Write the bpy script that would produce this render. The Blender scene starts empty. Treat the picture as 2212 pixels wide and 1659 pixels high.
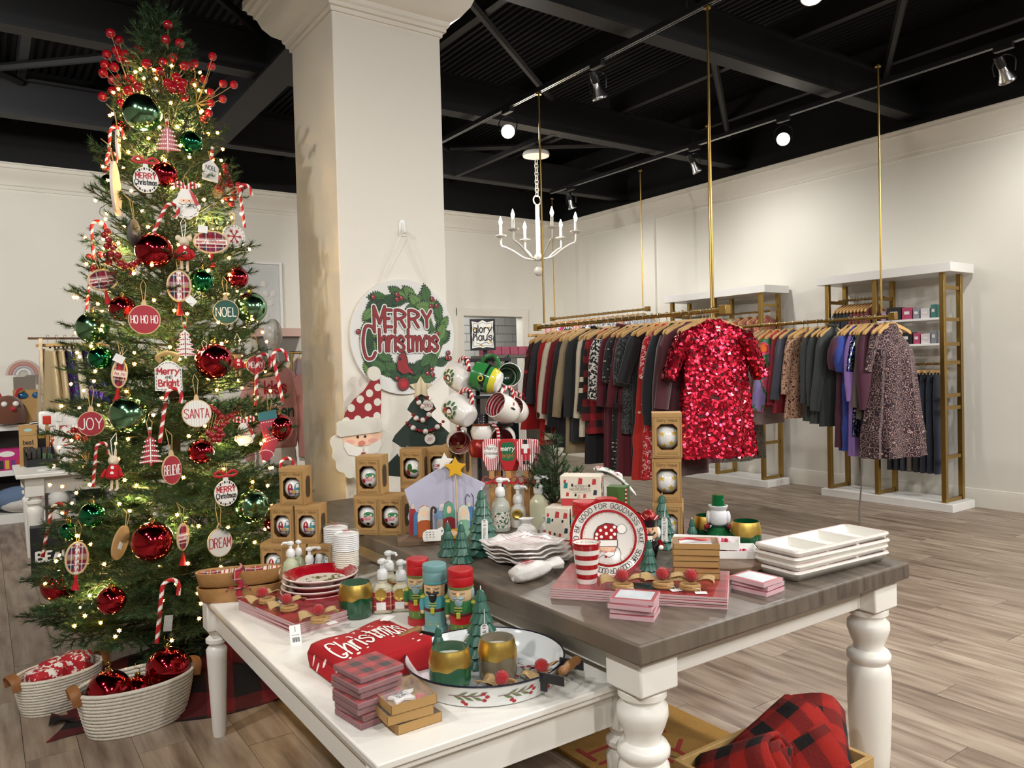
import bpy, math, random
from mathutils import Matrix, Vector, Euler
random.seed(7)
pi, sin, cos, sqrt = math.pi, math.sin, math.cos, math.sqrt
rad = math.radians
SC = bpy.context.scene
COL = SC.collection

# ---------------- camera: eye 1.5 m above the floor, X runs along the back wall, Y along the right wall
FPX, CX, CY = 1661.0, 1106.0, 829.5
YAW, PITCH, ROLL = rad(34.6), rad(-1.24), 0.025
EYE = Vector((0, 0, 1.5))
_F = Vector((sin(YAW) * cos(PITCH), cos(YAW) * cos(PITCH), sin(PITCH)))
_R0 = Vector((cos(YAW), -sin(YAW), 0))
_U0 = _R0.cross(_F)
_R = _R0 * cos(ROLL) - _U0 * sin(ROLL)
_U = _R0 * sin(ROLL) + _U0 * cos(ROLL)
cd = bpy.data.cameras.new('camera'); cam = bpy.data.objects.new('camera', cd); COL.objects.link(cam)
cd.sensor_width = 36; cd.lens = FPX / 2212 * 36; cd.clip_start = .05
M = Matrix((_R, _U, -_F)).transposed().to_4x4(); M.translation = EYE
cam.matrix_world = M
SC.camera = cam
# ---------------- world, exposure
w = bpy.data.worlds.new('world'); SC.world = w; w.use_nodes = True
w.node_tree.nodes['Background'].inputs[0].default_value = (.9, .95, 1, 1)
w.node_tree.nodes['Background'].inputs[1].default_value = .02
vs = SC.view_settings
vs.view_transform = 'Standard'; vs.look = 'None'; vs.gamma = 1; vs.use_curve_mapping = False
vs.exposure = -0.15
SC.cycles.max_bounces = 4; SC.cycles.diffuse_bounces = 3; SC.cycles.glossy_bounces = 3; SC.cycles.use_adaptive_sampling = True; SC.cycles.adaptive_threshold = .13; SC.cycles.adaptive_min_samples = 16; SC.cycles.transparent_max_bounces = 8; SC.cycles.sample_clamp_indirect = 4
SC.cycles.caustics_reflective = False; SC.cycles.caustics_refractive = False

def spot(loc, aim, watt, size=115, blend=1.0, r=.07, col=(1, .98, .945)):
    l = bpy.data.lights.new('track_or_fill_spot', 'SPOT'); l.energy = watt; l.spot_size = rad(size); l.spot_blend = blend
    l.shadow_soft_size = r; l.color = col
    o = bpy.data.objects.new('track_or_fill_spot', l); COL.objects.link(o); o.location = loc
    o.rotation_euler = (Vector(aim) - Vector(loc)).to_track_quat('-Z', 'Y').to_euler()
    return o
RAIL_Z = 3.9
# spots at track height, mostly out of frame; some added to brighten walls and floor
for lx, ly, ax, ay, az, W in [(-1.3, -1.2, 1.0, 1.6, .7, 300), (-1.3, .6, 1.6, 2.6, .8, 330), (-1.3, 2.4, .6, 3.6, 1.2, 520), (-1.3, 4.6, 0.6, 8.5, 1.2, 760),
                        (-1.3, 6.6, 2.6, 10.1, 1.5, 760), (4.1, -.8, 3.0, 1.2, .3, 650), (4.1, .9, 2.4, 2.0, .6, 300), (6.6, -1.0, 7.4, 2.0, .8, 600), (6.6, .8, 5.2, 3.2, 1.0, 800),
                        (1.4, -1.8, 1.6, 2.2, .7, 280), (1.4, -2.6, 4.3, 3.6, 1.3, 600), (4.1, -2.2, 4.4, 1.0, 0, 800), (6.6, -2.6, 5.4, 1.2, 0, 700), (-1.3, -2.8, .5, 1.2, 0, 500), (4.1, 7.6, 5.7, 10.1, 1.7, 330), (4.1, 6.9, 7.6, 9.0, 1.8, 200)]:  # last two: unseen fill, added to brighten the back wall corner
    spot((lx, ly, RAIL_Z - .25), (ax, ay, az), W * .42)

# ---------------- unprojection used to set things on their real surfaces
def ray(px, py): return _F + _R * ((px - CX) / FPX) - _U * ((py - CY) / FPX)
def pz(px, py, z): d = ray(px, py); return EYE + d * ((z - EYE.z) / d.z)
def pY(px, py, Y): d = ray(px, py); return EYE + d * (Y / d.y)
def pX(px, py, X): d = ray(px, py); return EYE + d * (X / d.x)
def pd(px, py, dd): return EYE + ray(px, py) * dd
def dep(p): return (Vector(p) - EYE).dot(_F)
def m_px(n, p): return n * dep(p) / FPX
def proj(p):
    v = Vector(p) - EYE; d = v.dot(_F)
    return CX + FPX * v.dot(_R) / d, CY - FPX * v.dot(_U) / d, d
def facing(p, off=0): return -math.atan2(p[0], p[1]) + rad(off)

# ---------------- materials
def lin(h):
    if isinstance(h, (tuple, list)): return tuple(h[:3])
    c = [int(h[i:i + 2], 16) / 255 for i in (0, 2, 4)]
    return tuple(x / 12.92 if x <= .04045 else ((x + .055) / 1.055) ** 2.4 for x in c)
MATS = {}
class N:
    """small node-tree helper"""
    def __init__(s, name):
        s.m = bpy.data.materials.new(name); s.m.use_nodes = True; s.t = s.m.node_tree
        s.b = s.t.nodes['Principled BSDF']
    def n(s, typ, **kw):
        o = s.t.nodes.new(typ)
        for k, v in kw.items(): setattr(o, k, v)
        return o
    def l(s, a, b): s.t.links.new(a, b)
    def val(s, sock, v):
        if hasattr(v, 'is_linked') or isinstance(v, bpy.types.NodeSocket): s.l(v, sock)
        else: sock.default_value = v
    def math(s, op, a, b=0.0, c=None):
        o = s.n('ShaderNodeMath', operation=op); s.val(o.inputs[0], a); s.val(o.inputs[1], b)
        if c is not None: s.val(o.inputs[2], c)
        return o.outputs[0]
    def mix(s, f, a, b, typ='MIX'):
        o = s.n('ShaderNodeMix', data_type='RGBA', blend_type=typ); s.val(o.inputs[0], f)
        for i, c in ((6, a), (7, b)):
            if isinstance(c, bpy.types.NodeSocket): s.l(c, o.inputs[i])
            else: o.inputs[i].default_value = (*lin(c), 1)
        return o.outputs[2]
    def ramp(s, f, stops, const=True):
        o = s.n('ShaderNodeValToRGB'); r = o.color_ramp; r.interpolation = 'CONSTANT' if const else 'LINEAR'
        while len(r.elements) < len(stops): r.elements.new(.5)
        for e, (p, c) in zip(r.elements, stops): e.position = p; e.color = (*lin(c), 1)
        s.l(f, o.inputs[0]); return o.outputs[0]
    def co(s, kind='Object', scale=(1, 1, 1), rot=(0, 0, 0)):
        t = s.n('ShaderNodeTexCoord'); mp = s.n('ShaderNodeMapping'); mp.inputs['Scale'].default_value = scale; mp.inputs['Rotation'].default_value = rot
        s.l(t.outputs[kind], mp.inputs[0]); return mp.outputs[0]
    def xyz(s, v):
        o = s.n('ShaderNodeSeparateXYZ'); s.l(v, o.inputs[0]); return o.outputs
    def noise(s, v, sc, det=2):
        o = s.n('ShaderNodeTexNoise'); o.inputs['Scale'].default_value = sc; o.inputs['Detail'].default_value = det; s.l(v, o.inputs['Vector']); return o.outputs[0]
    def voro(s, v, sc, rnd=1.0, out='Distance', feat='F1'):
        o = s.n('ShaderNodeTexVoronoi', feature=feat); o.inputs['Scale'].default_value = sc; o.inputs['Randomness'].default_value = rnd; s.l(v, o.inputs['Vector']); return o.outputs[out]
def mat(name, col='808080', rough=.5, metal=0, noise=None, bump=None, pat=None, coat=0, trans=0, emit=None, sheen=0, alpha=1, ior=None, sss=0):
    """noise=(scale, amount) mottles the colour, bump=(scale, strength), pat=(kind, ...) a printed or woven pattern"""
    if name in MATS: return MATS[name]
    k = N(name); b = k.b; I = b.inputs
    I['Roughness'].default_value = rough; I['Metallic'].default_value = metal; I['Coat Weight'].default_value = coat; I['Coat Roughness'].default_value = .06
    I['Transmission Weight'].default_value = trans; I['Sheen Weight'].default_value = sheen; I['Alpha'].default_value = alpha
    if ior: I['IOR'].default_value = ior
    if sss: I['Subsurface Weight'].default_value = sss; I['Subsurface Scale'].default_value = .01
    src = None
    if pat:
        kind, a = pat[0], pat[1:]
        if kind == 'plaid':            # axes, scale, stops-u, stops-v
            v = k.xyz(k.co()); u0, v0 = [v['XYZ'.index(c)] for c in a[0]]
            f = lambda q: k.math('FRACT', k.math('MULTIPLY', q, a[1]))
            src = k.mix(.5, k.ramp(f(u0), a[2]), k.ramp(f(v0), a[3] if len(a) > 3 else a[2]))
        elif kind == 'stripe':         # axis, scale, stops
            v = k.xyz(k.co()); src = k.ramp(k.math('FRACT', k.math('MULTIPLY', v['XYZ'.index(a[0])], a[1])), a[2])
        elif kind == 'ang':            # stripes around the z axis: count, stops
            v = k.xyz(k.co()); an = k.math('ARCTAN2', v[1], v[0]); src = k.ramp(k.math('FRACT', k.math('MULTIPLY', an, a[0] / (2 * pi))), a[1])
        elif kind == 'dots':           # scale, radius, dot colour, randomness
            cv = k.co()
            if len(a) > 4:             # flat print: drop the axis that runs through the cloth
                x = k.xyz(cv); cb = k.n('ShaderNodeCombineXYZ'); [k.l(x['XYZ'.index(c)], cb.inputs[i]) for i, c in enumerate(a[4])]; cv = cb.outputs[0]
            src = k.mix(k.math('LESS_THAN', k.voro(cv, a[0], a[3]), a[1]), col, a[2])
        elif kind == 'cells':          # scale, colour stops: random coloured cells
            o = k.xyz(k.voro(k.co(scale=a[2] if len(a) > 2 else (1, 1, 1)), a[0], 1, 'Color')); src = k.ramp(o[0], a[1])
        elif kind == 'swirl':          # paisley: scale, colour 2
            vv = k.voro(k.co(), a[0], 1); src = k.ramp(k.math('FRACT', k.math('MULTIPLY', vv, a[2])), [(0, col), (.5, a[1]), (.72, col)])
        elif kind == 'blotch':         # scale, stops over noise
            src = k.ramp(k.noise(k.co(scale=a[2] if len(a) > 2 else (1, 1, 1)), a[0], 3), a[1])
        elif kind == 'zband':          # z position stops (absolute metres / span)
            v = k.xyz(k.co()); src = k.ramp(k.math('MULTIPLY_ADD', v['XYZ'.index(a[2]) if len(a) > 2 else 2], 1 / a[0], .5), a[1])
    if noise:
        nz = k.noise(k.co(), noise[0], 4)
        g = k.math('MULTIPLY_ADD', nz, noise[1] * 2, 1 - noise[1])
        cmb = k.n('ShaderNodeCombineColor'); [k.l(g, cmb.inputs[i]) for i in range(3)]
        src = k.mix(1.0, src if src is not None else col, cmb.outputs[0], 'MULTIPLY')
    if src is not None: k.l(src, I['Base Color'])
    else: I['Base Color'].default_value = (*lin(col), 1)
    if bump:
        bp = k.n('ShaderNodeBump'); bp.inputs['Strength'].default_value = bump[1]; bp.inputs['Distance'].default_value = .004
        k.l(k.noise(k.co(scale=bump[2] if len(bump) > 2 else (1, 1, 1)), bump[0], 3), bp.inputs['Height']); k.l(bp.outputs[0], I['Normal'])
    if emit:
        I['Emission Color'].default_value = (*lin(emit[0]), 1); I['Emission Strength'].default_value = emit[1]; k.m.cycles.emission_sampling = 'NONE'
    MATS[name] = k.m; return k.m

# ---------------- mesh building
class MB:
    def __init__(s): s.v = []; s.f = []; s.mi = []; s.ms = []; s.c = 0; s.T = None
    def m(s, mt):
        if mt not in s.ms: s.ms.append(mt)
        s.c = s.ms.index(mt); return s
    def t(s, M=None): s.T = M; return s
    def add(s, vs, fs):
        o = len(s.v)
        s.v += [tuple(s.T @ Vector(p)) for p in vs] if s.T else [tuple(p) for p in vs]
        s.f += [tuple(i + o for i in f) for f in fs]; s.mi += [s.c] * len(fs); return s
    def box(s, c, d, rz=0):
        x, y, z = d[0] / 2, d[1] / 2, d[2] / 2; ca, sa = cos(rz), sin(rz)
        vs = [(c[0] + a * x * ca - b * y * sa, c[1] + a * x * sa + b * y * ca, c[2] + e * z) for e in (-1, 1) for a, b in ((-1, -1), (1, -1), (1, 1), (-1, 1))]
        return s.add(vs, [(3, 2, 1, 0), (4, 5, 6, 7), (0, 1, 5, 4), (1, 2, 6, 5), (2, 3, 7, 6), (3, 0, 4, 7)])
    def lathe(s, prof, n=24, c=(0, 0, 0), sx=1, sy=1, cap=True):
        vs = []; fs = []
        for r, z in prof:
            vs += [(c[0] + sx * r * cos(2 * pi * i / n), c[1] + sy * r * sin(2 * pi * i / n), c[2] + z) for i in range(n)]
        for j in range(len(prof) - 1):
            for i in range(n):
                a, b = j * n + i, j * n + (i + 1) % n
                fs.append((a, b, b + n, a + n))
        if cap:
            if prof[0][0] > 1e-6: fs.append(tuple(range(n - 1, -1, -1)))
            if prof[-1][0] > 1e-6: fs.append(tuple(range((len(prof) - 1) * n, len(prof) * n)))
        return s.add(vs, fs)
    def sph(s, c, r, n=16, sc=(1, 1, 1)):
        h = max(6, n // 2); q = [(max(1e-5, r * sin(pi * i / h)), -r * cos(pi * i / h) * sc[2]) for i in range(h + 1)]
        return s.lathe(q, n, c, sc[0], sc[1], False)
    def tube(s, pts, r, n=8, closed=False, flat=1.0):
        P = [Vector(p) for p in pts]; k = len(P); vs = []; fs = []; up = None
        for i, p in enumerate(P):
            a = P[(i - 1) % k] if (i or closed) else p; b = P[(i + 1) % k] if (i < k - 1 or closed) else p
            d = (b - a); d = d.normalized() if d.length > 1e-9 else Vector((0, 0, 1))
            if up is None: up = Vector((0, 0, 1)) if abs(d.z) < .9 else Vector((0, 1, 0))
            x = d.cross(up); x = x.normalized() if x.length > 1e-6 else Vector((1, 0, 0)); up = x.cross(d).normalized()
            rr = r[i] if isinstance(r, (list, tuple)) else r
            vs += [tuple(p + x * rr * cos(2 * pi * j / n) + up * rr * flat * sin(2 * pi * j / n)) for j in range(n)]
        for i in range(k if closed else k - 1):
            for j in range(n):
                a, b = i * n + j, i * n + (j + 1) % n; e = ((i + 1) % k) * n
                fs.append((a, e + j, e + (j + 1) % n, b))
        if not closed: fs += [tuple(range(n)), tuple(range(k * n - 1, (k - 1) * n - 1, -1))]
        return s.add(vs, fs)
    def ext(s, out, z0, z1):
        n = len(out); vs = [(x, y, z0) for x, y in out] + [(x, y, z1) for x, y in out]
        a = sum(out[i][0] * out[(i + 1) % n][1] - out[(i + 1) % n][0] * out[i][1] for i in range(n))
        fs = [tuple(range(n - 1, -1, -1)), tuple(range(n, 2 * n))] + [(i, (i + 1) % n, (i + 1) % n + n, i + n) for i in range(n)]
        if a < 0: fs = [tuple(reversed(f)) for f in fs]
        return s.add(vs, fs)
    def rib(s, pts, w, z):
        """flat round-ended stroke in the XY plane"""
        P = [Vector((p[0], p[1])) for p in pts]
        if len(P) < 2 or all((p - P[0]).length < 1e-6 for p in P): return s.disc(P[0].x, P[0].y, w, z)
        L = []; R = []
        for i, p in enumerate(P):
            a = P[max(0, i - 1)]; b = P[min(len(P) - 1, i + 1)]; d = b - a
            d = d.normalized() if d.length > 1e-9 else Vector((1, 0)); q = Vector((-d.y, d.x)); k = 1.0
            if 0 < i < len(P) - 1:
                e = (P[i] - P[i - 1]); e = e.normalized() if e.length > 1e-9 else d
                k = 1 / max(.5, d.dot(e))
            L.append(p + q * w * k); R.append(p - q * w * k)
        d0 = (P[0] - P[1]).normalized(); d1 = (P[-1] - P[-2]).normalized()
        out = R + [P[-1] + (Matrix.Rotation(a, 2) @ d1) * w for a in (-.8, 0, .8)] + L[::-1] + [P[0] + (Matrix.Rotation(a, 2) @ d0) * w for a in (-.8, 0, .8)]
        n = len(P); m = len(out)
        vs = [(p.x, p.y, z) for p in out]; fs = []
        li = lambda i: n + 3 + (n - 1 - i)
        for i in range(n - 1): fs.append((i, i + 1, li(i + 1), li(i)))
        fs.append((n - 1, n, n + 1, n + 2, li(n - 1))); fs.append((li(0), m - 3, m - 2, m - 1, 0))
        return s.add(vs, fs)
    def disc(s, x, y, r, z, n=14, ry=None): return s.add([(x + r * cos(2 * pi * i / n), y + (ry or r) * sin(2 * pi * i / n), z) for i in range(n)], [tuple(range(n))])
    def poly(s, out, z=0): 
        n = len(out); a = sum(out[i][0] * out[(i + 1) % n][1] - out[(i + 1) % n][0] * out[i][1] for i in range(n))
        return s.add([(x, y, z) for x, y in out], [tuple(range(n)) if a > 0 else tuple(range(n - 1, -1, -1))])
    def grid(s, fn, nu, nv, closeu=False):
        vs = [fn(i / (nu if closeu else nu - 1), j / (nv - 1)) for j in range(nv) for i in range(nu)]
        fs = [(j * nu + i, j * nu + (i + 1) % nu, (j + 1) * nu + (i + 1) % nu, (j + 1) * nu + i) for j in range(nv - 1) for i in range(nu if closeu else nu - 1)]
        return s.add(vs, fs)
    def text(s, str_, h, w, z=0, x=0, y=0, al='c', sp=1.3, sx=1.0, rot=0):
        W = text_w(str_, sp) * h / 6 * sx; ox = -W / 2 if al == 'c' else 0; cx = 0
        for ch in str_:
            for st in glyph(ch): 
                q = [(ox + (cx + a) * h / 6 * sx, b * h / 6) for a, b in st]
                q = [Vector((x + a * cos(rot) - b * sin(rot), y + a * sin(rot) + b * cos(rot))) for a, b in q]; j = 0
                for i in range(1, len(q)):      # sharp corners start a new stroke a hair higher, so no two faces coincide
                    if i == len(q) - 1 or (q[i] - q[i - 1]).angle(q[i + 1] - q[i], 0) > .9:
                        s.rib(q[j:i + 1], w, z); j = i; z += 3e-5
            cx += GW.get(ch, 2) + sp
        return s
    def mesh(s, name, smooth=40):
        me = bpy.data.meshes.new(name); me.from_pydata(s.v, [], s.f)
        for mt in s.ms: me.materials.append(mt)
        if len(s.ms) > 1: me.polygons.foreach_set('material_index', s.mi)
        if smooth: 
            me.shade_smooth()
            if smooth < 180: me.set_sharp_from_angle(angle=rad(smooth))
        me.update(); return me
    def build(s, name, par=None, mt=None, smooth=40, bev=0, loc=None, rot=None, solid=0, sub=0):
        if mt is not None: s.ms = [mt]; s.mi = [0] * len(s.f)
        o = bpy.data.objects.new(name, s.mesh(name, smooth)); COL.objects.link(o)
        if par: o.parent = par
        if loc is not None: o.location = loc
        if rot is not None: o.rotation_euler = rot
        if solid: q = o.modifiers.new('solid', 'SOLIDIFY'); q.thickness = solid; q.offset = 0
        if bev: q = o.modifiers.new('bevel', 'BEVEL'); q.width = bev; q.segments = 2; q.limit_method = 'ANGLE'
        if sub: q = o.modifiers.new('sub', 'SUBSURF'); q.levels = sub; q.render_levels = sub
        return o
def tag(o, label, cat, group=None, kind=None):
    o['label'] = label
    if cat: o['category'] = cat
    if group: o['group'] = group
    if kind: o['kind'] = kind
    return o
def thing(name, label, cat, loc=(0, 0, 0), rot=(0, 0, 0), group=None):
    o = bpy.data.objects.new(name, None); COL.objects.link(o); o.empty_display_size = .05
    o.location = loc; o.rotation_euler = rot
    return tag(o, label, cat, group)
def struct(o): o['kind'] = 'structure'; return o
def cp(root, loc, rot=None, label=None, group=None, scale=None):
    r = root.copy(); COL.objects.link(r); r.location = loc
    if rot is not None: r.rotation_euler = rot
    if label: r['label'] = label
    if group: r['group'] = group
    if scale: r.scale = (scale,) * 3 if not isinstance(scale, tuple) else scale
    for ch in root.children:
        c = ch.copy(); COL.objects.link(c); c.parent = r
        for g in ch.children:
            d = g.copy(); COL.objects.link(d); d.parent = c
    return r
# ---------------- a plain stroke alphabet on a 4 x 6 grid (a, b: below the line; ~ marks a curve)
_G = dict(l.split(':', 1) for l in '''A:00 26 40/12 32
B:00 06/~06 26 35 34 23 03/~23 33 42 41 30 00
C:~45 36 16 04 02 10 30 41
D:00 06/~06 26 45 41 20 00
E:36 06 00 30/03 23
F:36 06 00/03 23
G:~45 36 16 04 02 10 30 41/41 43 23
H:00 06/40 46/03 43
I:00 06
J:~36 31 20 10 01
K:00 06/36 03 30
L:06 00 30
M:00 06 22 46 40
N:00 06 40 46
O:~26 16 04 02 10 30 42 44 36 26
P:00 06/~06 26 45 44 23 03
Q:~26 16 04 02 10 30 42 44 36 26/31 50
R:00 06/~06 26 45 44 23 03/23 40
S:~45 36 16 05 04 23 42 41 30 10 01
T:06 46/26 20
U:~06 02 10 30 42 46
V:06 20 46
W:06 10 24 30 46
X:00 46/06 40
Y:06 23 46/23 20
Z:06 46 00 40
a:~33 24 14 02 01 10 20 32/34 31 30
b:06 00/~03 24 33 31 20 00
c:~33 24 14 02 10 20 31
d:36 30/~33 24 14 02 10 20 32
e:~02 32 33 24 14 02 10 20 31
f:~36 26 15 10/04 24
g:~33 24 14 02 10 20 32/~34 3a 2b 1b 0a
h:06 00/~02 24 33 30
i:04 00/05 06
k:06 00/34 02 30
l:06 00
m:04 00/~02 14 23 20/~22 34 43 40
n:04 00/~02 24 33 30
o:~24 14 02 10 20 32 33 24
p:04 0b/~03 24 33 31 20 00
q:~33 24 14 02 10 20 32/34 3b
r:04 00/~02 14 24
s:~33 24 14 03 22 31 20 10 01
t:~16 12 10 20/04 24
u:~04 01 10 20 32/34 30
v:04 10 24
w:04 10 23 30 44
x:00 34/04 30
y:04 21/44 0b
z:04 34 00 30
1:05 16 10
2:~05 16 26 35 34 00/00 40
0:~26 05 01 20 41 45 26
&:~40 05 16 25 01 10 31 42
.:00 00
-:03 23
':06 15'''.split('\n'))
GL = {}; GW = {' ': 2}
def _pt(s): return (int(s[0]), {'a': -1, 'b': -2}.get(s[1], None) if s[1] in 'ab' else int(s[1]))
def smoothc(p, n=4):
    o = []; k = len(p)
    for i in range(k - 1):
        a, b, c, d = p[max(0, i - 1)], p[i], p[i + 1], p[min(k - 1, i + 2)]
        for j in range(n):
            t = j / n
            o.append(tuple(.5 * (2 * b[q] + (c[q] - a[q]) * t + (2 * a[q] - 5 * b[q] + 4 * c[q] - d[q]) * t * t + (3 * b[q] - a[q] - 3 * c[q] + d[q]) * t ** 3) for q in range(len(b))))
    return o + [p[-1]]
for _k, _s in _G.items():
    S = []
    for st in _s.split('/'):
        c = st.startswith('~'); q = [_pt(x) for x in st.lstrip('~').split()]
        S.append(smoothc(q) if c else q)
    GL[_k] = S; GW[_k] = max(x for st in S for x, _ in st)
def glyph(ch): return GL.get(ch, [])
def text_w(s_, sp): return sum(GW.get(c, 2) + sp for c in s_) - sp
def arc_text(mb, s_, R_, h, w, z, a0, a1):
    """letters along an arc from angle a0 to a1 (degrees, decreasing = clockwise, tops outward)"""
    tot = text_w(s_, 1.5); cx = 0
    for ch in s_:
        g = GW.get(ch, 2); a = rad(a0 + (a1 - a0) * (cx + g / 2) / tot)
        for st in glyph(ch):
            mb.rib([((R_ + (y) * h / 6) * cos(a) + (x - g / 2) * h / 6 * sin(a), (R_ + y * h / 6) * sin(a) - (x - g / 2) * h / 6 * cos(a)) for x, y in st], w, z)
        cx += g + 1.5
def circ(r, n=32, ry=None, cx=0, cy=0): return [(cx + r * cos(2 * pi * i / n), cy + (ry or r) * sin(2 * pi * i / n)) for i in range(n)]
def star(r, k=5, q=.42, rot=pi / 2): return [((r if i % 2 == 0 else r * q) * cos(rot + pi * i / k), (r if i % 2 == 0 else r * q) * sin(rot + pi * i / k)) for i in range(2 * k)]
def RZ(a): return Matrix.Rotation(a, 4, 'Z')
def TR(x, y, z): return Matrix.Translation((x, y, z))
UP = pi / 2   # rx that stands a flat piece up
# =================== THE ROOM ===================
XW, YB, XL, YF, HW = 8.1, 10.15, -3.2, -3.6, 3.87
m_wall = mat('wall_paint', 'ece8dd', .75, bump=(90, .06))
m_trim = mat('trim_paint', 'e9e4d8', .45)
m_black = mat('ceiling_black', '0e0e10', .8)
m_steel = mat('beam_black', '161619', .65)
m_gold = mat('brushed_gold', 'ac8d50', .32, 1, noise=(30, .1))
m_white = mat('white_lacquer', 'f0eeea', .35)

# floor: vinyl planks running along Y
def plank_mat():
    k = N('plank_vinyl'); oi = k.n('ShaderNodeObjectInfo'); gi = k.n('ShaderNodeNewGeometry')
    r = k.math('FRACT', k.math('ADD', oi.outputs['Random'], gi.outputs['Random Per Island']))
    off = k.n('ShaderNodeCombineXYZ'); [k.l(k.math('MULTIPLY', r, q), off.inputs[i]) for i, q in enumerate((37., 91., 13.))]
    ad = k.n('ShaderNodeVectorMath', operation='ADD'); k.l(k.co(scale=(9, 1.1, 1)), ad.inputs[0]); k.l(off.outputs[0], ad.inputs[1])
    g = k.noise(ad.outputs[0], 2.2, 6)
    ad2 = k.n('ShaderNodeVectorMath', operation='ADD'); k.l(k.co(scale=(40, 1.2, 1)), ad2.inputs[0]); k.l(off.outputs[0], ad2.inputs[1])
    g2 = k.noise(ad2.outputs[0], 3, 4)
    c1 = k.ramp(g, [(.28, '7a6a5e'), (.45, 'a39384'), (.6, 'baac9d'), (.8, 'cec2b4')], False)
    c2 = k.mix(k.math('MULTIPLY_ADD', g2, .7, -.12), c1, '6d625b', 'MULTIPLY')
    tone = k.ramp(r, [(0, 'c4b8ac'), (.25, 'e3dad0'), (.5, 'd0c5ba'), (.75, 'efe8df'), (1, 'd6cbc0')], False)
    k.l(k.mix(.8, k.mix(.6, c1, c2), tone, 'MULTIPLY'), k.b.inputs['Base Color'])
    k.b.inputs['Roughness'].default_value = .42
    return k.m
m_plank = plank_mat()
fl = struct(MB().box(((XW + XL) / 2, (YB + YF) / 2 + 1.5, -.06), (XW - XL + .3, YB - YF + 3.3, .112)).build('floor', mt=mat('subfloor', '4a4038', .8)))
PW, PL = .186, 1.22
pm = [MB().box((0, 0, -.002), (PW - .002, PL - .003, .004)).mesh('plank', 0) for _ in range(1)]
pm[0].materials.append(m_plank)
cells = []
for i in range(int((XL) / PW) - 1, int(XW / PW) + 2):
    off = (i * 0.417) % 1 * PL
    for j in range(int(YF / PL) - 1, int(YB / PL) + 3):
        c = Vector((i * PW, j * PL + off, 0))
        if not (XL - .1 < c.x < XW + .05 and YF - .7 < c.y < YB + 2.2): continue
        d = (c - EYE).dot(_F); vis = False
        if d > .6:
            for dx in (-.09, .09):
                for dy in (-.6, 0, .6):
                    q = proj(c + Vector((dx, dy, 0)))
                    if q[2] > .3 and -10 < q[0] < 2222 and -10 < q[1] < 1669: vis = True
        cells.append((not vis, d if d > 0 else 99, c))
cells.sort(key=lambda q: (q[0], q[1]))
fb = MB()
for n_, (nv, d, c) in enumerate(cells):
    if n_ < 295 and not nv:
        o = bpy.data.objects.new('plank', pm[0]); COL.objects.link(o); o.location = c; o.parent = fl
    else: fb.box((c.x, c.y, -.002), (PW - .002, PL - .003, .004))
fo = fb.build('plank_field', fl, m_plank, 0); fo['kind'] = 'stuff'

# walls (the doorway is cut from the back wall)
DX0, DX1, DZ = 6.12, 7.22, 2.31
bw = MB(); T = .15
for x0, x1, z0, z1 in [(XL, DX0, 0, HW), (DX1, XW, 0, HW), (DX0, DX1, DZ, HW)]:
    bw.box(((x0 + x1) / 2, YB + T / 2, (z0 + z1) / 2), (x1 - x0, T, z1 - z0))
struct(bw.build('wall_back', mt=m_wall, smooth=0))
struct(MB().box((XW + T / 2, (YB + YF) / 2, HW / 2), (T, YB - YF + .3, HW)).build('wall_right', mt=m_wall, smooth=0))
struct(MB().box((XL - T / 2, (YB + YF) / 2, HW / 2), (T, YB - YF + .3, HW)).build('wall_left', mt=m_wall, smooth=0))
struct(MB().box(((XL + XW) / 2, YF - T / 2, HW / 2), (XW - XL, T, HW)).build('wall_front', mt=m_wall, smooth=0))
# crown and base profiles, (out from the wall, height)
CR = [(0, -.27), (.02, -.27), (.02, -.235), (.035, -.225), (.04, -.19), (.06, -.15), (.1, -.1), (.115, -.06), (.135, -.055), (.135, -.02), (.15, -.015), (.15, 0), (0, 0)]
BS = [(0, 0), (.018, 0), (.018, .13), (.012, .16), (.008, .18), (0, .185)]
def sweep(name, prof, path, z, nrm, mt=m_trim, closed=False):
    """profile swept along a plan path; nrm = outward direction at each path point (mitred)"""
    mb = MB(); n = len(prof); vs = []; fs = []
    for p, q in zip(path, nrm):
        vs += [(p[0] + q[0] * a, p[1] + q[1] * a, z + b) for a, b in prof]
    k = len(path)
    for i in range(k if closed else k - 1):
        for j in range(n): fs.append((i * n + j, i * n + (j + 1) % n, ((i + 1) % k) * n + (j + 1) % n, ((i + 1) % k) * n + j))
    if not closed: fs += [tuple(range(n)), tuple(range((k - 1) * n + n - 1, (k - 1) * n - 1, -1))]
    return struct(mb.add(vs, fs).build(name, mt=mt, smooth=30))
sweep('trim_1', CR, [(XL, YB), (XW, YB), (XW, YF)], HW, [(0, -1), (-1, -1), (-1, 0)])
sweep('baseboard_right', BS, [(XW, YB), (XW, YF)], 0, [(-1, 0), (-1, 0)])
sweep('baseboard_back', BS, [(XL, YB), (DX0 - .12, YB)], 0, [(0, -1), (0, -1)])
# shallow pilaster strip on the right wall
yp = pX(1418, 560, XW).y
struct(MB().box((XW - .02, yp + .12, HW / 2 - .01), (.04, .24, HW - .02)).build('trim_2', mt=m_wall, bev=.004))
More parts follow.
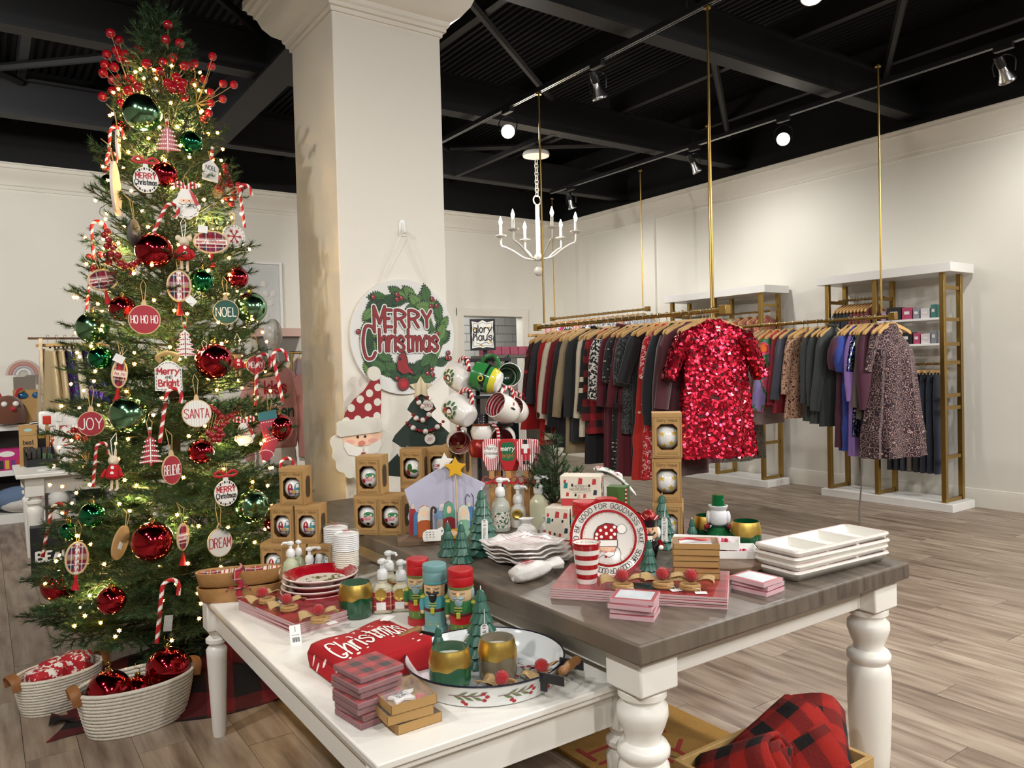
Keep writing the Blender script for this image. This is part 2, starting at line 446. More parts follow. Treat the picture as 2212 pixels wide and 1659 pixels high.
# doorway: casing, jamb and the tiled passage behind
dc = MB()
for x in (DX0 - .06, DX1 + .06): dc.box((x, YB - .012, DZ / 2 + .06), (.12, .03, DZ + .12))
dc.box(((DX0 + DX1) / 2, YB - .013, DZ + .06), (DX1 - DX0 + .24, .032, .12))
struct(dc.build('door_1', mt=m_trim, bev=.004))
YT = YB + 1.7
tw = struct(MB().box((6.9, YT + .06, 1.4), (3.4, .1, 2.8)).build('wall_passage', mt=mat('tile_grout', '1c1c1e', .9), smooth=0))
struct(MB().box((6.9, YB + .93, 2.75), (3.4, 1.56, .1)).build('ceiling_passage', mt=m_wall, smooth=0))
m_tile = mat('white_tile', 'dcdcd8', .3, noise=(6, .04))
tm = MB().box((0, 0, 0), (.49, .02, .142)).mesh('brick', 0); tm.materials.append(m_tile)
for r_ in range(15):
    for c_ in range(6):
        o = bpy.data.objects.new('brick', tm); COL.objects.link(o); o.parent = tw
        o.location = (5.6 + c_ * .5 + (r_ * .17) % .5, YT + .008, .85 + r_ * .15 - .75 * 0)
l = bpy.data.lights.new('passage_lamp', 'POINT'); l.energy = 28; l.shadow_soft_size = .15; lo = bpy.data.objects.new('passage_lamp', l); COL.objects.link(lo); lo.location = (6.6, YB + .8, 2.55)

# ceiling: corrugated deck, girders, beams and joists, all painted black
ck = MB(); nx = 150
pts = []
for i in range(nx + 1):
    pts += [(XL - .2 + (XW - XL + .6) * (i + q) / nx, h) for q, h in ((0, 0), (.15, .035), (.5, .035), (.65, 0))]
vs = [(x, y, 4.95 + h) for y in (YF - .3, YB + .3) for x, h in pts]; n = len(pts)
struct(ck.add(vs, [(i, i + 1, n + i + 1, n + i) for i in range(n - 1)]).build('ceiling', mt=m_black, smooth=0, solid=.004))
def ibeam(name, a, b, z, h, wd, mt=m_steel):
    """I beam from plan point a to b, underside at z"""
    a = Vector((a[0], a[1], 0)); b = Vector((b[0], b[1], 0)); L_ = (b - a).length; c = (a + b) / 2; an = math.atan2(b.y - a.y, b.x - a.x)
    mb = MB().t(TR(c.x, c.y, z) @ RZ(an))
    mb.box((0, 0, .012), (L_, wd, .024)).box((0, 0, h / 2), (L_, .05, h - .048)).box((0, 0, h - .012), (L_, wd, .024))
    return struct(mb.build(name, mt=mt, smooth=0))
nb = 0
for y in (-2.3, -.15, 2.05, 4.24, 6.5, 8.65):
    ibeam('ceiling_beam', (XL, y), (XW + .1, y), 3.98, .36, .16)
ibeam('ceiling_girder', (2.08, YF), (2.08, YB), 3.92, .5, .26)
ibeam('ceiling_girder', (-2.2, YF), (-2.2, YB), 3.92, .5, .26)
for x in (.4, 3.4, 4.75, 6.0, 7.3):
    struct(MB().box((x, (YF + YB) / 2, 4.42), (.07, YB - YF, .2)).build('ceiling_joist', mt=m_steel, smooth=0))
for x0, y0, x1, y1 in [(2.2, 4.3, 5.0, 6.4), (5.0, 4.3, 7.8, 6.4), (2.2, 6.6, 5.0, 8.6), (5.0, 8.5, 7.8, 6.6), (.0, 8.5, 2., 6.6), (0., 4.4, 2., 6.4), (4.5, 2.2, 7.5, 4.2), (-1.5, 6.6, .4, 8.6)]:
    struct(MB().tube([(x0, y0, 4.3), (x1, y1, 4.3)], .035, 6).build('ceiling_brace', mt=m_steel))
# dark upper band between wall tops and deck
for c, d in [(((XL + XW) / 2, YB + .1, 4.42), (XW - XL + .4, .1, 1.1)), ((XW + .12, (YF + YB) / 2, 4.42), (.1, YB - YF + .4, 1.1)), ((XL - .12, (YF + YB) / 2, 4.42), (.1, YB - YF + .4, 1.1)), (((XL + XW) / 2, YF - .1, 4.42), (XW - XL + .4, .1, 1.1))]:
    struct(MB().box(c, d).build('wall_upper', mt=m_black, smooth=0))

# the plastered column and its capital
KX0, KX1, KY0, KY1 = 1.73, 2.44, 4.24, 4.93
struct(MB().box(((KX0 + KX1) / 2, (KY0 + KY1) / 2, 1.98), (KX1 - KX0, KY1 - KY0, 3.96)).build('column', mt=mat('column_plaster', 'e6e1d6', .8, bump=(60, .12)), bev=.006))
KP = [(0, -.04), (.012, -.04), (.014, -.015), (.03, -.012), (.032, .01), (.045, .02), (.05, .045), (.06, .05), (.1, .075), (.145, .13), (.17, .19), (.185, .2), (.19, .225), (.215, .235), (.22, .26), (.24, .265), (.24, .32), (0, .32)]
sweep('trim_3', KP, [(KX0, KY0), (KX1, KY0), (KX1, KY1), (KX0, KY1)], 3.62, [(-1, -1), (1, -1), (1, 1), (-1, 1)], closed=True)
sweep('baseboard_column', BS, [(KX0, KY0), (KX1, KY0), (KX1, KY1), (KX0, KY1)], 0, [(-1, -1), (1, -1), (1, 1), (-1, 1)], closed=True)

# =================== CEILING FIXTURES ===================
m_rail = mat('rail_black', '1d1d1f', .35); m_slot = mat('rail_slot', 'cfd2d6', .25, 1); m_alu = mat('lamp_alu', 'c9ccd0', .22, 1)
m_dark = mat('lamp_black', '17171a', .4)
m_lamp = mat('lamp_glow', 'ffffff', .3, emit=('fff4e0', 60)); m_lampoff = mat('lamp_lens', 'f4f4f4', .2, emit=('ffffff', 2.5))
def rail(x, y0, y1, lab):
    t = thing('lighting_track', lab, 'track rail', (x, y0, RAIL_Z))
    MB().box((0, (y1 - y0) / 2, .02), (.04, y1 - y0, .04)).build('rail_body', t, m_rail, 0)
    for s in (-.012, .012): MB().box((s, (y1 - y0) / 2, -.002), (.005, y1 - y0, .004)).build('contact_strip', t, m_slot, 0)
    for k in range(int((y1 - y0) / 2.2)):
        MB().tube([(0, .5 + k * 2.2, .04), (0, .5 + k * 2.2, .1)], .008, 6).build('hanger_rod', t, m_rail)
    return t
rail(4.1, -3.4, 8.9, 'black lighting track passing over the front clothes rail')
rail(6.6, -3.4, 8.5, 'black lighting track nearest the right wall')
def head(px, py, X, aim, lit, lab):
    p = pX(px, py, X); a = (Vector(aim)).normalized()
    t = thing('track_spotlight', lab, 'spotlight', (X, p.y, RAIL_Z))
    MB().box((0, 0, -.02), (.045, .14, .045)).build('mount', t, m_dark, bev=.004)
    q = a.to_track_quat('-Z', 'Y').to_matrix().to_4x4(); c = Vector((0, 0, -.2))
    sd = q @ Vector((1, 0, 0))
    MB().tube(smoothc([tuple(c + sd * .075 + a * .02), tuple(c + sd * .08 + Vector((0, 0, .08))), (0, 0, -.07), tuple(c - sd * .08 + Vector((0, 0, .08))), tuple(c - sd * .075 + a * .02)]), .006, 6).build('yoke', t, m_dark)
    b = MB().t(TR(*c) @ q).lathe([(.0, .13), (.03, .13), (.034, .12), (.034, .04), (.03, .035)], 16).build('socket', t, m_dark)
    MB().t(TR(*c) @ q).lathe([(.03, .04), (.032, .02), (.04, -.01), (.062, -.06), (.066, -.07), (.066, -.085), (.060, -.085), (.056, -.06), (.03, -.0)], 24, cap=False).build('reflector', t, m_alu)
    MB().t(TR(*c) @ q).lathe([(.0585, -.072), (.04, -.079), (.0001, -.082)], 20, cap=False).build('lens', t, m_lamp if lit else m_lampoff)
    e = c + a * .11 + Vector((X, p.y, RAIL_Z))
    spot(tuple(e), tuple(e + a), 150 if lit else 95, 80 if lit else 140, 1.0, .06)
head(1097, 262, 4.1, (-.95, -1.35, -.75), 1, 'lit spotlight beside the white column, aimed at the viewer')
head(1290, 155, 4.1, (.5, .1, -1.0), 0, 'spotlight aimed down on the track above the chandelier chain')
head(1752, -75, 4.1, (-.35, -.25, -1.0), 1, 'bright downward spotlight at the top edge of the picture')
head(1500, 328, 6.6, (.75, -.1, -1.0), 0, 'silver spotlight just left of the tall brass rods near the right wall')
head(1692, 262, 6.6, (-1.15, -.75, -.62), 1, 'lit spotlight glaring toward the viewer above the right wall')
head(1233, 408, 6.6, (.5, .1, -1.0), 0, 'small spotlight at the far end of the track near the corner')
head(2168, 108, 6.6, (.9, -.05, -1.0), 0, 'silver spotlight at the upper right aimed at the wall')
# chandelier
ch = pd(1158, 338, 8.5); t = thing('chandelier', 'white six-arm candle chandelier on a chain beside the column', 'chandelier', (ch.x, ch.y, 0))
m_ch = mat('chandelier_white', 'efece4', .4)
zc = ch.z; zb = pd(1163, 560, 8.5).z
MB().lathe([(0, .05), (.14, .045), (.15, .02), (.145, 0), (.03, -.03), (0, -.03)], 28, (0, 0, zc)).build('canopy', t, m_ch)
MB().tube([(0, 0, zc + .05), (0, 0, 4.0)], .01, 6).build('mounting_stem', t, m_steel)
zt = pd(1160, 432, 8.5).z; nl = 9
for i in range(nl):
    z = zt + .05 + (zc - .04 - zt - .05) * (i + .5) / nl; r = .022; h = (zc - zt) / nl * .62
    MB().tube([((r * cos(a)) if i % 2 else 0, 0 if i % 2 else r * cos(a), z + h * sin(a)) for a in [2 * pi * j / 12 for j in range(12)]], .005, 6, True).build('chain_link', t, m_ch)
MB().tube([(.05 * cos(a), 0, zt + .05 * sin(a)) for a in [2 * pi * j / 20 for j in range(20)]], .008, 6, True).build('ring', t, m_ch)
MB().lathe([(0, zb - .02), (.05, zb - .01), (.055, zb + .03), (.03, zb + .06), (.024, zb + .08), (.024, zt - .06), (.018, zt - .05), (0, zt - .045)], 16).build('stem', t, m_ch)
MB().tube([(0, 0, zb - .02), (0, 0, zb - .09)], .004, 6).build('finial_wire', t, m_ch)
MB().sph((0, 0, zb - .13), .055, 18).build('ball_finial', t, m_ch)
m_bulb = mat('candle_bulb', 'ffffff', .2, emit=('ffe9c4', 45))
for i in range(6):
    a = 2 * pi * i / 6 + .25; R_ = .42
    A = lambda r, z: (r * cos(a), r * sin(a), z)
    ar = MB().tube(smoothc([A(.03, zb + .0), A(.15, zb + .02), A(.27, zb + .1), A(.36, zb + .15), A(.41, zb + .17), A(R_, zb + .22), A(R_, zb + .26)]), .011, 8).build('arm', t, m_ch)
    MB().lathe([(0, 0), (.03, .003), (.062, .022), (.064, .03), (.02, .016), (0, .016)], 20, A(R_, zb + .26)).build('drip_pan', ar, m_ch)
    MB().lathe([(.017, 0), (.017, .12), (0, .12)], 12, A(R_, zb + .275)).build('candle_sleeve', ar, m_ch)
    MB().lathe([(.009, 0), (.019, .03), (.02, .045), (.012, .075), (.004, .1), (0, .105)], 12, A(R_, zb + .395)).build('bulb', ar, m_bulb)
l = bpy.data.lights.new('chandelier_glow', 'POINT'); l.energy = 25; l.shadow_soft_size = .25; l.color = (1, .86, .68); lo = bpy.data.objects.new('chandelier_glow', l); COL.objects.link(lo); lo.location = (ch.x, ch.y, zb + .48)
# =================== TABLES ===================
TB, TW = .78, .60                 # table heights: grey-topped, white
m_tw = mat('table_white', 'efece4', .32)
def topmat():
    k = N('worn_grey_top'); n1 = k.noise(k.co(scale=(6, 1, 1)), 5, 6); n2 = k.noise(k.co(), 2.3, 3)
    c = k.ramp(n1, [(.3, '453e37'), (.5, '5f564c'), (.72, '6e6458')], False)
    k.l(k.mix(k.math('MULTIPLY_ADD', n2, 1.2, -.45), c, '80705f'), k.b.inputs['Base Color']); k.b.inputs['Roughness'].default_value = .38
    return k.m
m_top = topmat()
BX0, BX1, BY0, BY1 = 1.363, 2.67, 1.43, 4.12
def leg(par, x, y, prof, blk, zt, mt):
    o = MB().lathe(prof, 28, (x, y, 0)).build('leg', par, mt, 50)
    MB().box((x, y, (blk[1] + zt) / 2), (blk[0], blk[0], zt - blk[1])).build('leg_block', o, mt, bev=.006)
t = thing('farm_table', 'large farm table with worn grey top and chunky white turned legs', 'table')
MB().box(((BX0 + BX1) / 2, (BY0 + BY1) / 2, TB - .029), (BX1 - BX0, BY1 - BY0, .058)).build('tabletop', t, m_top, bev=.008)
LP = [(.045, 0), (.06, .03), (.066, .1), (.072, .25), (.074, .40), (.07, .43), (.06, .445), (.062, .45), (.073, .462), (.074, .478), (.066, .492), (.052, .5), (.05, .515), (.062, .545), (.071, .575), (.07, .6), (.055, .615), (.055, .622), (.067, .632), (.067, .648), (.05, .656)]
for x in (BX0 + .1, BX1 - .1):
    for y in (BY0 + .1, BY1 - .1): leg(t, x, y, [(r, z * .945) for r, z in LP], (.14, .62), TB - .058, m_tw)
for y in (BY0 + .1, BY1 - .1): MB().box(((BX0 + BX1) / 2, y, TB - .105), (BX1 - BX0 - .34, .03, .094)).build('apron', t, m_tw, bev=.003)
for x in (BX0 + .1, BX1 - .1): MB().box((x, (BY0 + BY1) / 2, TB - .105), (.03, BY1 - BY0 - .34, .094)).build('apron', t, m_tw, bev=.003)

wa = pz(820, 1652, TW); wb = pz(428, 1283, TW)
WX0, WY0, WX1, WY1 = (wa.x + wb.x) / 2, wa.y, 1.56, wb.y + .04
t = thing('nesting_table', 'low white table with slim turned legs tucked beside the farm table', 'table')
MB().box(((WX0 + WX1) / 2, (WY0 + WY1) / 2, TW - .01), (WX1 - WX0, WY1 - WY0, .02)).build('tabletop', t, m_tw, bev=.004)
MB().box(((WX0 + WX1) / 2, (WY0 + WY1) / 2, TW - .03), (WX1 - WX0 - .02, WY1 - WY0 - .02, .02)).build('tabletop_moulding', t, m_tw, bev=.006)
LW = [(.024, 0), (.027, .02), (.034, .2), (.04, .36), (.042, .395), (.036, .405), (.028, .415), (.03, .42), (.042, .43), (.042, .445), (.03, .455), (.026, .462), (.032, .475), (.038, .485), (.03, .49)]
for x in (WX0 + .055, WX1 - .055):
    for y in (WY0 + .055, WY1 - .055): leg(t, x, y, [(r, z * .92) for r, z in LW], (.085, .448), TW - .04, m_tw)
for y in (WY0 + .05, WY1 - .05): MB().box(((WX0 + WX1) / 2, y, TW - .09), (WX1 - WX0 - .19, .025, .1)).build('apron', t, m_tw, bev=.003)
for x in (WX0 + .05, WX1 - .05): MB().box((x, (WY0 + WY1) / 2, TW - .09), (.025, WY1 - WY0 - .19, .1)).build('apron', t, m_tw, bev=.003)

# =================== HANGING RAILS AND GARMENTS ===================
m_wood = mat('hanger_wood', 'cfa468', .45, noise=(25, .12)); m_wire = mat('hook_steel', 'd0d2d4', .2, 1); m_clip = mat('clip_black', '2b2b2d', .4)
def mk_hanger():
    t = thing('hanger', 'x', 'hanger')
    MB().tube(smoothc([(.014, 0, -.004), (.02, 0, .008), (.012, 0, .019), (-.004, 0, .02), (-.016, 0, .012), (-.014, 0, -.005), (0, 0, -.022), (0, 0, -.07)]), .0025, 6).build('hook', t, m_wire)
    up = [(-.215, -.142), (-.2, -.118), (-.13, -.088), (-.06, -.062), (-.03, -.048), (0, -.044)]
    dn = [(-.208, -.155), (-.13, -.117), (-.06, -.098), (0, -.09)]
    out = up + [(-x, z) for x, z in up[::-1][1:]] + [(-x, z) for x, z in dn] + dn[::-1][1:]
    MB().t(Matrix.Rotation(pi / 2, 4, 'X')).ext(out, -.008, .008).build('shoulder_bar', t, m_wood, bev=.003)
    return t
def mk_clip():
    t = thing('hanger', 'x', 'hanger')
    MB().tube(smoothc([(.014, 0, -.004), (.02, 0, .008), (.012, 0, .019), (-.004, 0, .02), (-.016, 0, .012), (-.014, 0, -.005), (0, 0, -.022), (0, 0, -.07)]), .0025, 6).build('hook', t, m_wire)
    MB().box((0, 0, -.075), (.36, .012, .028)).build('wood_bar', t, m_wood, bev=.003)
    for s in (-.1, .1): MB().box((s, 0, -.1), (.016, .012, .04)).tube([(s - .012, 0, -.118), (s + .012, 0, -.118)], .007, 6).build('clip', t, m_clip)
    return t
HG = {}
def hang(kind, p, rz, label, group):
    if kind in HG: 
        o = cp(HG[kind], p, (0, 0, rz), label, group)
        if not group and 'group' in o: del o['group']
        return o
    o = HG[kind] = (mk_hanger if kind == 'w' else mk_clip)()
    o.location = p; o.rotation_euler = (0, 0, rz); tag(o, label, 'hanger', group); return o
def ring(z, hw, th, k, amp, ph, n=30, dx=0, dy=0):
    o = []
    for i in range(n):
        a = 2 * pi * i / n; c, s_ = cos(a), sin(a); q = 1 + amp * sin(k * a + ph) + amp * .5 * sin((k * 1.7) // 1 * a + ph * 2.3)
        o.append((dx + hw * (abs(c) ** .8) * (1 if c > 0 else -1) * (1 + (q - 1) * .25), dy + th * (abs(s_) ** .75) * (1 if s_ > 0 else -1) * q, z))
    return o
def loft(mb, rings, capb=True):
    n = len(rings[0]); vs = [p for r in rings for p in r]; fs = []
    for j in range(len(rings) - 1):
        for i in range(n): fs.append((j * n + i, j * n + (i + 1) % n, (j + 1) * n + (i + 1) % n, (j + 1) * n + i))
    return mb.add(vs, [tuple(reversed(f)) for f in fs])
def garment(name, label, cat, p, rz, mt, L, sh=.2, hem=.22, sl=0, th=.045, folds=5, amp=.25, sw=.055, puff=0, strap=False, group=None, mt2=None, tier=None, collar=None, hood=False, splay=.05):
    """p: point on the rail; the piece hangs below its hanger in the local XZ plane"""
    t = thing(name, label, cat, p, (0, 0, rz), group); ph = random.random() * 6; rg = []
    z0 = -.062
    prof = [(0, .05, .016), (.02, .075, .02), (.05, sh * .72, .024), (.085, sh, .028), (.13, sh * .97, .036), (.22, sh * .93, th * .95)]
    if strap: prof = [(0, .05, .014), (.03, .07, .016), (.09, .1, .02), (.16, sh * .8, .03), (.22, sh * .88, th * .9)]
    for a, hw, t_ in prof: rg.append(ring(z0 - a, hw, t_, folds, amp * a, ph))
    K = 9
    for i in range(1, K + 1):
        f = i / K; hw = sh * .93 + (hem - sh * .93) * f; tt = th * (.95 + .25 * f)
        if tier and abs(f - tier) < .12: hw *= 1.0 + (.06 if f > tier else 0)
        rg.append(ring(z0 - .22 - (L - .22) * f, hw, tt, folds, amp * (.3 + .7 * f), ph + .4 * f))
    inner = [(x * .93, y * .6, z + .02) for x, y, z in rg[-1]]
    b = MB(); loft(b, rg + [inner]); b.build('body', t, mt, 60)
    if sl:
        for s in (-1, 1):
            q = MB(); pts = []; r = []
            for i in range(8):
                f = i / 7; x = s * (sh * .86 + .03 * sin(f * 1.5) + splay * f); y = .02 * sin(ph + 3 * f) * f; z = z0 - .1 - sl * f
                pts.append((x, y, z)); r.append((sw * (1 - .28 * f) if not puff else sw * (1 + puff * sin(pi * f) * .9 - .3 * f)) * (.75 if i == 0 else 1))
            q.tube(pts, r, 12, flat=.62); q.build('sleeve', t, mt2 or mt, 60)
    if collar is not None:
        MB().tube([(.062 * cos(a), .026 * sin(a), z0 + .012 + .008 * cos(a) ** 2) for a in [2 * pi * i / 16 for i in range(16)]], .011, 6, True).build('collar', t, collar)
    return t
def skirt(name, label, p, rz, mt, L, w0=.13, hem=.26, th=.04, folds=6, group=None, band=None):
    t = thing(name, label, 'skirt', p, (0, 0, rz), group); ph = random.random() * 6
    rg = [ring(-.112 - L * f, w0 + (hem - w0) * f ** .9, .014 + (th - .014) * f ** .5, folds, .35 * f, ph) for f in [0, .05, .12, .2, .35, .5, .65, .8, .92, 1]]
    b = MB(); loft(b, rg + [[(x * .93, y * .6, z + .02) for x, y, z in rg[-1]]]); b.build('skirt_cloth', t, mt, 60)
    MB().box((0, 0, -.125), (w0 * 2.04, .034, .035)).build('waistband', t, band or mt, bev=.006)
    return t
def trousers(name, label, p, rz, mt, L, w=.11, group=None):
    t = thing(name, label, 'trousers', p, (0, 0, rz), group)
    b = MB(); loft(b, [ring(z, hw, th, 4, .1, 1) for z, hw, th in [(-.112, w, .016), (-.15, w * 1.05, .024), (-.25, w * 1.15, .036), (-.36, w * 1.2, .034)]])
    b.build('hip', t, mt, 60)
    for s in (-1, 1): MB().tube([(s * w * .58, 0, -.34), (s * w * .6, .003, -.5), (s * w * .6, 0, -.112 - L * .7), (s * w * .62, .004, -.112 - L)], [w * .6, w * .55, w * .5, w * .48], 12, flat=.5).build('trouser_leg', t, mt, 60)
    return t
def fab(name, col, pat=None, noise=(60, .12), rough=.85, sheen=.2, bump=(220, .25), metal=0): return mat(name, col, rough, metal, noise=noise, bump=bump, pat=pat, sheen=sheen)
def hrail(X, y0, y1, z, ztop, lab, rods):
    t = thing('clothes_rail', lab, 'clothes rail', (X, y0, z))
    MB().tube([(0, 0, 0), (0, y1 - y0, 0)], .016, 12).build('bar', t, m_gold)
    for y in (0, y1 - y0): MB().box((0, y, .0), (.055, .055, .06)).build('end_block', t, m_gold, bev=.002)
    for y in rods:
        MB().tube([(0, y, .03), (0, y, ztop - z)], .0085, 8).build('drop_rod', t, m_gold)
        MB().lathe([(.025, 0), (.025, .012), (.01, .02)], 12, (0, y, ztop - z - .02)).build('ceiling_flange', t, m_gold)
    return t
Z1 = 1.85
RX1, RA0, RA1 = 4.1, 3.42, 5.52
hrail(RX1, RA0, RA1, Z1, 3.9, 'gold hanging rail full of red and black clothes at front', [.1, RA1 - RA0 - .1])
RX2, RB0, RB1 = 6.32, 3.5, 5.6
hrail(RX2, RB0, RB1, Z1, 3.98, 'gold hanging rail carrying the grey jackets and paisley dress', [.1, RB1 - RB0 - .15])
RX3, RC0, RC1, Z3 = 7.0, 7.07, 9.05, 2.2
hrail(RX3, RC0, RC1, Z3, 3.98, 'high gold rail near the back corner holding pink tops', [.08, RC1 - RC0 - .06])
g1 = 'wooden hangers on the front gold rail'; g2 = 'wooden hangers on the second gold rail'; g3 = 'hangers on the high rear rail'
L1 = 'wooden hanger crowded on the front gold rail'; L2 = 'wooden hanger crowded on the second gold rail'; L3 = 'small wooden hanger on the high rear gold rail'
redv = fab('cloth_red', 'b01219'); blk = fab('cloth_black', '15151a'); burg = fab('cloth_burgundy', '5a1424'); wine = fab('cloth_wine', '3c0d18', sheen=.6)
cream = fab('cloth_cream', 'd8ccb4'); char = fab('cloth_charcoal', '2f3033', noise=(180, .35)); navy = fab('cloth_navy', '14161f'); camel = fab('cloth_camel', '9d8b6c')
crim = fab('cloth_crimson', '7d0f1c')
creamdot = fab('cloth_cream_dot', 'dccfb8', ('dots', 8, .3, '17130f', .35, 'XZ'))
flannel = fab('cloth_flannel', '7a1520', ('plaid', 'XZ', 9, [(0, 'a01b26'), (.5, '1d1516')]))
bwknit = fab('cloth_bw_knit', '111111', ('blotch', 55, [(0, '101012'), (.5, 'e6e2da')]), noise=None)
blkdot = fab('cloth_black_dot', '111114', ('dots', 34, .13, 'd9d5cc', .2, 'XZ'), noise=None)
star_or = fab('cloth_orange_star', 'b3231a', ('dots', 15, .13, 'e9d7bf', .9, 'XZ'), noise=None)
floral = fab('cloth_red_floral', 'b8121e', ('blotch', 34, [(0, 'b8121e'), (.54, 'e8cfcf'), (.6, 'b8121e'), (.7, '2a0a0e')]), noise=None)
leop = fab('cloth_leopard', '26292b', ('blotch', 60, [(0, '24282a'), (.52, '6a6f70'), (.58, '24282a')]), noise=None)
strp = fab('cloth_black_cream_hem', '16161a', ('zband', 2.0, [(0, '16161a'), (.215, 'd8ccb0'), (.235, '16161a'), (.26, 'd8ccb0'), (.28, '16161a')]), noise=None)
B1 = [('s', 'red_skirt', 'bright red long skirt clipped at the far end of the front rail', redv, .78, {}),
      ('g', 'blouse', 'dark red print blouse second on the front rail', fab('cloth_dark_print', '3a0f14', ('dots', 18, .25, 'a5222a', 1, 'XZ')), .62, dict(sl=.5)),
      ('g', 'knit_top', 'charcoal knit top between two red coats', char, .66, dict(sl=.5)),
      ('g', 'coat', 'bright red wool coat next to the spotted coat', redv, .95, dict(sl=.62, sw=.066, hem=.25)),
      ('g', 'coat', 'cream coat with big black spots', creamdot, .9, dict(sl=.62, sw=.066, hem=.25)),
      ('g', 'cardigan', 'crimson cardigan behind the long black coat', crim, .85, dict(sl=.58)),
      ('g', 'coat', 'long plain black coat with wide sleeve', blk, .95, dict(sl=.68, sw=.075, hem=.27, splay=.09)),
      ('g', 'coat', 'camel coat squeezed behind the charcoal boucle jacket', camel, 1.0, dict(sl=.6)),
      ('g', 'jacket', 'charcoal boucle jacket on the front rail', fab('cloth_boucle', '26282a', noise=(240, .5), bump=(300, .8)), .9, dict(sl=.6, sw=.06)),
      ('g', 'cardigan', 'cream cardigan with dark edge', cream, .85, dict(sl=.6, collar=blk)),
      ('g', 'cardigan', 'black cardigan with two cream stripes near the hem', strp, 1.06, dict(sl=.55, collar=cream)),
      ('g', 'flannel_shirt', 'red and black checked flannel shirt', flannel, .82, dict(sl=.62, sw=.062, hem=.24)),
      ('g', 'sweater', 'black and white speckled sweater with white stripes on its sleeve', bwknit, .56, dict(sl=.45, sw=.085, splay=.07, bands=1)),
      ('g', 'hoodie', 'burgundy hooded top on the front rail', burg, 1.12, dict(sl=.5, collar=burg)),
      ('g', 'top', 'black top with tiny pale dots', blkdot, 1.12, dict(sl=.32, sw=.07)),
      ('g', 'velvet_dress', 'burgundy velvet dress with a fluffy feather cuff', burg, 1.12, dict(sl=.5, feather=1)),
      ('g', 'blouse', 'charcoal leopard print blouse', leop, .8, dict(sl=.34, sw=.07)),
      ('g', 'dress', 'plain black short-sleeved dress beside the orange star dress', blk, .96, dict(sl=.32, sw=.068)),
      ('g', 'dress', 'orange red dress with pale stars and ruffled neck', star_or, 1.12, dict(strap=1, hem=.27, tier=.62, amp=.35)),
      ('g', 'dress', 'red dress with white flower print', floral, 1.1, dict(sl=.3, hem=.27, tier=.6, amp=.35)),
      ('g', 'blouse', 'navy long-sleeved blouse beside the flower print dress', navy, .9, dict(sl=.62, sw=.07, puff=.5)),
      ('g', 'velvet_dress', 'dark wine velvet dress with long sleeves', wine, 1.08, dict(sl=.62, sw=.075, puff=.3, amp=.35)),
      ('g', 'velvet_dress', 'deep burgundy velvet dress just behind the sequin dress', fab('cloth_velvet', '4a0f20', sheen=.8), 1.0, dict(sl=.5, sw=.075, amp=.35))]
n = len(B1)
def hlab(s): return ' '.join(('wooden hanger holding the ' + s).split()[:16])
for i, (kd, nm, lab, mt, L, kw) in enumerate(B1):
    y = RA1 - .12 - (RA1 - RA0 - .42) * i / (n - 1); p = (RX1, y, Z1); rz = rad(random.uniform(-13, 9)); kw.setdefault('splay', random.uniform(.03, .1)); bands = kw.pop('bands', 0); fea = kw.pop('feather', 0)
    hang('c' if kd == 's' else 'w', p, rz, hlab(lab), g1)
    if kd == 's': skirt(nm, lab, p, rz, mt, L); continue
    g = garment(nm, lab, nm.split('_')[-1], p, rz, mt, L, **kw)
    if bands:
        for s in (-1, 1):
            for z in (-.36, -.42): MB().tube([(s * (.2 + .078 * cos(a)), .052 * sin(a), z + s * 0) for a in [2 * pi * q / 16 for q in range(16)]], .009, 6, True).build('white_cuff_stripe', g, mat('cloth_white', 'e4e0d8', .9))
    if fea:
        fb = MB()
        for _ in range(260):
            v = Vector((random.gauss(0, 1), random.gauss(0, 1), random.gauss(0, 1))).normalized(); a = Vector((-.245, -.01, -.66)); b_ = a + v * random.uniform(.05, .1)
            sd = v.orthogonal().normalized() * .0016; fb.add([a + sd, a - sd, b_], [(0, 1, 2)])
        fo = fb.build('feather_cuff', g, fab('feather', '4d0f1f', noise=None), 0); fo['kind'] = 'stuff'
# the sequin dress at the near end, turned to the viewer
p = Vector((RX1, RA0 + .1, Z1)); rz = rad(-30)
hang('w', p, rz, 'wooden hanger holding the red sequin dress', None)
for k in range(3): hang('w', p + Vector((0, .035 + .03 * k, 0)), rad(-22 + 6 * k), L1, g1)
sq_b = mat('sequin_base', '4a0a16', .7); sq = mat('sequin_red', 'b81830', .2, .8, coat=.3)
d = garment('sequin_dress', 'short-sleeved red dress covered in round sequins', 'dress', p, rz, sq_b, .93, sh=.225, hem=.27, sl=.3, sw=.1, th=.055, amp=.22, splay=.1)
sb = MB(); R_ = .0115
for ob in list(d.children):
    me = ob.data; vs = [v.co.copy() for v in me.vertices]
    for f in me.polygons:
        if f.normal.y > .75: continue
        c = f.center; ar = f.area; q = ar / (1.25 * R_ * R_); k = int(q) + (random.random() < q % 1)
        v = [vs[i] for i in f.vertices]
        if len(v) != 4: continue
        for _ in range(k):
            u, w_ = random.random(), random.random()
            pt = (v[0] * (1 - u) + v[1] * u) * (1 - w_) + (v[3] * (1 - u) + v[2] * u) * w_
            nn = (f.normal + Vector((random.gauss(0, .15), random.gauss(0, .15), random.gauss(.12, .16)))).normalized()
            x = nn.orthogonal().normalized(); yv = nn.cross(x); cc = pt + f.normal * random.uniform(.002, .007)
            sb.add([cc + x * R_ * cos(2 * pi * i / 8) + yv * R_ * sin(2 * pi * i / 8) for i in range(8)], [tuple(range(8))])
so = sb.build('sequins', d, sq, 0); so['kind'] = 'stuff'
MB().box((.02, -.03, -.13), (.035, .002, .045)).build('neck_label', d, mat('label_white', 'e9e6e0', .7))
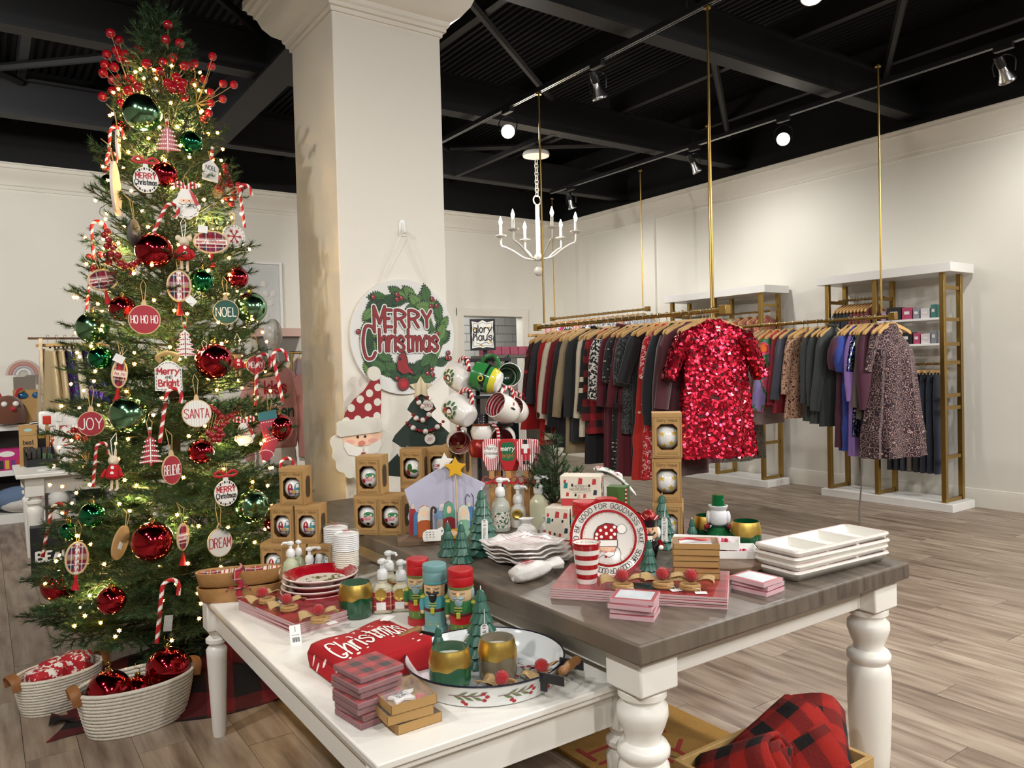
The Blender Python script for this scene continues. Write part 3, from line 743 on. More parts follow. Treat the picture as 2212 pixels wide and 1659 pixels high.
# second rail
mauve = fab('cloth_mauve_knit', '8a7674', noise=(90, .25), bump=(120, .9)); taupe = fab('cloth_taupe', '5f544c', noise=(200, .5))
shack = fab('cloth_shacket', '3d4242', noise=(160, .25), bump=(260, .6)); slate = fab('cloth_slate_knit', '474a57', bump=(60, 1, (1, 1, 4)))
intar = fab('cloth_intarsia', '8677a8', ('blotch', 6.5, [(0, '8a7ab0'), (.42, '2f6b2f'), (.49, 'c9507f'), (.57, 'c9302a'), (.63, 'd8631f'), (.7, '8a7ab0')]), noise=(160, .15))
boho = fab('cloth_boho', '9a6a55', ('blotch', 45, [(0, '5a1f28'), (.42, 'c7a284'), (.58, '8f4a3c'), (.66, 'd8bfa0')]), noise=None)
greyfl = fab('cloth_grey_floral', '6b6156', ('blotch', 70, [(0, '4a4038'), (.48, '8b8272'), (.6, '5c4a48')]), noise=None)
plum = fab('cloth_plum', '4a2033'); blue = fab('cloth_blue', '2c3f8f'); lilac = fab('cloth_lilac', '9a78bf')
msq = mat('multi_sequin', 'aab0c0', .15, .9, pat=('cells', 70, [(0, '2a2d6a'), (.3, 'c9c9d8'), (.5, '3a6a5a'), (.65, '101018'), (.85, '8a8ac0')]))
pais = fab('cloth_paisley', '2c161e', ('swirl', 26, 'a88a84', 3.0), noise=None, bump=None)
B2 = [('denim_jacket', 'faded blue denim jacket at the far end of the second rail', fab('cloth_denim', '5a6a86'), .6, dict(sl=.4)),
      ('dress', 'long grey flower print dress hanging low behind the sequin dress', greyfl, 1.28, dict(strap=1, hem=.32, tier=.7, amp=.35, th=.07)),
      ('coat', 'taupe boucle coat on the second rail', taupe, 1.0, dict(sl=.6)),
      ('cardigan', 'mauve cable knit cardigan beside the taupe coat', mauve, .86, dict(sl=.68, sw=.07)),
      ('cardigan', 'second mauve knit cardigan with cuffs hanging low', mauve, .9, dict(sl=.74, sw=.07, splay=.08)),
      ('sweater', 'orange and grey sweater showing a thin edge', fab('cloth_orange', 'b4552c'), .7, dict(sl=.5)),
      ('sweater', 'lavender sweater with green, pink and orange landscape pattern', intar, .72, dict(sl=.66, sw=.105, splay=.17, hem=.25)),
      ('sweater', 'red-edged landscape sweater behind the slate knit', fab('cloth_red_edge', '8f2430'), .78, dict(sl=.6)),
      ('sweater', 'slate grey cable knit sweater', slate, .6, dict(sl=.55, sw=.075, splay=.08)),
      ('blouse', 'rust and cream boho flower blouse', boho, .82, dict(sl=.5, sw=.06, hem=.25)),
      ('shacket', 'charcoal green wool shirt jacket, rearmost of three', shack, .84, dict(sl=.58, sw=.07)),
      ('shacket', 'charcoal green wool shirt jacket, middle of three', shack, .86, dict(sl=.6, sw=.07)),
      ('shacket', 'charcoal green wool shirt jacket with button cuff, front of three', shack, .88, dict(sl=.64, sw=.078, splay=.09, collar=shack)),
      ('dress', 'plum dress with short puff sleeves', plum, 1.05, dict(sl=.28, sw=.075, puff=.7, hem=.25, tier=.6)),
      ('dress', 'royal blue dress with puff sleeves', blue, 1.08, dict(sl=.3, sw=.07, puff=.6, hem=.23, tier=.7)),
      ('blouse', 'lilac blouse beside the royal blue dress', lilac, 1.12, dict(sl=.55, sw=.06, puff=.4)),
      ('sequin_dress', 'short dress of multicoloured sequins', msq, .95, dict(sl=.3, sw=.06)),
      ('dress', 'mauve grey dress between the sequins and the plum blouse', taupe, .8, dict(sl=.6)),
      ('blouse', 'plum long-sleeved blouse next to the paisley dress', plum, 1.08, dict(sl=.62, sw=.075, puff=.6, splay=.02)),
      ('dress', 'paisley dress, rearmost of two at the rail end', pais, 1.1, dict(sl=.3, hem=.28, th=.06, tier=.75)),
      ('dress', 'wide dark paisley dress at the near end of the second rail', pais, 1.12, dict(strap=1, sh=.21, hem=.3, th=.1, folds=9, amp=.3, tier=.75))]
n = len(B2); PX2 = [1590, 1601, 1613, 1645, 1656, 1667, 1682, 1700, 1716, 1738, 1768, 1784, 1802, 1836, 1851, 1865, 1873, 1881, 1894, 1914, 1928]
for i, (nm, lab, mt, L, kw) in enumerate(B2):
    k = (PX2[i] - CX) / FPX; y = RX2 * (cos(YAW) - sin(YAW) * k) / (sin(YAW) + cos(YAW) * k); p = Vector((RX2, y, Z1)); rz = rad(random.uniform(-6, 6) - (16 if i == n - 1 else 0))
    hang('w', p, rz, hlab(lab), g2)
    if i > 8 and i % 2: hang('w', p + Vector((0, -.045, 0)), rz + .06, L2, g2)
    garment(nm, lab, nm.split('_')[-1], p, rz, mt, L, **kw)
tag(MB().tube([(RX2 - .12, RB0 + .25, .7), (RX2 - .11, RB0 + .24, .4), (RX2 - .115, RB0 + .26, .2), (RX2 - .13, RB0 + .25, .02)], [.014, .012, .015, .02], 8, flat=.2).build('sash_belt', mt=taupe), 'long taupe sash belt dangling almost to the floor', 'belt')
# high rear rail: many small tops seen only by their shoulders
cols3 = [('pale pink', 'd9a9a6', None), ('hot pink', 'c2356f', None), ('white and lilac print', 'd9d2dc', ('blotch', 40, [(0, 'e3dfe4'), (.55, '8a7f9a')])), ('black and white print', '333338', ('blotch', 40, [(0, '2c2c30'), (.5, 'd8d4d0')])), ('peach', 'd8a58a', None), ('white striped', 'e2e2e6', ('stripe', 'X', 40, [(0, 'e6e6ea'), (.6, '8d90a0')]))]
ms3 = [fab('rear_' + a.replace(' ', '_'), b, c) for a, b, c in cols3]
order3 = [0, 0, 4, 2, 1, 3, 3, 0, 4, 3, 2, 2, 5, 5, 2, 5, 5, 4, 5, 5]
for i, q in enumerate(order3):
    y = RC1 - .08 - (RC1 - RC0 - .16) * i / (len(order3) - 1)
    hang('w', (RX3, y, Z3), 0, L3, g3)
    garment('top', cols3[q][0] + ' top hanging on the high rear rail', 'top', (RX3, y, Z3), 0, ms3[q], .62, sl=.25, group='tops on the high rear rail, ' + cols3[q][0])

# =================== GOLD SHELF RACKS ===================
def rack(lab, y0, y1, mid, x0=7.6, x1=8.04, H=2.4):
    t = thing('display_rack', lab, 'display rack', (x0, y0, 0)); D = x1 - x0; W_ = y1 - y0
    MB().box((D / 2, W_ / 2, .04), (D, W_, .08)).build('base', t, m_white, bev=.003)
    MB().box((D / 2, W_ / 2, H - .045), (D + .02, W_ + .02, .09)).build('top_board', t, m_white, bev=.003)
    for y in (.1, mid - y0, W_ - .08):
        for x in (.06, D - .05): MB().box((x, y, H / 2 - .005), (.045, .045, H - .17)).build('post', t, m_gold, bev=.002)
        zs = (2.17, 1.86, 1.62, 1.44, 1.12, 1.0, .52, .1) if y < .2 else (2.12, .1)
        for z in zs: MB().box((D / 2, y, z), (D - .16, .03, .035)).build('rung', t, m_gold)
    return t
yA1 = 5.05; yA0 = 3.65; yAm = pX(1893, 800, 7.66).y
rack('gold-framed display rack with boxed goods shelves against the right wall', yA0, yA1, yAm)
rack('gold-framed display rack with pink dresses farther along the right wall', 5.75, 7.35, 6.55)
def rbar(y0, y1, z, lab):
    t = thing('rack_bar', lab, 'clothes bar'); MB().tube([(7.84, y0, z), (7.84, y1, z)], .012, 10).build('bar', t, m_gold); return t
for z, lab in ((1.87, 'upper white shelf with boxed goods in the right rack'), (1.62, 'lower white shelf with boxed goods in the right rack')):
    tag(MB().box((7.82, (yA0 + .1 + yAm) / 2, z), (.36, yAm - yA0 - .15, .022)).build('rack_shelf', mt=m_white, bev=.002), lab, 'shelf')
rbar(yAm, yA1 - .08, 2.14, 'short gold bar with rust shirts in the right rack')
rbar(yA0 + .1, yAm, 1.43, 'short gold bar with jeans in the right rack')
rbar(5.85, 7.27, 2.1, 'gold bar with pink print dresses in the far rack')
shirts = [('black', '17181c')] * 3 + [('navy', '1d2230')] * 2 + [('rust', '6a2f22')] * 5
for i, (nm, c) in enumerate(shirts):
    y = yA1 - .16 - (yA1 - yAm - .26) * i / 9
    hang('w', (7.84, y, 2.14), 0, 'wooden hanger with a shirt in the right rack', 'hangers in the right rack')
    garment('shirt', nm + ' shirt on the upper bar of the right rack', 'shirt', (7.84, y, 2.14), 0, fab('rack_' + nm, c), .7, sl=.5, sh=.19, group=nm + ' shirts in the right rack')
jean = fab('cloth_jeans', '272d3d'); 
for i in range(8):
    y = yAm - .08 - (yAm - yA0 - .3) * i / 7; m_ = [fab('cloth_black_denim', '191a1e'), jean, taupe][(0, 0, 1, 2, 0, 1, 1, 1)[i]]
    hang('c', (7.84, y, 1.43), 0, 'clip hanger with trousers in the right rack', 'clip hangers in the right rack')
    trousers('jeans', ('black', 'black', 'dark blue', 'taupe', 'black', 'dark blue', 'dark blue', 'dark blue')[i] + ' trousers clipped in the right rack', (7.84, y, 1.43), 0, m_, .98, group='trousers in the right rack, ' + ('black', 'black', 'blue', 'taupe', 'black', 'blue', 'blue', 'blue')[i])
pinkfl = fab('cloth_coral_floral', 'b0604f', ('blotch', 60, [(0, 'a8503f'), (.5, 'd9a08c'), (.57, '94392f')]), noise=None)
for i in range(11):
    y = 7.2 - 1.3 * i / 10; q = 0 if i < 5 else (1 if i < 7 else 2)
    hang('w', (7.84, y, 2.1), 0, 'wooden hanger in the far gold rack', 'hangers in the far gold rack')
    garment('dress', ('dark print dress in the far gold rack', 'cream dress in the far gold rack', 'coral flower print dress in the far gold rack')[q], 'dress', (7.84, y, 2.1), 0, (greyfl, cream, pinkfl)[q], .95, sl=.35, sw=.06, group=('dark dresses', 'cream dresses', 'coral dresses')[q] + ' in the far rack')
# boxed goods on the rack shelves
bc = [('black', '1d1d22'), ('pink', 'b4486a'), ('teal', '3f7f7a'), ('grey', '8a8f96'), ('lilac', '9d86a8'), ('pale', 'd6cfd0')]
def goods(z, y0, y1, seq, sh):
    y = y1; k = 0
    while y > y0 + .05:
        q = seq[k % len(seq)]; w_ = .055 + .06 * ((k * 7) % 5) / 5 + (.07 if q == 0 else 0); h = .1 + .03 * ((k * 3) % 4) / 3
        t = thing('boxed_gift', bc[q][0] + ' small gift box on the ' + sh + ' rack shelf', 'box', (7.72, y - w_ / 2, z + .011), group=bc[q][0] + ' boxes on the ' + sh + ' rack shelf')
        MB().box((0, 0, h / 2), (.1, w_ - .006, h)).build('carton', t, mat('gift_' + bc[q][0], bc[q][1], .5), bev=.002)
        MB().box((-.051, 0, h * .55), (.002, w_ * .5, h * .25)).build('label_panel', t, mat('gift_panel', 'e3dfdc', .6))
        y -= w_ + .008; k += 1
goods(1.87, yA0 + .16, yAm - .05, [4, 0, 1, 3, 5, 2, 4, 0], 'upper'); goods(1.62, yA0 + .16, yAm - .05, [5, 4, 0, 1, 5, 3, 4], 'lower')
# =================== CHRISTMAS TREE ===================
TD = 4.05
_a = pd(395, 1420, TD); TX, TY = _a.x, _a.y
RP = [(.18, .5), (.38, .66), (.7, .65), (1.03, .6), (1.52, .5), (2.0, .43), (2.5, .36), (2.87, .26), (3.24, .12), (3.45, .03)]
def RT(z):
    if z <= RP[0][0]: return RP[0][1]
    for (a, b), (c, d) in zip(RP, RP[1:]):
        if z <= c: return b + (d - b) * (z - a) / (c - a)
    return .02
m_bark = mat('tree_stem', '3c2f22', .8)
def needle_mat():
    k = N('fir_needles'); g = k.n('ShaderNodeNewGeometry')
    k.l(k.ramp(g.outputs['Random Per Island'], [(0, '1c3524'), (.4, '2c4a2c'), (.75, '3d5c33'), (1, '516b3c')], False), k.b.inputs['Base Color'])
    k.b.inputs['Roughness'].default_value = .55; k.b.inputs['Specular IOR Level'].default_value = .3
    return k.m
m_needle = needle_mat()
def branch_mesh(L, dens=520):
    mb = MB().m(m_bark); tw = []
    stem = [(L * f, 0, L * (-.10 * f + .16 * f * f)) for f in [i / 8 for i in range(9)]]
    mb.tube(stem, [.006 * (1 - .7 * i / 8) for i in range(9)], 5)
    S = lambda f: Vector(stem[int(min(7.99, f * 8))]).lerp(Vector(stem[min(8, int(f * 8) + 1)]), f * 8 % 1)
    tw.append([Vector(p) for p in stem]); s = .2 * L
    while s < L * .97:
        for sd in (-1, 1):
            l = (.42 * (L - s) + .05) * random.uniform(.7, 1.1); a = rad(random.uniform(38, 62)) * sd; up = random.uniform(-.25, .5)
            d = Vector((cos(a), sin(a), up * .5)).normalized(); b = S(s / L)
            tw.append([b, b + d * l * .5, b + d * l + Vector((0, 0, l * .08))])
            if l > .14:
                for q in (.4, .65):
                    a2 = a + rad(random.choice((-40, 40))); d2 = Vector((cos(a2), sin(a2), up * .3 + random.uniform(-.3, .4))).normalized()
                    tw.append([b + d * l * q, b + d * l * q + d2 * l * .4])
        s += random.uniform(.035, .055)
    for w_ in tw[1:]: mb.tube([tuple(p) for p in w_], .0018, 3)
    mb.m(m_needle)
    for w_ in tw:
        for a, b in zip(w_, w_[1:]):
            dv = b - a; ll = dv.length; dn = dv.normalized(); x = dn.orthogonal().normalized(); y = dn.cross(x)
            for _ in range(int(ll * dens) + 1):
                f = random.random(); an = random.random() * 2 * pi; o = x * cos(an) + y * sin(an)
                p = a + dv * f; nd = (dn * random.uniform(.5, 1.0) + o * random.uniform(.5, .9)).normalized(); sd = nd.cross(o).normalized() * .0016
                q = p + nd * random.uniform(.022, .036)
                mb.add([p - sd, p + sd, q], [(0, 1, 2)])
    return mb.mesh('branch', 0)
BL = [.12, .2, .3, .42, .56, .7]
BM = [[branch_mesh(l) for _ in range(2)] for l in BL]
tree = thing('christmas_tree', 'tall slim artificial Christmas tree crowded with ornaments and warm lights', 'christmas tree', (TX, TY, 0))
MB().tube([(0, 0, .0), (0, 0, 1.5), (0, 0, 3.3)], [.03, .022, .008], 8).build('trunk', tree, m_bark)
for a in range(3): MB().tube([(0, 0, .12), (.3 * cos(a * 2.1 + .4), .3 * sin(a * 2.1 + .4), .012)], .012, 6).build('stand_leg', tree, m_dark)
FA = math.atan2(-TY, -TX)          # plan angle from the tree to the viewer
def branch(phi, z, L, el, rollv=0):
    i = min(range(len(BL)), key=lambda q: abs(BL[q] - L)); o = bpy.data.objects.new('branch', random.choice(BM[i])); COL.objects.link(o); o.parent = tree
    o.location = (0, 0, z); o.rotation_euler = Euler((rollv, -el, phi)); o.scale = (L / BL[i],) * 3
nbr = 0; z = .3; k = 0
while z < 3.24:
    R_ = RT(z + (.02)); cnt = max(4, int(4.5 + 8.5 * R_ / .66)); k += 1
    for i in range(cnt):
        phi = 2 * pi * (i + .5 * (k % 2)) / cnt + random.uniform(-.2, .2); dl = (phi - FA + pi) % (2 * pi) - pi
        if abs(dl) > 1.9 and i % 2: continue
        L = R_ * random.uniform(.88, 1.12); f = (z - .3) / 3.0
        branch(phi, z + random.uniform(-.03, .03), L, rad(-6 + 42 * f + random.uniform(-8, 8)), random.uniform(-.4, .4)); nbr += 1
    z += .098 if z < 2.6 else .075
for i in range(6): branch(i * 1.05, 3.2, .16, rad(58 + 8 * (i % 3))); nbr += 1
branch(0, 3.24, .15, rad(88)); nbr += 1
# long straggling boughs at the lower left
for px, py in [(70, 1255), (45, 1365), (110, 1385), (65, 1290), (250, 1418), (440, 1405), (420, 1350)]:
    c = pd(px, py, TD - .25 if px > 200 else TD - .1); v = c - Vector((TX, TY, c.z + .12)); L = sqrt(v.x ** 2 + v.y ** 2)
    branch(math.atan2(v.y, v.x), c.z + .1, min(L, .85), rad(-4)); nbr += 1
print('branches', nbr)
def tp(px, py, out=.0):
    """point on the foliage surface seen at px, py"""
    d = TD
    for _ in range(4):
        p = pd(px, py, d); ax = Vector((TX, TY, p.z)); off = (p - ax).dot(_R0); r = RT(p.z) * .93
        d = TD - sqrt(max(r * r - off * off, .0009)) - out
    return pd(px, py, d)
# string lights
m_warm = mat('fairy_bulb', 'fff0c8', .3, emit=('ffc26a', 110))
bm = MB().m(mat('fairy_halo', 'ffb45a', .3, emit=('ff9a30', 3.5)))  # glowing petals put in as the warm halo around each bulb
for i in range(6):
    a = 2 * pi * i / 6 + pi / 2; r = .0115 + .002 * (i % 2)
    bm.add([(r * cos(a), r * sin(a), .004), (.0045 * cos(a + .9), .0045 * sin(a + .9), 0), (0, 0, .01), (.0045 * cos(a - .9), .0045 * sin(a - .9), 0)], [(0, 1, 2), (0, 2, 3), (0, 3, 1)])
bm.m(m_warm).sph((0, 0, .004), .0068, 8); bm = bm.mesh('bulb', 0)
lights = thing('string_lights', 'string of warm white fairy lights wound around the tree', 'string lights', (TX, TY, 0))
wire = []; NB = 280
for i in range(NB):
    f = (i + .5) / NB; z = .3 + 2.75 * (1 - sqrt(1 - f * .985)) if f < .999 else 3
    z = .28 + 2.78 * f ** 1.12; phi = FA - 2.0 + 4.0 * ((i * .618034) % 1) + random.uniform(-.15, .15); r = RT(z) * random.uniform(.66, 1.0)
    p = Vector((r * cos(phi), r * sin(phi), z + random.uniform(-.05, .05))); wire.append(p)
    o = bpy.data.objects.new('bulb', bm); COL.objects.link(o); o.parent = lights; o.location = p
    o.rotation_euler = (UP + random.uniform(-.3, .3), random.uniform(-.5, .5), facing((TX + p.x, TY + p.y)) + random.uniform(-.5, .5))
for i in range(16):
    z = .45 + 2.5 * i / 15; a = FA + (-1.1, .9, 0, -.5, .5)[i % 5]; l = bpy.data.lights.new('fairy_glow', 'POINT'); l.energy = 7; l.color = (1, .7, .3); l.shadow_soft_size = .03
    lo = bpy.data.objects.new('fairy_glow', l); COL.objects.link(lo); lo.location = (TX + .6 * RT(z) * cos(a), TY + .6 * RT(z) * sin(a), z)
wire = [(.82 * RT(z) * cos(a), .82 * RT(z) * sin(a), z) for a, z in [(i * .3, .3 + 2.8 * i / 360) for i in range(360)]]
MB().tube(wire, .0016, 4).build('light_wire', lights, mat('wire_green', '20301f', .6))

# ---------------- ornaments
m_twine = mat('twine', 'b79a63', .9); m_cap = mat('ornament_cap', 'c9b26a', .25, 1)
m_redb = mat('ball_red', 'c4122a', .09, 1, coat=.6); m_grnb = mat('ball_green', '12925a', .09, 1, coat=.6); m_ltg = mat('ball_light_green', '86bf95', .13, 1, coat=.6)
m_wim = mat('white_wood', 'e8e5de', .6); m_rim = mat('wood_rim', 'd2b48a', .6); m_tag = mat('paper_tag', 'eceae6', .7)
m_rt = mat('ornament_red', 'a32a36', .65, noise=(50, .06)); m_gt = mat('ornament_green', '1e5045', .65); m_rl = mat('print_red', 'b0202c', .6); m_bl = mat('print_black', '1b1b1d', .6); m_wl = mat('print_white', 'f2efe8', .6)
m_rib = mat('ribbon_red', 'b3121e', .4, sheen=.3); m_blush = mat('print_blush', 'e7a99a', .7); m_skin = mat('print_skin', 'f0c4a4', .65)
def hook(t, r):
    MB().lathe([(.011, 0), (.012, .012), (.006, .016), (0, .017)], 12, (0, 0, r * .985)).build('cap', t, m_cap)
    MB().tube(smoothc([(0, 0, r + .014), (.01, 0, r + .024), (0, .004, r + .034), (-.008, .012, r + .03), (0, .03, r + .045)]), .0013, 5).build('hook', t, m_cap)
def ball(px, py, rp, mt, lab, out=.0, grp=None):
    p = tp(px, py, out); r = m_px(rp, p)
    t = thing('ball_ornament', lab, 'ornament', p, (0, 0, facing(p)), grp)
    MB().sph((0, 0, 0), r, 32).build('ball', t, mt, 180); hook(t, r); return t
for a in [(308, 243, 40, m_ltg, 'big pale green ball just below the berry sprays', .06), (412, 308, 25, m_grnb, 'small emerald ball right of the pink tree ornament', .02),
          (355, 377, 28, m_redb, 'red ball beside the round black-lettered ornament near the top'), (237, 394, 18, m_grnb, 'small emerald ball at the upper left edge of the tree', .02), (262, 272, 19, m_redb, 'small red ball tucked left of the big pale green ball', -.03),
          (333, 541, 39, m_redb, 'big red ball under the tilted candy cane', .03), (436, 606, 25, m_grnb, 'emerald ball right of the tall plaid hoop', .02), (511, 601, 25, m_redb, 'red ball at the right edge above the dark green word disc', .02),
          (265, 667, 28, m_redb, 'red ball touching the red three-word disc', -.02), (542, 665, 34, m_ltg, 'pale green ball peeking out right of the dark green word disc', -.02), (200, 708, 34, m_ltg, 'pale green ball at the left edge half covered by a bough', .0),
          (217, 773, 25, m_grnb, 'emerald ball above the left plaid hoop', .02), (462, 780, 40, m_redb, 'big red ball wearing a white price tag', .03), (278, 895, 40, m_ltg, 'big pale green ball in the middle left of the tree', .03),
          (434, 976, 27, m_redb, 'red ball below the white round name disc', .02), (602, 924, 31, m_redb, 'red ball hidden behind the wooden stocking', -.02), (199, 1113, 27, m_grnb, 'emerald ball low on the left side', .02),
          (543, 1093, 37, m_ltg, 'big pale green ball low on the right side', .02), (329, 1170, 43, m_redb, 'largest red ball low in the middle of the tree', .03), (128, 1263, 37, m_redb, 'red ball at the lowest left bough', .02),
          (241, 1297, 30, m_redb, 'red ball just above the baskets', .02), (594, 1128, 23, m_redb, 'small red ball at the right edge near the kraft boxes', .0), (148, 1148, 19, m_grnb, 'small emerald ball behind the bead garland at lower left', -.02)]: ball(*a)
def flat(px, py, lab, name='flat_ornament', yaw=0, roll=0, out=.05, cat='ornament'):
    p = tp(px, py, out); t = thing(name, lab, cat, p, (UP, roll, facing(p, yaw))); return t, (lambda n_: m_px(n_, p))
def twine(t, y, L=.1, beads=0, mt=None, w=.0018):
    MB().tube([(-.004, y, 0), (-.012, y + L * .7, -.01), (0, y + L, -.045), (.012, y + L * .7, -.01), (.004, y, 0)], w, 5).build('twine_loop', t, mt or m_twine)
    for i in range(beads): MB().sph((0, y + .012 + i * .017, .002), .0085, 10).build('bead', t, (m_rib, m_wim)[i % 2])
def word(px, py, rp, txt, face, ink, lab, yaw=0, ry=None, h=.028, roll=0, lw=.0016, wd=1.0, rim=None):
    t, u = flat(px, py, lab, 'word_disc', yaw, roll); r = u(rp); R2 = u(ry) if ry else r
    MB().ext(circ(r, 36, R2), -.006, .004).build('rim', t, rim or m_rim, 50)
    MB().ext(circ(r * .94, 36, R2 * .94), .003, .0055).build('face', t, face, 50)
    MB().ext([(-.012, R2 * .97), (.012, R2 * .97), (.008, R2 + .018), (0, R2 + .024), (-.008, R2 + .018)], -.004, .002).build('hanging_tab', t, rim or m_rim)
    b = MB(); n = len(txt)
    for i, s in enumerate(txt): b.text(s, h, lw, .0062, 0, (n - 1 - 2 * i) * h * .75 - h / 2, sx=wd)
    b.build('lettering', t, ink, 0); twine(t, R2 + .02, .1); return t
word(312, 690, 32, ['HO HO HO'], m_rt, m_wl, 'red wooden disc reading HO HO HO', h=.034, wd=.53, lw=.0018)
word(488, 674, 27, ['NOEL'], m_gt, m_wl, 'dark green wooden disc reading NOEL', h=.042, wd=.75, lw=.002, yaw=8)
word(197, 915, 27, ['JOY'], m_rt, m_wl, 'red wooden disc reading JOY', h=.048, wd=.85, lw=.0022, yaw=-12)
word(425, 893, 30, ['SANTA'], mat('corrugated_white', 'e6e3dd', .6, pat=('stripe', 'X', 90, [(0, 'e8e5de'), (.75, 'c9c6c0')])), m_rl, 'white ribbed disc reading SANTA', h=.042, wd=.6, lw=.002, yaw=6)
word(371, 1015, 22, ['BELIEVE'], m_rt, m_wl, 'narrow red oval reading BELIEVE', ry=32, h=.044, wd=.37, lw=.0018, yaw=30)
word(475, 1172, 26, ['DREAM'], m_wim, m_rl, 'white wooden disc reading DREAM', ry=31, h=.044, wd=.52, lw=.0019, yaw=15)
word(552, 788, 20, ['MERRY'], m_rt, m_wl, 'red wooden disc behind a candy cane at the right edge', h=.03, wd=.6, lw=.0015, yaw=20)
# white baubles with black lettering and a leaf ring
def merry(px, py, rp, lab, yaw):
    t, u = flat(px, py, lab, 'lettered_bauble', yaw, out=.07); r = u(rp)
    MB().ext(circ(r, 36, r * 1.12), -.004, .004).build('board', t, m_wim, 50)
    MB().ext([(-.012, r * 1.1), (.012, r * 1.1), (.009, r * 1.1 + .02), (-.009, r * 1.1 + .02)], -.004, .004).build('neck', t, m_wim)
    b = MB().m(m_bl)
    for i in range(26):
        a = 2 * pi * i / 26; c, s = cos(a) * r * .86, sin(a) * r * .96
        if abs(s) < r * .28: continue
        b.m(m_bl if i % 4 else m_rl); b.disc(c, s, .0042 if i % 2 else .003, .005, 8, .007 if i % 2 else .003)
    b.m(m_rl).text('MERRY', r * .46, .0022, .0052, 0, r * .12, sx=.85); b.m(m_bl).text('Christmas', r * .42, .0018, .0052, 0, -r * .42, sx=.72)
    b.build('lettering', t, smooth=0)
    q = MB()
    for s in (-1, 1): q.tube(smoothc([(0, r * 1.1 + .025, .004), (s * .03, r * 1.1 + .045, .008), (s * .055, r * 1.1 + .03, .004), (s * .035, r * 1.1 + .02, .006), (0, r * 1.1 + .022, .006)]), .006, 6, flat=.25)
    q.build('ribbon_bow', t, m_rib); twine(t, r * 1.1 + .02, .07)
merry(315, 389, 25, 'round white ornament with Merry Christmas lettering near the tree top', 4); merry(488, 1065, 25, 'round white ornament with Merry Christmas lettering low beside the pale green ball', 22)
# santa faces
def santa_orn(px, py, wp, lab, yaw):
    t, u = flat(px, py, lab, 'santa_ornament', yaw, out=.06); s = u(wp) / 2
    bd = [(s * 1.0 * cos(a) * (1 + .06 * cos(9 * a)), -s * .1 + s * 1.0 * sin(a) * (1 + .06 * cos(9 * a))) for a in [2 * pi * i / 60 for i in range(60)]]
    MB().ext(bd, -.004, .004).build('beard', t, m_wim, 30)
    MB().ext([(-s * .62, s * .45), (s * .62, s * .45), (s * .55, s * .95), (s * .2, s * 1.35), (-s * .3, s * 1.3), (-s * .58, s * .9)], -.004, .0045).build('cap', t, m_wim)
    MB().ext([(s * .2, s * 1.25), (s * .55, s * .95), (s * .95, s * .1), (s * .7, -s * .05), (s * .45, s * .5)], .002, .008).build('cap_tail', t, m_rib)
    b = MB().m(m_skin).poly([(-s * .5, s * .2), (s * .5, s * .2), (s * .45, s * .45), (-s * .45, s * .45)], .0046).m(m_bl).disc(-s * .2, s * .33, s * .06, .0052, 8).disc(s * .2, s * .33, s * .06, .0052, 8)
    for q in (-1, 1): b.rib([(q * s * .04, s * .08), (q * s * .3, s * .0), (q * s * .55, s * .12)], .0012, .0052)
    b.rib([(s * .1 * cos(a) + s * .62, -s * .1 + s * .14 * sin(a)) for a in [i * .6 for i in range(11)]], .001, .0052)
    for i in range(7): b.rib([(s * .85 * cos(a), -s * .12 + s * .85 * sin(a)) for a in [pi + i * .45 + .1 * j for j in range(4)]], .0009, .0052)
    b.m(m_blush).disc(0, s * .2, s * .08, .0053, 8).build('face_print', t, smooth=0); twine(t, s * 1.3, .07)
    q = MB()
    for sd in (-1, 1): q.tube(smoothc([(0, s * 1.35, .004), (sd * .028, s * 1.35 + .025, .01), (sd * .05, s * 1.35 + .008, .004), (0, s * 1.35, .006)]), .006, 6, flat=.25)
    q.build('ribbon_bow', t, mat('ribbon_stripe', 'c01c26', .5, pat=('stripe', 'X', 60, [(0, 'c01c26'), (.55, 'f0e9e2')])))
santa_orn(403, 443, 54, 'white Santa face ornament with striped ribbon near the top', 0); santa_orn(528, 940, 42, 'white Santa face ornament left of the wooden stocking', 18)
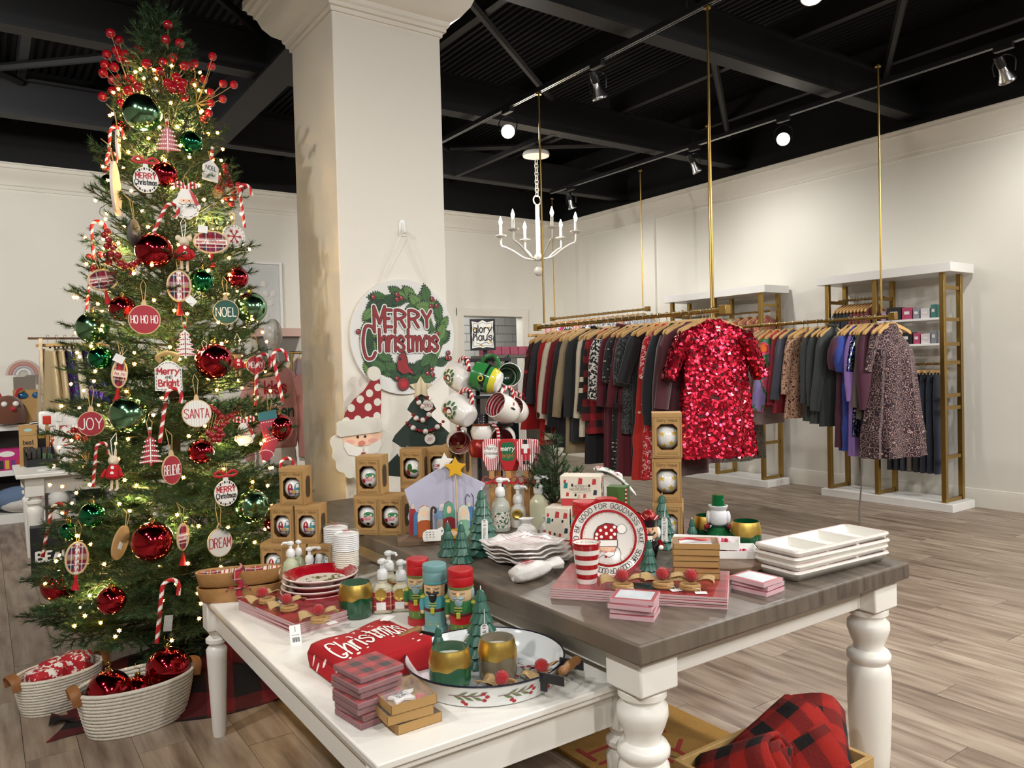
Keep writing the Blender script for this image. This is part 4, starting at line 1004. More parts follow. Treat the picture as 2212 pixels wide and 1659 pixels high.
# plaid embroidery hoops with a tassel
m_pl = mat('hoop_plaid', 'b33', .9, pat=('plaid', 'XY', 13, [(0, '8c1f33'), (.22, 'e6e0d6'), (.3, '8c1f33'), (.5, '1d2340'), (.68, 'd9d2c8'), (.74, '1d2340'), (.84, 'b9303c')], [(0, 'c9a8a4'), (.25, '7b1830'), (.45, '232a4c'), (.62, 'ddd6ca'), (.7, '7b1830'), (.9, 'b8a94f')]))
def hoop(px, py, a, b_, lab, txt, vert, yaw=0, roll=0):
    t, u = flat(px, py, lab, 'plaid_hoop', yaw, roll, .05); A, B = u(a), u(b_)
    MB().tube([(A * cos(q), B * sin(q), 0) for q in [2 * pi * i / 40 for i in range(40)]], .005, 8, True).build('hoop_ring', t, m_rim)
    MB().ext(circ(A, 36, B), -.002, .002).build('plaid_cloth', t, m_pl)
    w_ = MB()
    if vert: w_.ext([(-A * .2, -B * .97), (A * .2, -B * .97), (A * .2, B * .97), (-A * .2, B * .97)], .001, .004)
    else: w_.ext([(-A * .97, -B * .22), (A * .97, -B * .22), (A * .97, B * .22), (-A * .97, B * .22)], .001, .004)
    w_.build('word_band', t, m_wim); l = MB()
    if vert:
        for i, s in enumerate(txt): l.text(s, B * .2, .0011, .0046, 0, B * .62 - i * B * .36, sx=.8)
    else: l.text(txt[0], B * .26, .0012, .0046, 0, -B * .1, sx=min(1.0, A * 1.8 / (text_w(txt[0], 1.3) * B * .26 / 6)))
    l.build('lettering', t, m_rl, 0)
    MB().lathe([(.002, 0), (.007, -.006), (.008, -.012), (.006, -.016), (.016, -.06), (.017, -.064), (0, -.064)], 10).build('tassel', t, mat('tassel_red', 'b5141c', .85), loc=(0, -B - .004, 0), rot=(-UP, 0, 0))
    MB().lathe([(.004, 0), (.004, .02)], 8).build('hoop_screw', t, m_cap, loc=(0, B + .006, 0), rot=(0, UP, 0)); twine(t, B + .005, .09); return t
hoop(456, 523, 34, 23, 'wide plaid hoop reading merry christmas with red tassel', ['merry christmas'], 0)
hoop(387, 618, 23, 32, 'tall plaid hoop with stacked word strip beside the emerald ball', ['FA', 'LA', 'LA', 'LA', 'LA'], 1)
hoop(222, 605, 30, 21, 'wide plaid hoop at the left edge below the berries', ['merry christmas'], 0, 20, -.2)
hoop(258, 808, 17, 29, 'narrow plaid hoop seen from the side above the pale green ball', ['ho ho'], 0, 35, .15)
hoop(395, 1160, 14, 28, 'narrow plaid hoop next to the largest red ball', ['merry'], 0, 40, .05)
hoop(166, 1206, 21, 34, 'tall plaid hoop at the lower left with bead garland above', ['FA', 'LA', 'LA', 'LA', 'LA'], 1, 5, .08)
# other boards
t, u = flat(505, 511, 'round white ornament with red snowflake', 'snowflake_disc', 25); r = u(25)
MB().ext(circ(r), -.004, .004).build('board', t, m_wim, 50); b = MB().m(m_rl)
for i in range(6):
    a = pi * i / 3; b.rib([(0, 0), (r * .62 * cos(a), r * .62 * sin(a))], .0028, .005)
    for s in (-.5, .5): b.rib([(r * .36 * cos(a), r * .36 * sin(a)), (r * .36 * cos(a) + r * .24 * cos(a + s), r * .36 * sin(a) + r * .24 * sin(a + s))], .0022, .005)
b.m(m_bl)
for i in range(18): b.disc(r * .86 * cos(i * .349), r * .86 * sin(i * .349), .0025, .005, 8)
b.build('snowflake_print', t, smooth=0); twine(t, r, .08)
t, u = flat(290, 503, 'slate grey oval ornament turned almost edge-on', 'slate_oval', 62); MB().ext(circ(u(24), 32, u(30)), -.005, .005).build('board', t, mat('slate', '4a4f50', .6), 50); MB().text('love', .02, .001, .0056, 0, -.01).build('lettering', t, m_wl, 0); twine(t, u(30), .12)
t, u = flat(364, 812, 'white tag-shaped board reading Merry and Bright', 'lettered_tag', 3, out=.08); a, h = u(27), u(32)
out = [(-a, -h), (a, -h), (a, h * .55), (a * .8, h * .62), (a * .62, h * .8), (a * .3, h * .98), (-a * .3, h * .98), (-a * .62, h * .8), (-a * .8, h * .62), (-a, h * .55)]
MB().ext(out, -.004, .004).build('board', t, m_wim, bev=.0015); b = MB().m(m_bl); k = len(out)
for i in range(k):
    p, q = Vector(out[i]) * .9, Vector(out[(i + 1) % k]) * .9; m_ = max(1, int((q - p).length / .014))
    for j in range(m_): b.rib([p.lerp(q, (j + .2) / m_), p.lerp(q, (j + .75) / m_)], .0012, .005)
b.m(m_rl).text('Merry', h * .42, .0028, .0052, 0, h * .12, sx=.95).text('Bright', h * .42, .0028, .0052, 0, -h * .68, sx=.85); b.m(m_bl).text('AND', h * .17, .001, .0052, 0, -h * .17); b.build('lettering', t, smooth=0)
MB().tube(smoothc([(-.03, h * .95, 0), (-.045, h * 1.3, .01), (0, h * 1.55, .0), (.04, h * 1.3, .01), (.02, h * .95, 0)]), .011, 6, flat=.2).build('gold_ribbon', t, mat('ribbon_gold', 'c8a668', .35, .3))
def firtree(px, py, hp, lab, base, trim, yaw, scal):
    t, u = flat(px, py, lab, 'tree_board', yaw, out=.06); H = u(hp) / 2; L = []
    tiers = 5
    for i in range(tiers):
        y0 = H * (.9 - 1.6 * (i + 1) / tiers); w_ = H * (.25 + .45 * (i + 1) / tiers) * scal; L += [(w_ * .45, y0 + H * 1.6 / tiers * .8), (w_, y0 + H * .06), (w_ * .96, y0)]
    L = [(0, H)] + L + [(H * .08, -H * .72), (H * .08, -H * .9)]
    MB().ext(L + [(-x, y) for x, y in L[::-1][:-1]], -.005, .005).build('board', t, base, bev=.0015); b = MB().m(trim)
    for i in range(tiers):
        y0 = H * (.9 - 1.6 * (i + 1) / tiers) + H * .05; w_ = H * (.25 + .45 * (i + 1) / tiers) * scal * .9
        for j in range(-(i + 2), i + 3): b.disc(w_ * j / (i + 2), y0 + H * .08 * (1 - abs(j) / (i + 2)), .0035, .0058, 8)
    b.rib([(0, H * .8), (0, -H * .7)], .002, .0057); b.build('print', t, smooth=0); twine(t, H, .08, 2)
firtree(362, 303, 60, 'pink fir tree board with white dots near the top', mat('board_pink', 'b56a70', .6), m_wl, 0, 1.25)
firtree(400, 745, 66, 'white fir tree board with red branches', m_wim, m_rl, 10, 1.0)
firtree(325, 975, 70, 'red folk-pattern fir tree board in the middle left', mat('board_red', 'a83440', .6), m_wl, 5, .95)
# wooden stocking
t, u = flat(577, 940, 'flat wooden stocking with teal cuff at the right side of the tree', 'stocking_board', 20, .12, .06); s = u(60)
MB().ext([(-s * .4, s * .75), (s * .22, s * .92), (s * .3, s * .62), (s * .42, s * .2), (s * .4, -s * .25), (s * .28, -s * .7), (s * .1, -s * .95), (-s * .12, -s * .9), (-s * .2, -s * .6), (-s * .1, -s * .2), (-s * .22, s * .2)], -.005, .005).build('board', t, mat('stocking_red', 'a23044', .65), bev=.002)
MB().ext([(-s * .42, s * .76), (s * .22, s * .94), (s * .3, s * .64), (-s * .34, s * .48)], -.006, .007).build('cuff', t, mat('stocking_teal', '2f6f78', .65)); b = MB().m(m_wl)
for i in range(7): b.disc(-s * .26 + i * s * .085, s * .43 + i * s * .02, .003, .0058, 8)
for j, y in enumerate((.0, -.12, -.24)):
    for i in range(6): b.rib([(-s * .06 + i * s * .075, s * y + i * .004), (-s * .03 + i * s * .075, s * y + i * .004)], .0018, .0058)
b.rib([(s * .3 * cos(a), -s * .75 + s * .22 * sin(a)) for a in [i * .3 for i in range(11)]], .0015, .0058).m(m_gt).rib([(-s * .05, s * .3), (s * .02, s * .2), (s * .1, s * .33)], .003, .0058).build('print', t, smooth=0); twine(t, s * .85, .08)
# felt animals
m_felt = mat('felt_cream', 'd9c9ae', .95); m_felr = mat('felt_red', 'b0141e', .95); m_felb = mat('felt_tan', 'a98a66', .95)
def critter(px, py, hp, lab, body, ears, yaw=0):
    t, u = flat(px, py, lab, 'felt_animal', yaw, out=.06, cat='soft ornament'); H = u(hp)
    MB().lathe([(.0, 0), (H * .2, .01), (H * .22, H * .1), (H * .14, H * .34), (H * .08, H * .42), (0, H * .42)], 14, (0, 0, 0)).build('coat', t, m_felr, loc=(0, -H * .2, 0), rot=(-UP, 0, 0))
    hd = MB().sph((0, H * .3, 0), H * .13, 14, (1, 1.05, 1)).sph((0, H * .27, H * .1), H * .055, 8).build('head', t, body)
    for s in (-1, 1):
        if ears == 'long': MB().tube([(s * H * .05, H * .38, 0), (s * H * .1, H * .6, .01)], [H * .03, H * .012], 6).build('ear', t, body)
        else: MB().sph((s * H * .13, H * .4, 0), H * .075, 10, (1, 1, .4)).build('ear', t, body)
        MB().tube([(s * H * .17, H * .08, .01), (s * H * .24, -H * .1, .03)], H * .04, 6).build('arm', t, m_felr)
        MB().tube([(s * H * .06, -H * .2, 0), (s * H * .07, -H * .42, 0), (s * H * .07, -H * .44, .02)], H * .035, 6).build('leg', t, body)
    MB().disc(H * .02, -.0, .008, H * .19, 10).disc(H * .02, H * .14, .008, H * .15, 10).build('button', t, m_wl)
    MB().disc(-.016, 0, .003, H * .13 + H * .3, 6).build('eye', t, m_bl) if 0 else None
    twine(t, H * .42, .1, mt=m_wl)
critter(398, 548, 84, 'felt mouse in a red coat with white buttons', m_felt, 'round'); critter(514, 788, 62, 'small brown felt mouse holding a white ball', m_felb, 'round'); critter(246, 1020, 84, 'felt reindeer in a red cape low on the left', m_felt, 'long', -20)
# edge-on boards
t, u = flat(250, 408, 'long pale board seen edge-on at the upper left', 'edge_board', 76, -.2); MB().ext(circ(u(34), 28, u(58)), -.006, .006).build('board', t, mat('board_pale_pink', 'd9c3bd', .6), 50); twine(t, u(58), .1)
t, u = flat(255, 312, 'thin pink board seen edge-on beside the upper candy canes', 'edge_board', 80); MB().ext(circ(u(20), 28, u(32)), -.005, .005).build('board', t, mat('board_pale_pink', '', .6), 50); twine(t, u(32), .12)
t, u = flat(260, 1172, 'bare wooden oval hanging edge-on low on the left', 'edge_board', 52, .55); MB().ext(circ(u(22), 28, u(38)), -.005, .005).build('board', t, mat('board_bare', 'b08a58', .6), 50); MB().ext([(-.012, -.03), (.012, -.03), (.012, 0), (-.012, 0)], .005, .006).build('price_sticker', t, m_tag); twine(t, u(38), .08)
t, u = flat(455, 368, 'white house-shaped tag at the upper right of the tree', 'lettered_tag', 30, .1); a = u(18); MB().ext([(-a, -a * 1.3), (a, -a * 1.3), (a, a * .5), (0, a * 1.3), (-a, a * .5)], -.003, .003).build('board', t, m_wim); MB().text('NOEL', a * .5, .0014, .0036, 0, 0, sx=.9).build('lettering', t, m_bl, 0); twine(t, a * 1.2, .06, 4)
# candy canes
m_cr = mat('cane_red', 'b5101c', .6); m_cw = mat('cane_white', 'efe9e2', .6)
def cane_mesh():
    pts = [(0, -.12 + .19 * i / 72, 0) for i in range(72)] + [(.028 - .028 * cos(a), .07 + .03 * sin(a), 0) for a in [pi * i / 42 for i in range(43)]] + [(.056, .06, 0), (.056, .045, 0)]
    mb = MB().m(m_cr).m(m_cw); mb.tube(pts, .0075, 12)
    for i in range(len(mb.f) - 2): mb.mi[i] = 0 if ((i // 12) + (i % 12) * 1.5) % 18 < 11.5 else 1
    return mb.mesh('cane', 60)
CM = cane_mesh(); CB = MB().tube(smoothc([(-.03, 0, .01), (-.012, .012, .012), (0, 0, .012), (.012, .012, .012), (.03, 0, .01)]), .005, 6, flat=.3).mesh('bow', 60); CB.materials.append(m_rib)
for px, py, roll, sc, lab in [(236, 315, .08, 1.0, 'candy cane at the upper left under the berry sprays'), (228, 362, .12, .8, 'short candy cane below another at the upper left edge'), (343, 478, .42, 1.05, 'candy cane tilted above the big red ball'), (200, 525, -.03, 1.1, 'candy cane on the left edge above dark berries'),
                             (522, 442, -.1, 1.0, 'candy cane hanging at the upper right edge'), (190, 640, .12, .8, 'candy cane below the left plaid hoop'), (554, 815, .05, 1.2, 'candy cane in front of the red disc at the right'), (598, 808, -.18, 1.2, 'candy cane over the pink sweater'),
                             (354, 892, .16, 1.15, 'candy cane right of the big pale green ball'), (611, 1040, -.1, 1.15, 'candy cane at the right edge above the kraft boxes'), (104, 1140, .2, 1.25, 'candy cane at the far left in front of the side table'), (346, 1315, .12, 1.25, 'candy cane with barcode tag at the bottom of the tree'), (205, 1000, .1, .9, 'candy cane half hidden in the left boughs')]:
    p = tp(px, py, .06); t = thing('candy_cane', lab, 'candy cane', p, (UP, roll, facing(p, 8)))
    o = bpy.data.objects.new('cane', CM); COL.objects.link(o); o.parent = t; o.scale = (sc,) * 3
    if 'barcode' in lab: MB().ext([(.02, -.1), (.055, -.1), (.055, -.03), (.02, -.03)], .006, .007).build('barcode_tag', t, mat('barcode', 'eeeeea', .6, pat=('stripe', 'X', 260, [(0, 'eeeeea'), (.6, '333333')])))
# price tags dangling from ornaments
for px, py, roll, lab in [(438, 495, .1, 'white price tag near the wide plaid hoop'), (413, 650, .75, 'diamond-hung price tag under the tall plaid hoop'), (257, 775, .5, 'cream price tag above the narrow side-on hoop'), (445, 765, -.1, 'white shop tag on the big red ball')]:
    t, u = flat(px, py, lab, 'price_tag', 5, roll, .1, 'price tag'); a = .022
    MB().ext([(-a, -a * .8), (a, -a * .8), (a, a * .8), (-a, a * .8)], -.0006, .0006).build('card', t, m_tag); twine(t, a * .8, .05, mt=m_wl, w=.0008)
    if 'shop' in lab: MB().m(m_rl).text('APPLE', .009, .0007, .0008, 0, -.013).disc(0, .005, .005, .0008, 8).build('print', t, smooth=0)
# silver wire spirals
for px, py, lab in [(333, 197, 'wire curl beside the berry sprays'), (405, 270, 'wire curl above the small emerald ball'), (430, 562, 'wire curl below the red-coated mouse'), (385, 722, 'wire curl left of the white fir board'), (334, 1105, 'wire curl above the largest red ball')]:
    t, u = flat(px, py, lab, 'wire_curl', 0, 0, .05); MB().tube([(.003 * (1 + i * .18) * cos(i * .6), .003 * (1 + i * .18) * sin(i * .6), 0) for i in range(26)] + [(.03, .02, 0), (.045, .04, -.03)], .0013, 5).build('wire', t, mat('silver_wire', 'd5d5d8', .2, 1))
# berry sprays
m_ber = mat('berry_red', 'a3101f', .12, coat=.8); m_berd = mat('berry_dark', '8a1c22', .25, coat=.4)
def spray(lab, base, tips, r, mt, out, mt_s=m_twine):
    b0 = tp(base[0], base[1], -.02); t = thing('berry_spray', lab, 'berry spray', b0); st = MB(); g = MB().sph((0, 0, 0), r, 14).mesh('berry', 180); g.materials.append(mt)
    for px, py in tips:
        p = tp(px, py, out + random.uniform(-.03, .04)) - b0; st.tube(smoothc([(0, 0, 0), tuple(p * .5 + Vector((0, 0, -.01))), tuple(p)], 3), .0016, 4)
        o = bpy.data.objects.new('berry', g); COL.objects.link(o); o.parent = t; o.location = p
    st.build('stems', t, mt_s)
spray('spray of big shiny red berries at the left of the tree top', (290, 210), [(239, 72), (257, 87), (252, 110), (270, 118), (231, 118), (300, 107), (227, 140), (247, 145), (223, 158), (260, 125), (275, 135), (288, 130), (283, 128)], .0245, m_ber, .0)
spray('spray of big shiny red berries low at the left of the tree top', (285, 215), [(222, 209), (243, 173), (258, 170), (258, 190), (243, 197), (256, 204), (283, 172), (288, 190), (278, 196), (300, 188), (262, 224), (275, 170)], .0245, m_ber, .02)
spray('spray of big shiny red berries up the middle of the tree top', (362, 190), [(363, 54), (358, 86), (388, 94), (374, 125), (353, 135), (317, 138), (398, 142), (410, 143), (345, 155)], .0245, m_ber, .05)
spray('cluster of shiny red berries at the centre of the tree top', (375, 200), [(381, 167), (362, 180), (374, 184), (388, 190), (397, 180), (372, 192), (392, 196), (398, 208), (420, 180)], .0235, m_ber, .06)
spray('spray of shiny red berries reaching right from the tree top', (425, 225), [(459, 122), (457, 143), (420, 137), (440, 172), (482, 181), (505, 183), (455, 200), (481, 214), (455, 222), (451, 244), (441, 258)], .0215, m_ber, .0)
spray('dark red berry spray at the upper right edge of the tree', (455, 420), [(486, 360), (488, 372), (478, 385), (492, 380), (495, 392), (485, 397), (498, 400), (478, 412), (505, 412), (520, 408), (527, 402), (505, 425), (490, 428), (500, 440), (515, 400), (470, 405), (483, 378)], .0175, m_berd, .02)
spray('dark red berry spray at the left edge beside a candy cane', (290, 585), [(226, 508), (232, 500), (236, 520), (231, 532), (240, 528), (245, 535), (215, 550), (230, 552), (240, 548), (192, 555), (204, 562), (235, 565), (250, 560), (262, 570), (200, 580), (216, 580), (245, 588), (270, 575), (285, 572), (278, 588), (295, 568), (255, 552)], .0165, m_berd, .03)
spray('dark red berry spray below the white ribbed disc', (445, 960), [(455, 880), (463, 885), (470, 890), (478, 900), (490, 902), (500, 898), (470, 910), (480, 918), (488, 912), (465, 925), (475, 930), (470, 940), (458, 940), (462, 950), (472, 950), (480, 940), (450, 935), (510, 890), (515, 880)], .015, m_berd, .05)
spray('red beads and berries trailing at the lower left of the tree', (190, 1000), [(172, 930), (180, 935), (190, 925), (165, 945), (155, 950), (182, 948), (195, 940), (160, 930)], .016, m_berd, .0)
# =================== GOODS: shared builders ===================
def T1(px, py): return pz(px, py, TW)
def T2(px, py): return pz(px, py, TB)
m_kraft = mat('kraft_card', 'b08a55', .8, noise=(40, .06)); m_kink = mat('kraft_print', '6b4a26', .8); m_inside = mat('kraft_inside', '4a3820', .9)
m_pump = mat('pump_white', 'eeeeec', .3, coat=.3); m_pumpc = mat('pump_clear', 'e6e8e6', .2, alpha=.75); m_gold2 = mat('gold_leaf', 'd8b660', .36, 1, noise=(40, .2))
m_clear = mat('clear_plastic', 'ffffff', .05, alpha=.07); m_wrap = mat('shrink_wrap', 'ffffff', .08, alpha=.06)
m_ball = mat('painted_ball', 'eceae6', .15, coat=.6)
m_pomp = mat('pompom_red', 'a30d14', .95, sheen=.6); m_burlap = mat('burlap', 'b7986a', .95, noise=(120, .3), bump=(180, 1)); m_rope = mat('jute_rope', 'a98555', .95, noise=(150, .3))
m_wax = mat('candle_wax', 'e9e3d4', .5, sss=.3); m_gcan = mat('candle_green', '0f4a2c', .12, coat=.6); m_tcan = mat('candle_taupe', '6e6552', .15, coat=.5)
m_trw = mat('tree_candle', '2f5f50', .4, noise=(40, .15), sss=.1)
ART = {'holy': [('4a5aa0', 0, -.02, .016, .024), ('a3202a', -.006, .0, .012, .022), ('4f8f9a', .022, .0, .012, .024), ('c9a860', .008, -.012, .012, .008), ('7a5a22', 0, -.036, .032, .008)],
       'frog': [('2f7a4a', .008, .008, .02, .012), ('d98a9a', .0, -.006, .018, .007), ('e7b7a8', .01, -.0, .01, .006), ('1d1d1f', .004, -.028, .006, .006), ('a3202a', -.02, -.012, .008, .008)],
       'holly': [('2f5f2a', -.008, .004, .012, .018), ('2f5f2a', .012, -.01, .014, .008), ('a3202a', -.016, -.016, .01, .012)],
       'text': [('a3202a', 0, .006, .026, .005), ('a3202a', .002, -.008, .02, .004), ('2f5f2a', 0, -.022, .012, .006)],
       'star': [('d9b23a', -.018, .012, .009, .009), ('d9b23a', .014, -.02, .009, .009), ('d9b23a', .024, .014, .008, .008), ('d9b23a', -.01, -.03, .008, .008)]}
def kbox(p, rz, lab, art, W=.108, H=.165, group=None):
    t = thing('ornament_box', lab, 'gift box', p, (0, 0, rz), group); D = W
    b = MB().m(m_kraft)
    b.box((0, D / 2 - .001, H / 2), (W, .002, H)).box((-W / 2 + .001, 0, H / 2), (.002, D, H)).box((W / 2 - .001, 0, H / 2), (.002, D, H)).box((0, 0, .001), (W, D, .002))
    T_ = TR(0, -D / 2, H / 2) @ Matrix.Rotation(UP, 4, 'X'); b.t(T_)
    a, c, w2, h2 = W * .34, H * .285, W / 2, H / 2; ch = .016; y0 = -.005
    inn = [(-a + ch, y0 - c), (a - ch, y0 - c), (a, y0 - c + ch), (a, y0 + c - ch), (a - ch, y0 + c), (-a + ch, y0 + c), (-a, y0 + c - ch), (-a, y0 - c + ch)]
    ou = [(-a + ch, -h2), (a - ch, -h2), (w2, y0 - c + ch), (w2, y0 + c - ch), (a - ch, h2), (-a + ch, h2), (-w2, y0 + c - ch), (-w2, y0 - c + ch)]
    vs = [(x, y, .0) for x, y in inn] + [(x, y, .0) for x, y in ou]
    b.add(vs, [(8 + i, 8 + (i + 1) % 8, (i + 1) % 8, i) for i in range(8)])
    for s in (-1, 1):
        for q in (-1, 1): b.add([(s * w2, q * h2, 0), (s * (a - ch), q * h2, 0), (s * w2, y0 + q * (c - ch), 0)], [(0, 1, 2) if s * q < 0 else (0, 2, 1)])
    b.t(None).build('carton', t, smooth=0)
    MB().box((0, 0, H - .001), (W + .001, D + .001, .003)).box((0, -D / 2 - .0008, H - .008), (W, .0012, .016)).build('lid', t, m_kraft)
    k = MB().t(T_); f = .88
    for s in (-1, 1): k.rib([(s * w2 * f, -h2 * .92), (s * w2 * f, h2 * .92)], .0006, .001); k.rib([(-w2 * f, s * h2 * .92), (w2 * f, s * h2 * .92)], .0006, .001)
    k.rib(inn + [inn[0]], .0008, .001).text('Glory Haus', .012, .0006, .001, 0, h2 * .62).rib([(-w2 * .7, -h2 * .78), (w2 * .7, -h2 * .78)], .0006, .001).rib([(-w2 * .7, -h2 * .85), (w2 * .7, -h2 * .85)], .0006, .001)
    k.build('print', t, m_kink, 0)
    q = MB().t(TR(W / 2 + .0006, 0, H / 2) @ RZ(UP) @ Matrix.Rotation(UP, 4, 'X')).poly([(x * .7, y) for x, y in inn], .0).build('side_window', t, m_inside, 0)
    o = thing('ornament_ball', 'white painted ball inside the ' + lab.replace('kraft ornament box', 'kraft box'), 'ornament', p, (0, 0, rz), (group + ', their balls') if group else None)
    r = W * .45; c_ = Vector((0, 0, r + .004 + (H * .27 - .02 if 0 else .028)))
    c_.z = H / 2 - .008; c_.y = -.005
    MB().m(m_ball).sph(c_, r, 22).build('ball', o, smooth=180)
    MB().lathe([(.012, 0), (.012, .014), (0, .016)], 10, (c_.x, c_.y, c_.z + r - .002)).build('cap', o, m_cap)
    a_ = MB()
    for col, x, y, rx, ry in ART[art]:
        a_.m(mat('art_' + col, col, .4, coat=.3)); n = 10; vs = []
        sc_ = r / .046
        for i in range(n + 1):
            u_ = (x + (rx * cos(2 * pi * i / n) if i < n else 0)) * sc_; v_ = (y + (ry * sin(2 * pi * i / n) if i < n else 0)) * sc_
            if art == 'star' and i < n: k_ = (1.25 if i % 2 == 0 else .55); u_ = (x + rx * k_ * cos(2 * pi * i / n + .3)) * sc_; v_ = (y + ry * k_ * sin(2 * pi * i / n + .3)) * sc_
            v = Vector((u_, -sqrt(max(1e-6, r * r - u_ * u_ - v_ * v_)), v_)).normalized() * (r + .0006); vs.append(tuple(c_ + v))
        a_.add(vs, [(i, (i + 1) % n, n) for i in range(n)])
    a_.build('painted_art', o, smooth=180); return t
def pump(t, z, mt, s=1.0, rz=0):
    MB().lathe([(.016 * s, 0), (.018 * s, .004 * s), (.018 * s, .02 * s), (.014 * s, .03 * s), (.007 * s, .034 * s), (.007 * s, .05 * s), (0, .05 * s)], 16, (0, 0, z)).build('pump_collar', t, mt)
    MB().lathe([(.006 * s, 0), (.014 * s, .004 * s), (.015 * s, .012 * s), (.008 * s, .018 * s), (0, .019 * s)], 16, (0, 0, z + .048 * s)).tube([(0, 0, z + .058 * s), (.03 * s * cos(rz), .03 * s * sin(rz), z + .06 * s), (.036 * s * cos(rz), .036 * s * sin(rz), z + .052 * s)], [.007 * s, .005 * s, .004 * s], 8).build('pump_head', t, mt)
def bottle(p, H, r, body, pm, lab, square=False, label=None, med=None, rz=0, prz=pi, s=1.0):
    t = thing('soap_bottle', lab, 'soap bottle', p, (0, 0, rz)); hb = H - .07 * s
    pr = [(0, 0), (r * .95, .002), (r, .01), (r, hb * .72), (r * .86, hb * .86), (r * .5, hb * .97), (.014 * s, hb), (.014 * s, hb + .01)]
    b = MB()
    if square: b.box((0, 0, hb * .42), (2 * r, 1.7 * r, hb * .84)).build('bottle_glass', t, body, bev=.01); MB().lathe([(r * .9, 0), (r * .5, hb * .1), (.016 * s, hb * .14), (.016 * s, hb * .18)], 16, (0, 0, hb * .82)).build('shoulder', t, body)
    else: b.lathe(pr, 26).build('bottle_glass', t, body)
    if label is not None:
        if square: MB().box((0, 0, hb * .4), (2 * r + .001, 1.7 * r + .001, hb * .66)).build('plaid_label', t, label, bev=.008); MB().box((-.004, -.85 * r - .001, hb * .26), (r * .95, .0012, hb * .24)).build('name_label', t, m_tag)
        else: MB().lathe([(r * 1.004, hb * .12), (r * 1.004, hb * .6)], 26, cap=False).build('label_wrap', t, label)
    if med is not None: MB().lathe([(.017 * s, 0), (.019 * s, .001), (.019 * s, .003), (.013 * s, .004), (.012 * s, .003), (0, .003)], 18).build('medallion', t, med, loc=(-r * .1, -(r * (.85 if square else 1.0)) - .002, hb * .62), rot=(UP, 0, 0))
    pump(t, hb + .005, pm, s, prz); return t
def tcandle(p, H, lab, n=6, tagd=False, grp=None):
    t = thing('tree_candle', lab, 'candle', p, (0, 0, random.random()), grp); R0_ = H * .29; N_ = 44; vs = []; fs = []; rows = []
    for i in range(n):
        f = i / n; z0 = H * .94 * f; z1 = H * .94 * (i + 1) / n; ro = R0_ * (1 - .86 * f); ri = R0_ * (1 - .86 * (i + 1) / n) * .62 + .003
        rows += [(ro * .86, z0 + .001, .0), (ro, z0 + (z1 - z0) * .1, .09), (ro * .92, z0 + (z1 - z0) * .32, .06), (ri * 1.15, z1 - (z1 - z0) * .06, .02)]
    rows.append((.002, H * .955, 0))
    for k, (r, z, w_) in enumerate(rows): vs += [(r * (1 + w_ * cos(11 * a + k // 4)) * cos(a), r * (1 + w_ * cos(11 * a + k // 4)) * sin(a), z - w_ * .05 * H * cos(11 * a + k // 4) * .5) for a in [2 * pi * j / N_ for j in range(N_)]]
    for k in range(len(rows) - 1):
        for j in range(N_): fs.append((k * N_ + j, k * N_ + (j + 1) % N_, (k + 1) * N_ + (j + 1) % N_, (k + 1) * N_ + j))
    fs.append(tuple(range(N_ - 1, -1, -1)))
    MB().add(vs, fs).build('wax_tree', t, m_trw, 35)
    MB().tube([(0, 0, H * .95), (.002, 0, H * 1.0)], .0015, 5).build('wick', t, m_wl)
    if tagd:
        a = facing(p) - t.rotation_euler.z + rad(-12); r = H * .2; q = Matrix.Rotation(a, 4, 'Z') @ TR(H * .08, -r, H * .42) @ Matrix.Rotation(UP - .1, 4, 'X')
        MB().t(q).ext([(-.012, -.055), (.012, -.055), (.012, .028), (.006, .036), (-.006, .036), (-.012, .028)], 0, .0008).build('hang_tag', t, m_tag)
        MB().t(q).text('CYPRESS & FIR', .009, .0005, .0012, .004, -.05, al='l', rot=UP).build('tag_print', t, m_bl, 0)
        MB().tube([tuple(q @ Vector((0, .033, .001))), (.01, -.01, H * .9), (0, 0, H * .93)], .0009, 4).build('tag_string', t, m_wl)
    return t
def vessel(p, r, H, low, lab, wax=True, gold=.42):
    t = thing('jar_candle', lab, 'candle', p); z1 = H * (1 - gold)
    wob = lambda a: .004 * sin(3 * a) + .003 * sin(7 * a + 1)
    P = [(r * .8, 0), (r * .93, .004), (r, H * .2), (r * 1.02, H * .45), (r * 1.0, H * .7), (r * .93, H * .88), (r * .85, H), (r * .8, H), (r * .86, H * .86), (r * .9, H * .6), (r * .9, H * .52)]
    MB().lathe(P, 36).build('glass_jar', t, low, 60)
    def g(u, v):
        a = 2 * pi * u; z = (z1 + wob(a)) * (1 - v) + H * v; k = min(range(len(P) - 4), key=lambda i: abs(P[i][1] - z)); 
        q = [x for x in P[:7]]; rr = r
        for (ra, za), (rb, zb) in zip(q, q[1:]):
            if za <= z <= zb: rr = ra + (rb - ra) * (z - za) / max(1e-6, zb - za)
        return ((rr + .0008) * cos(a), (rr + .0008) * sin(a), z)
    MB().grid(g, 40, 8, True).build('gold_band', t, m_gold2, 60)
    if wax: MB().lathe([(r * .875, H * .76), (0, H * .755)], 24, cap=False).build('wax', t, m_wax); MB().tube([(0, 0, H * .755), (0, .001, H * .83)], .0015, 5).build('wick', t, m_wl)
    return t
_pm = MB()
for _ in range(800):
    v = Vector((random.gauss(0, 1), random.gauss(0, 1), random.gauss(0, 1))).normalized(); x = v.orthogonal().normalized() * .0013; _pm.add([v * .014 + x, v * .014 - x, v * random.uniform(.0205, .0228)], [(0, 1, 2)])
_pm.sph((0, 0, 0), .0195, 12); PM = _pm.mesh('pompom', 0); PM.materials.append(m_pomp)
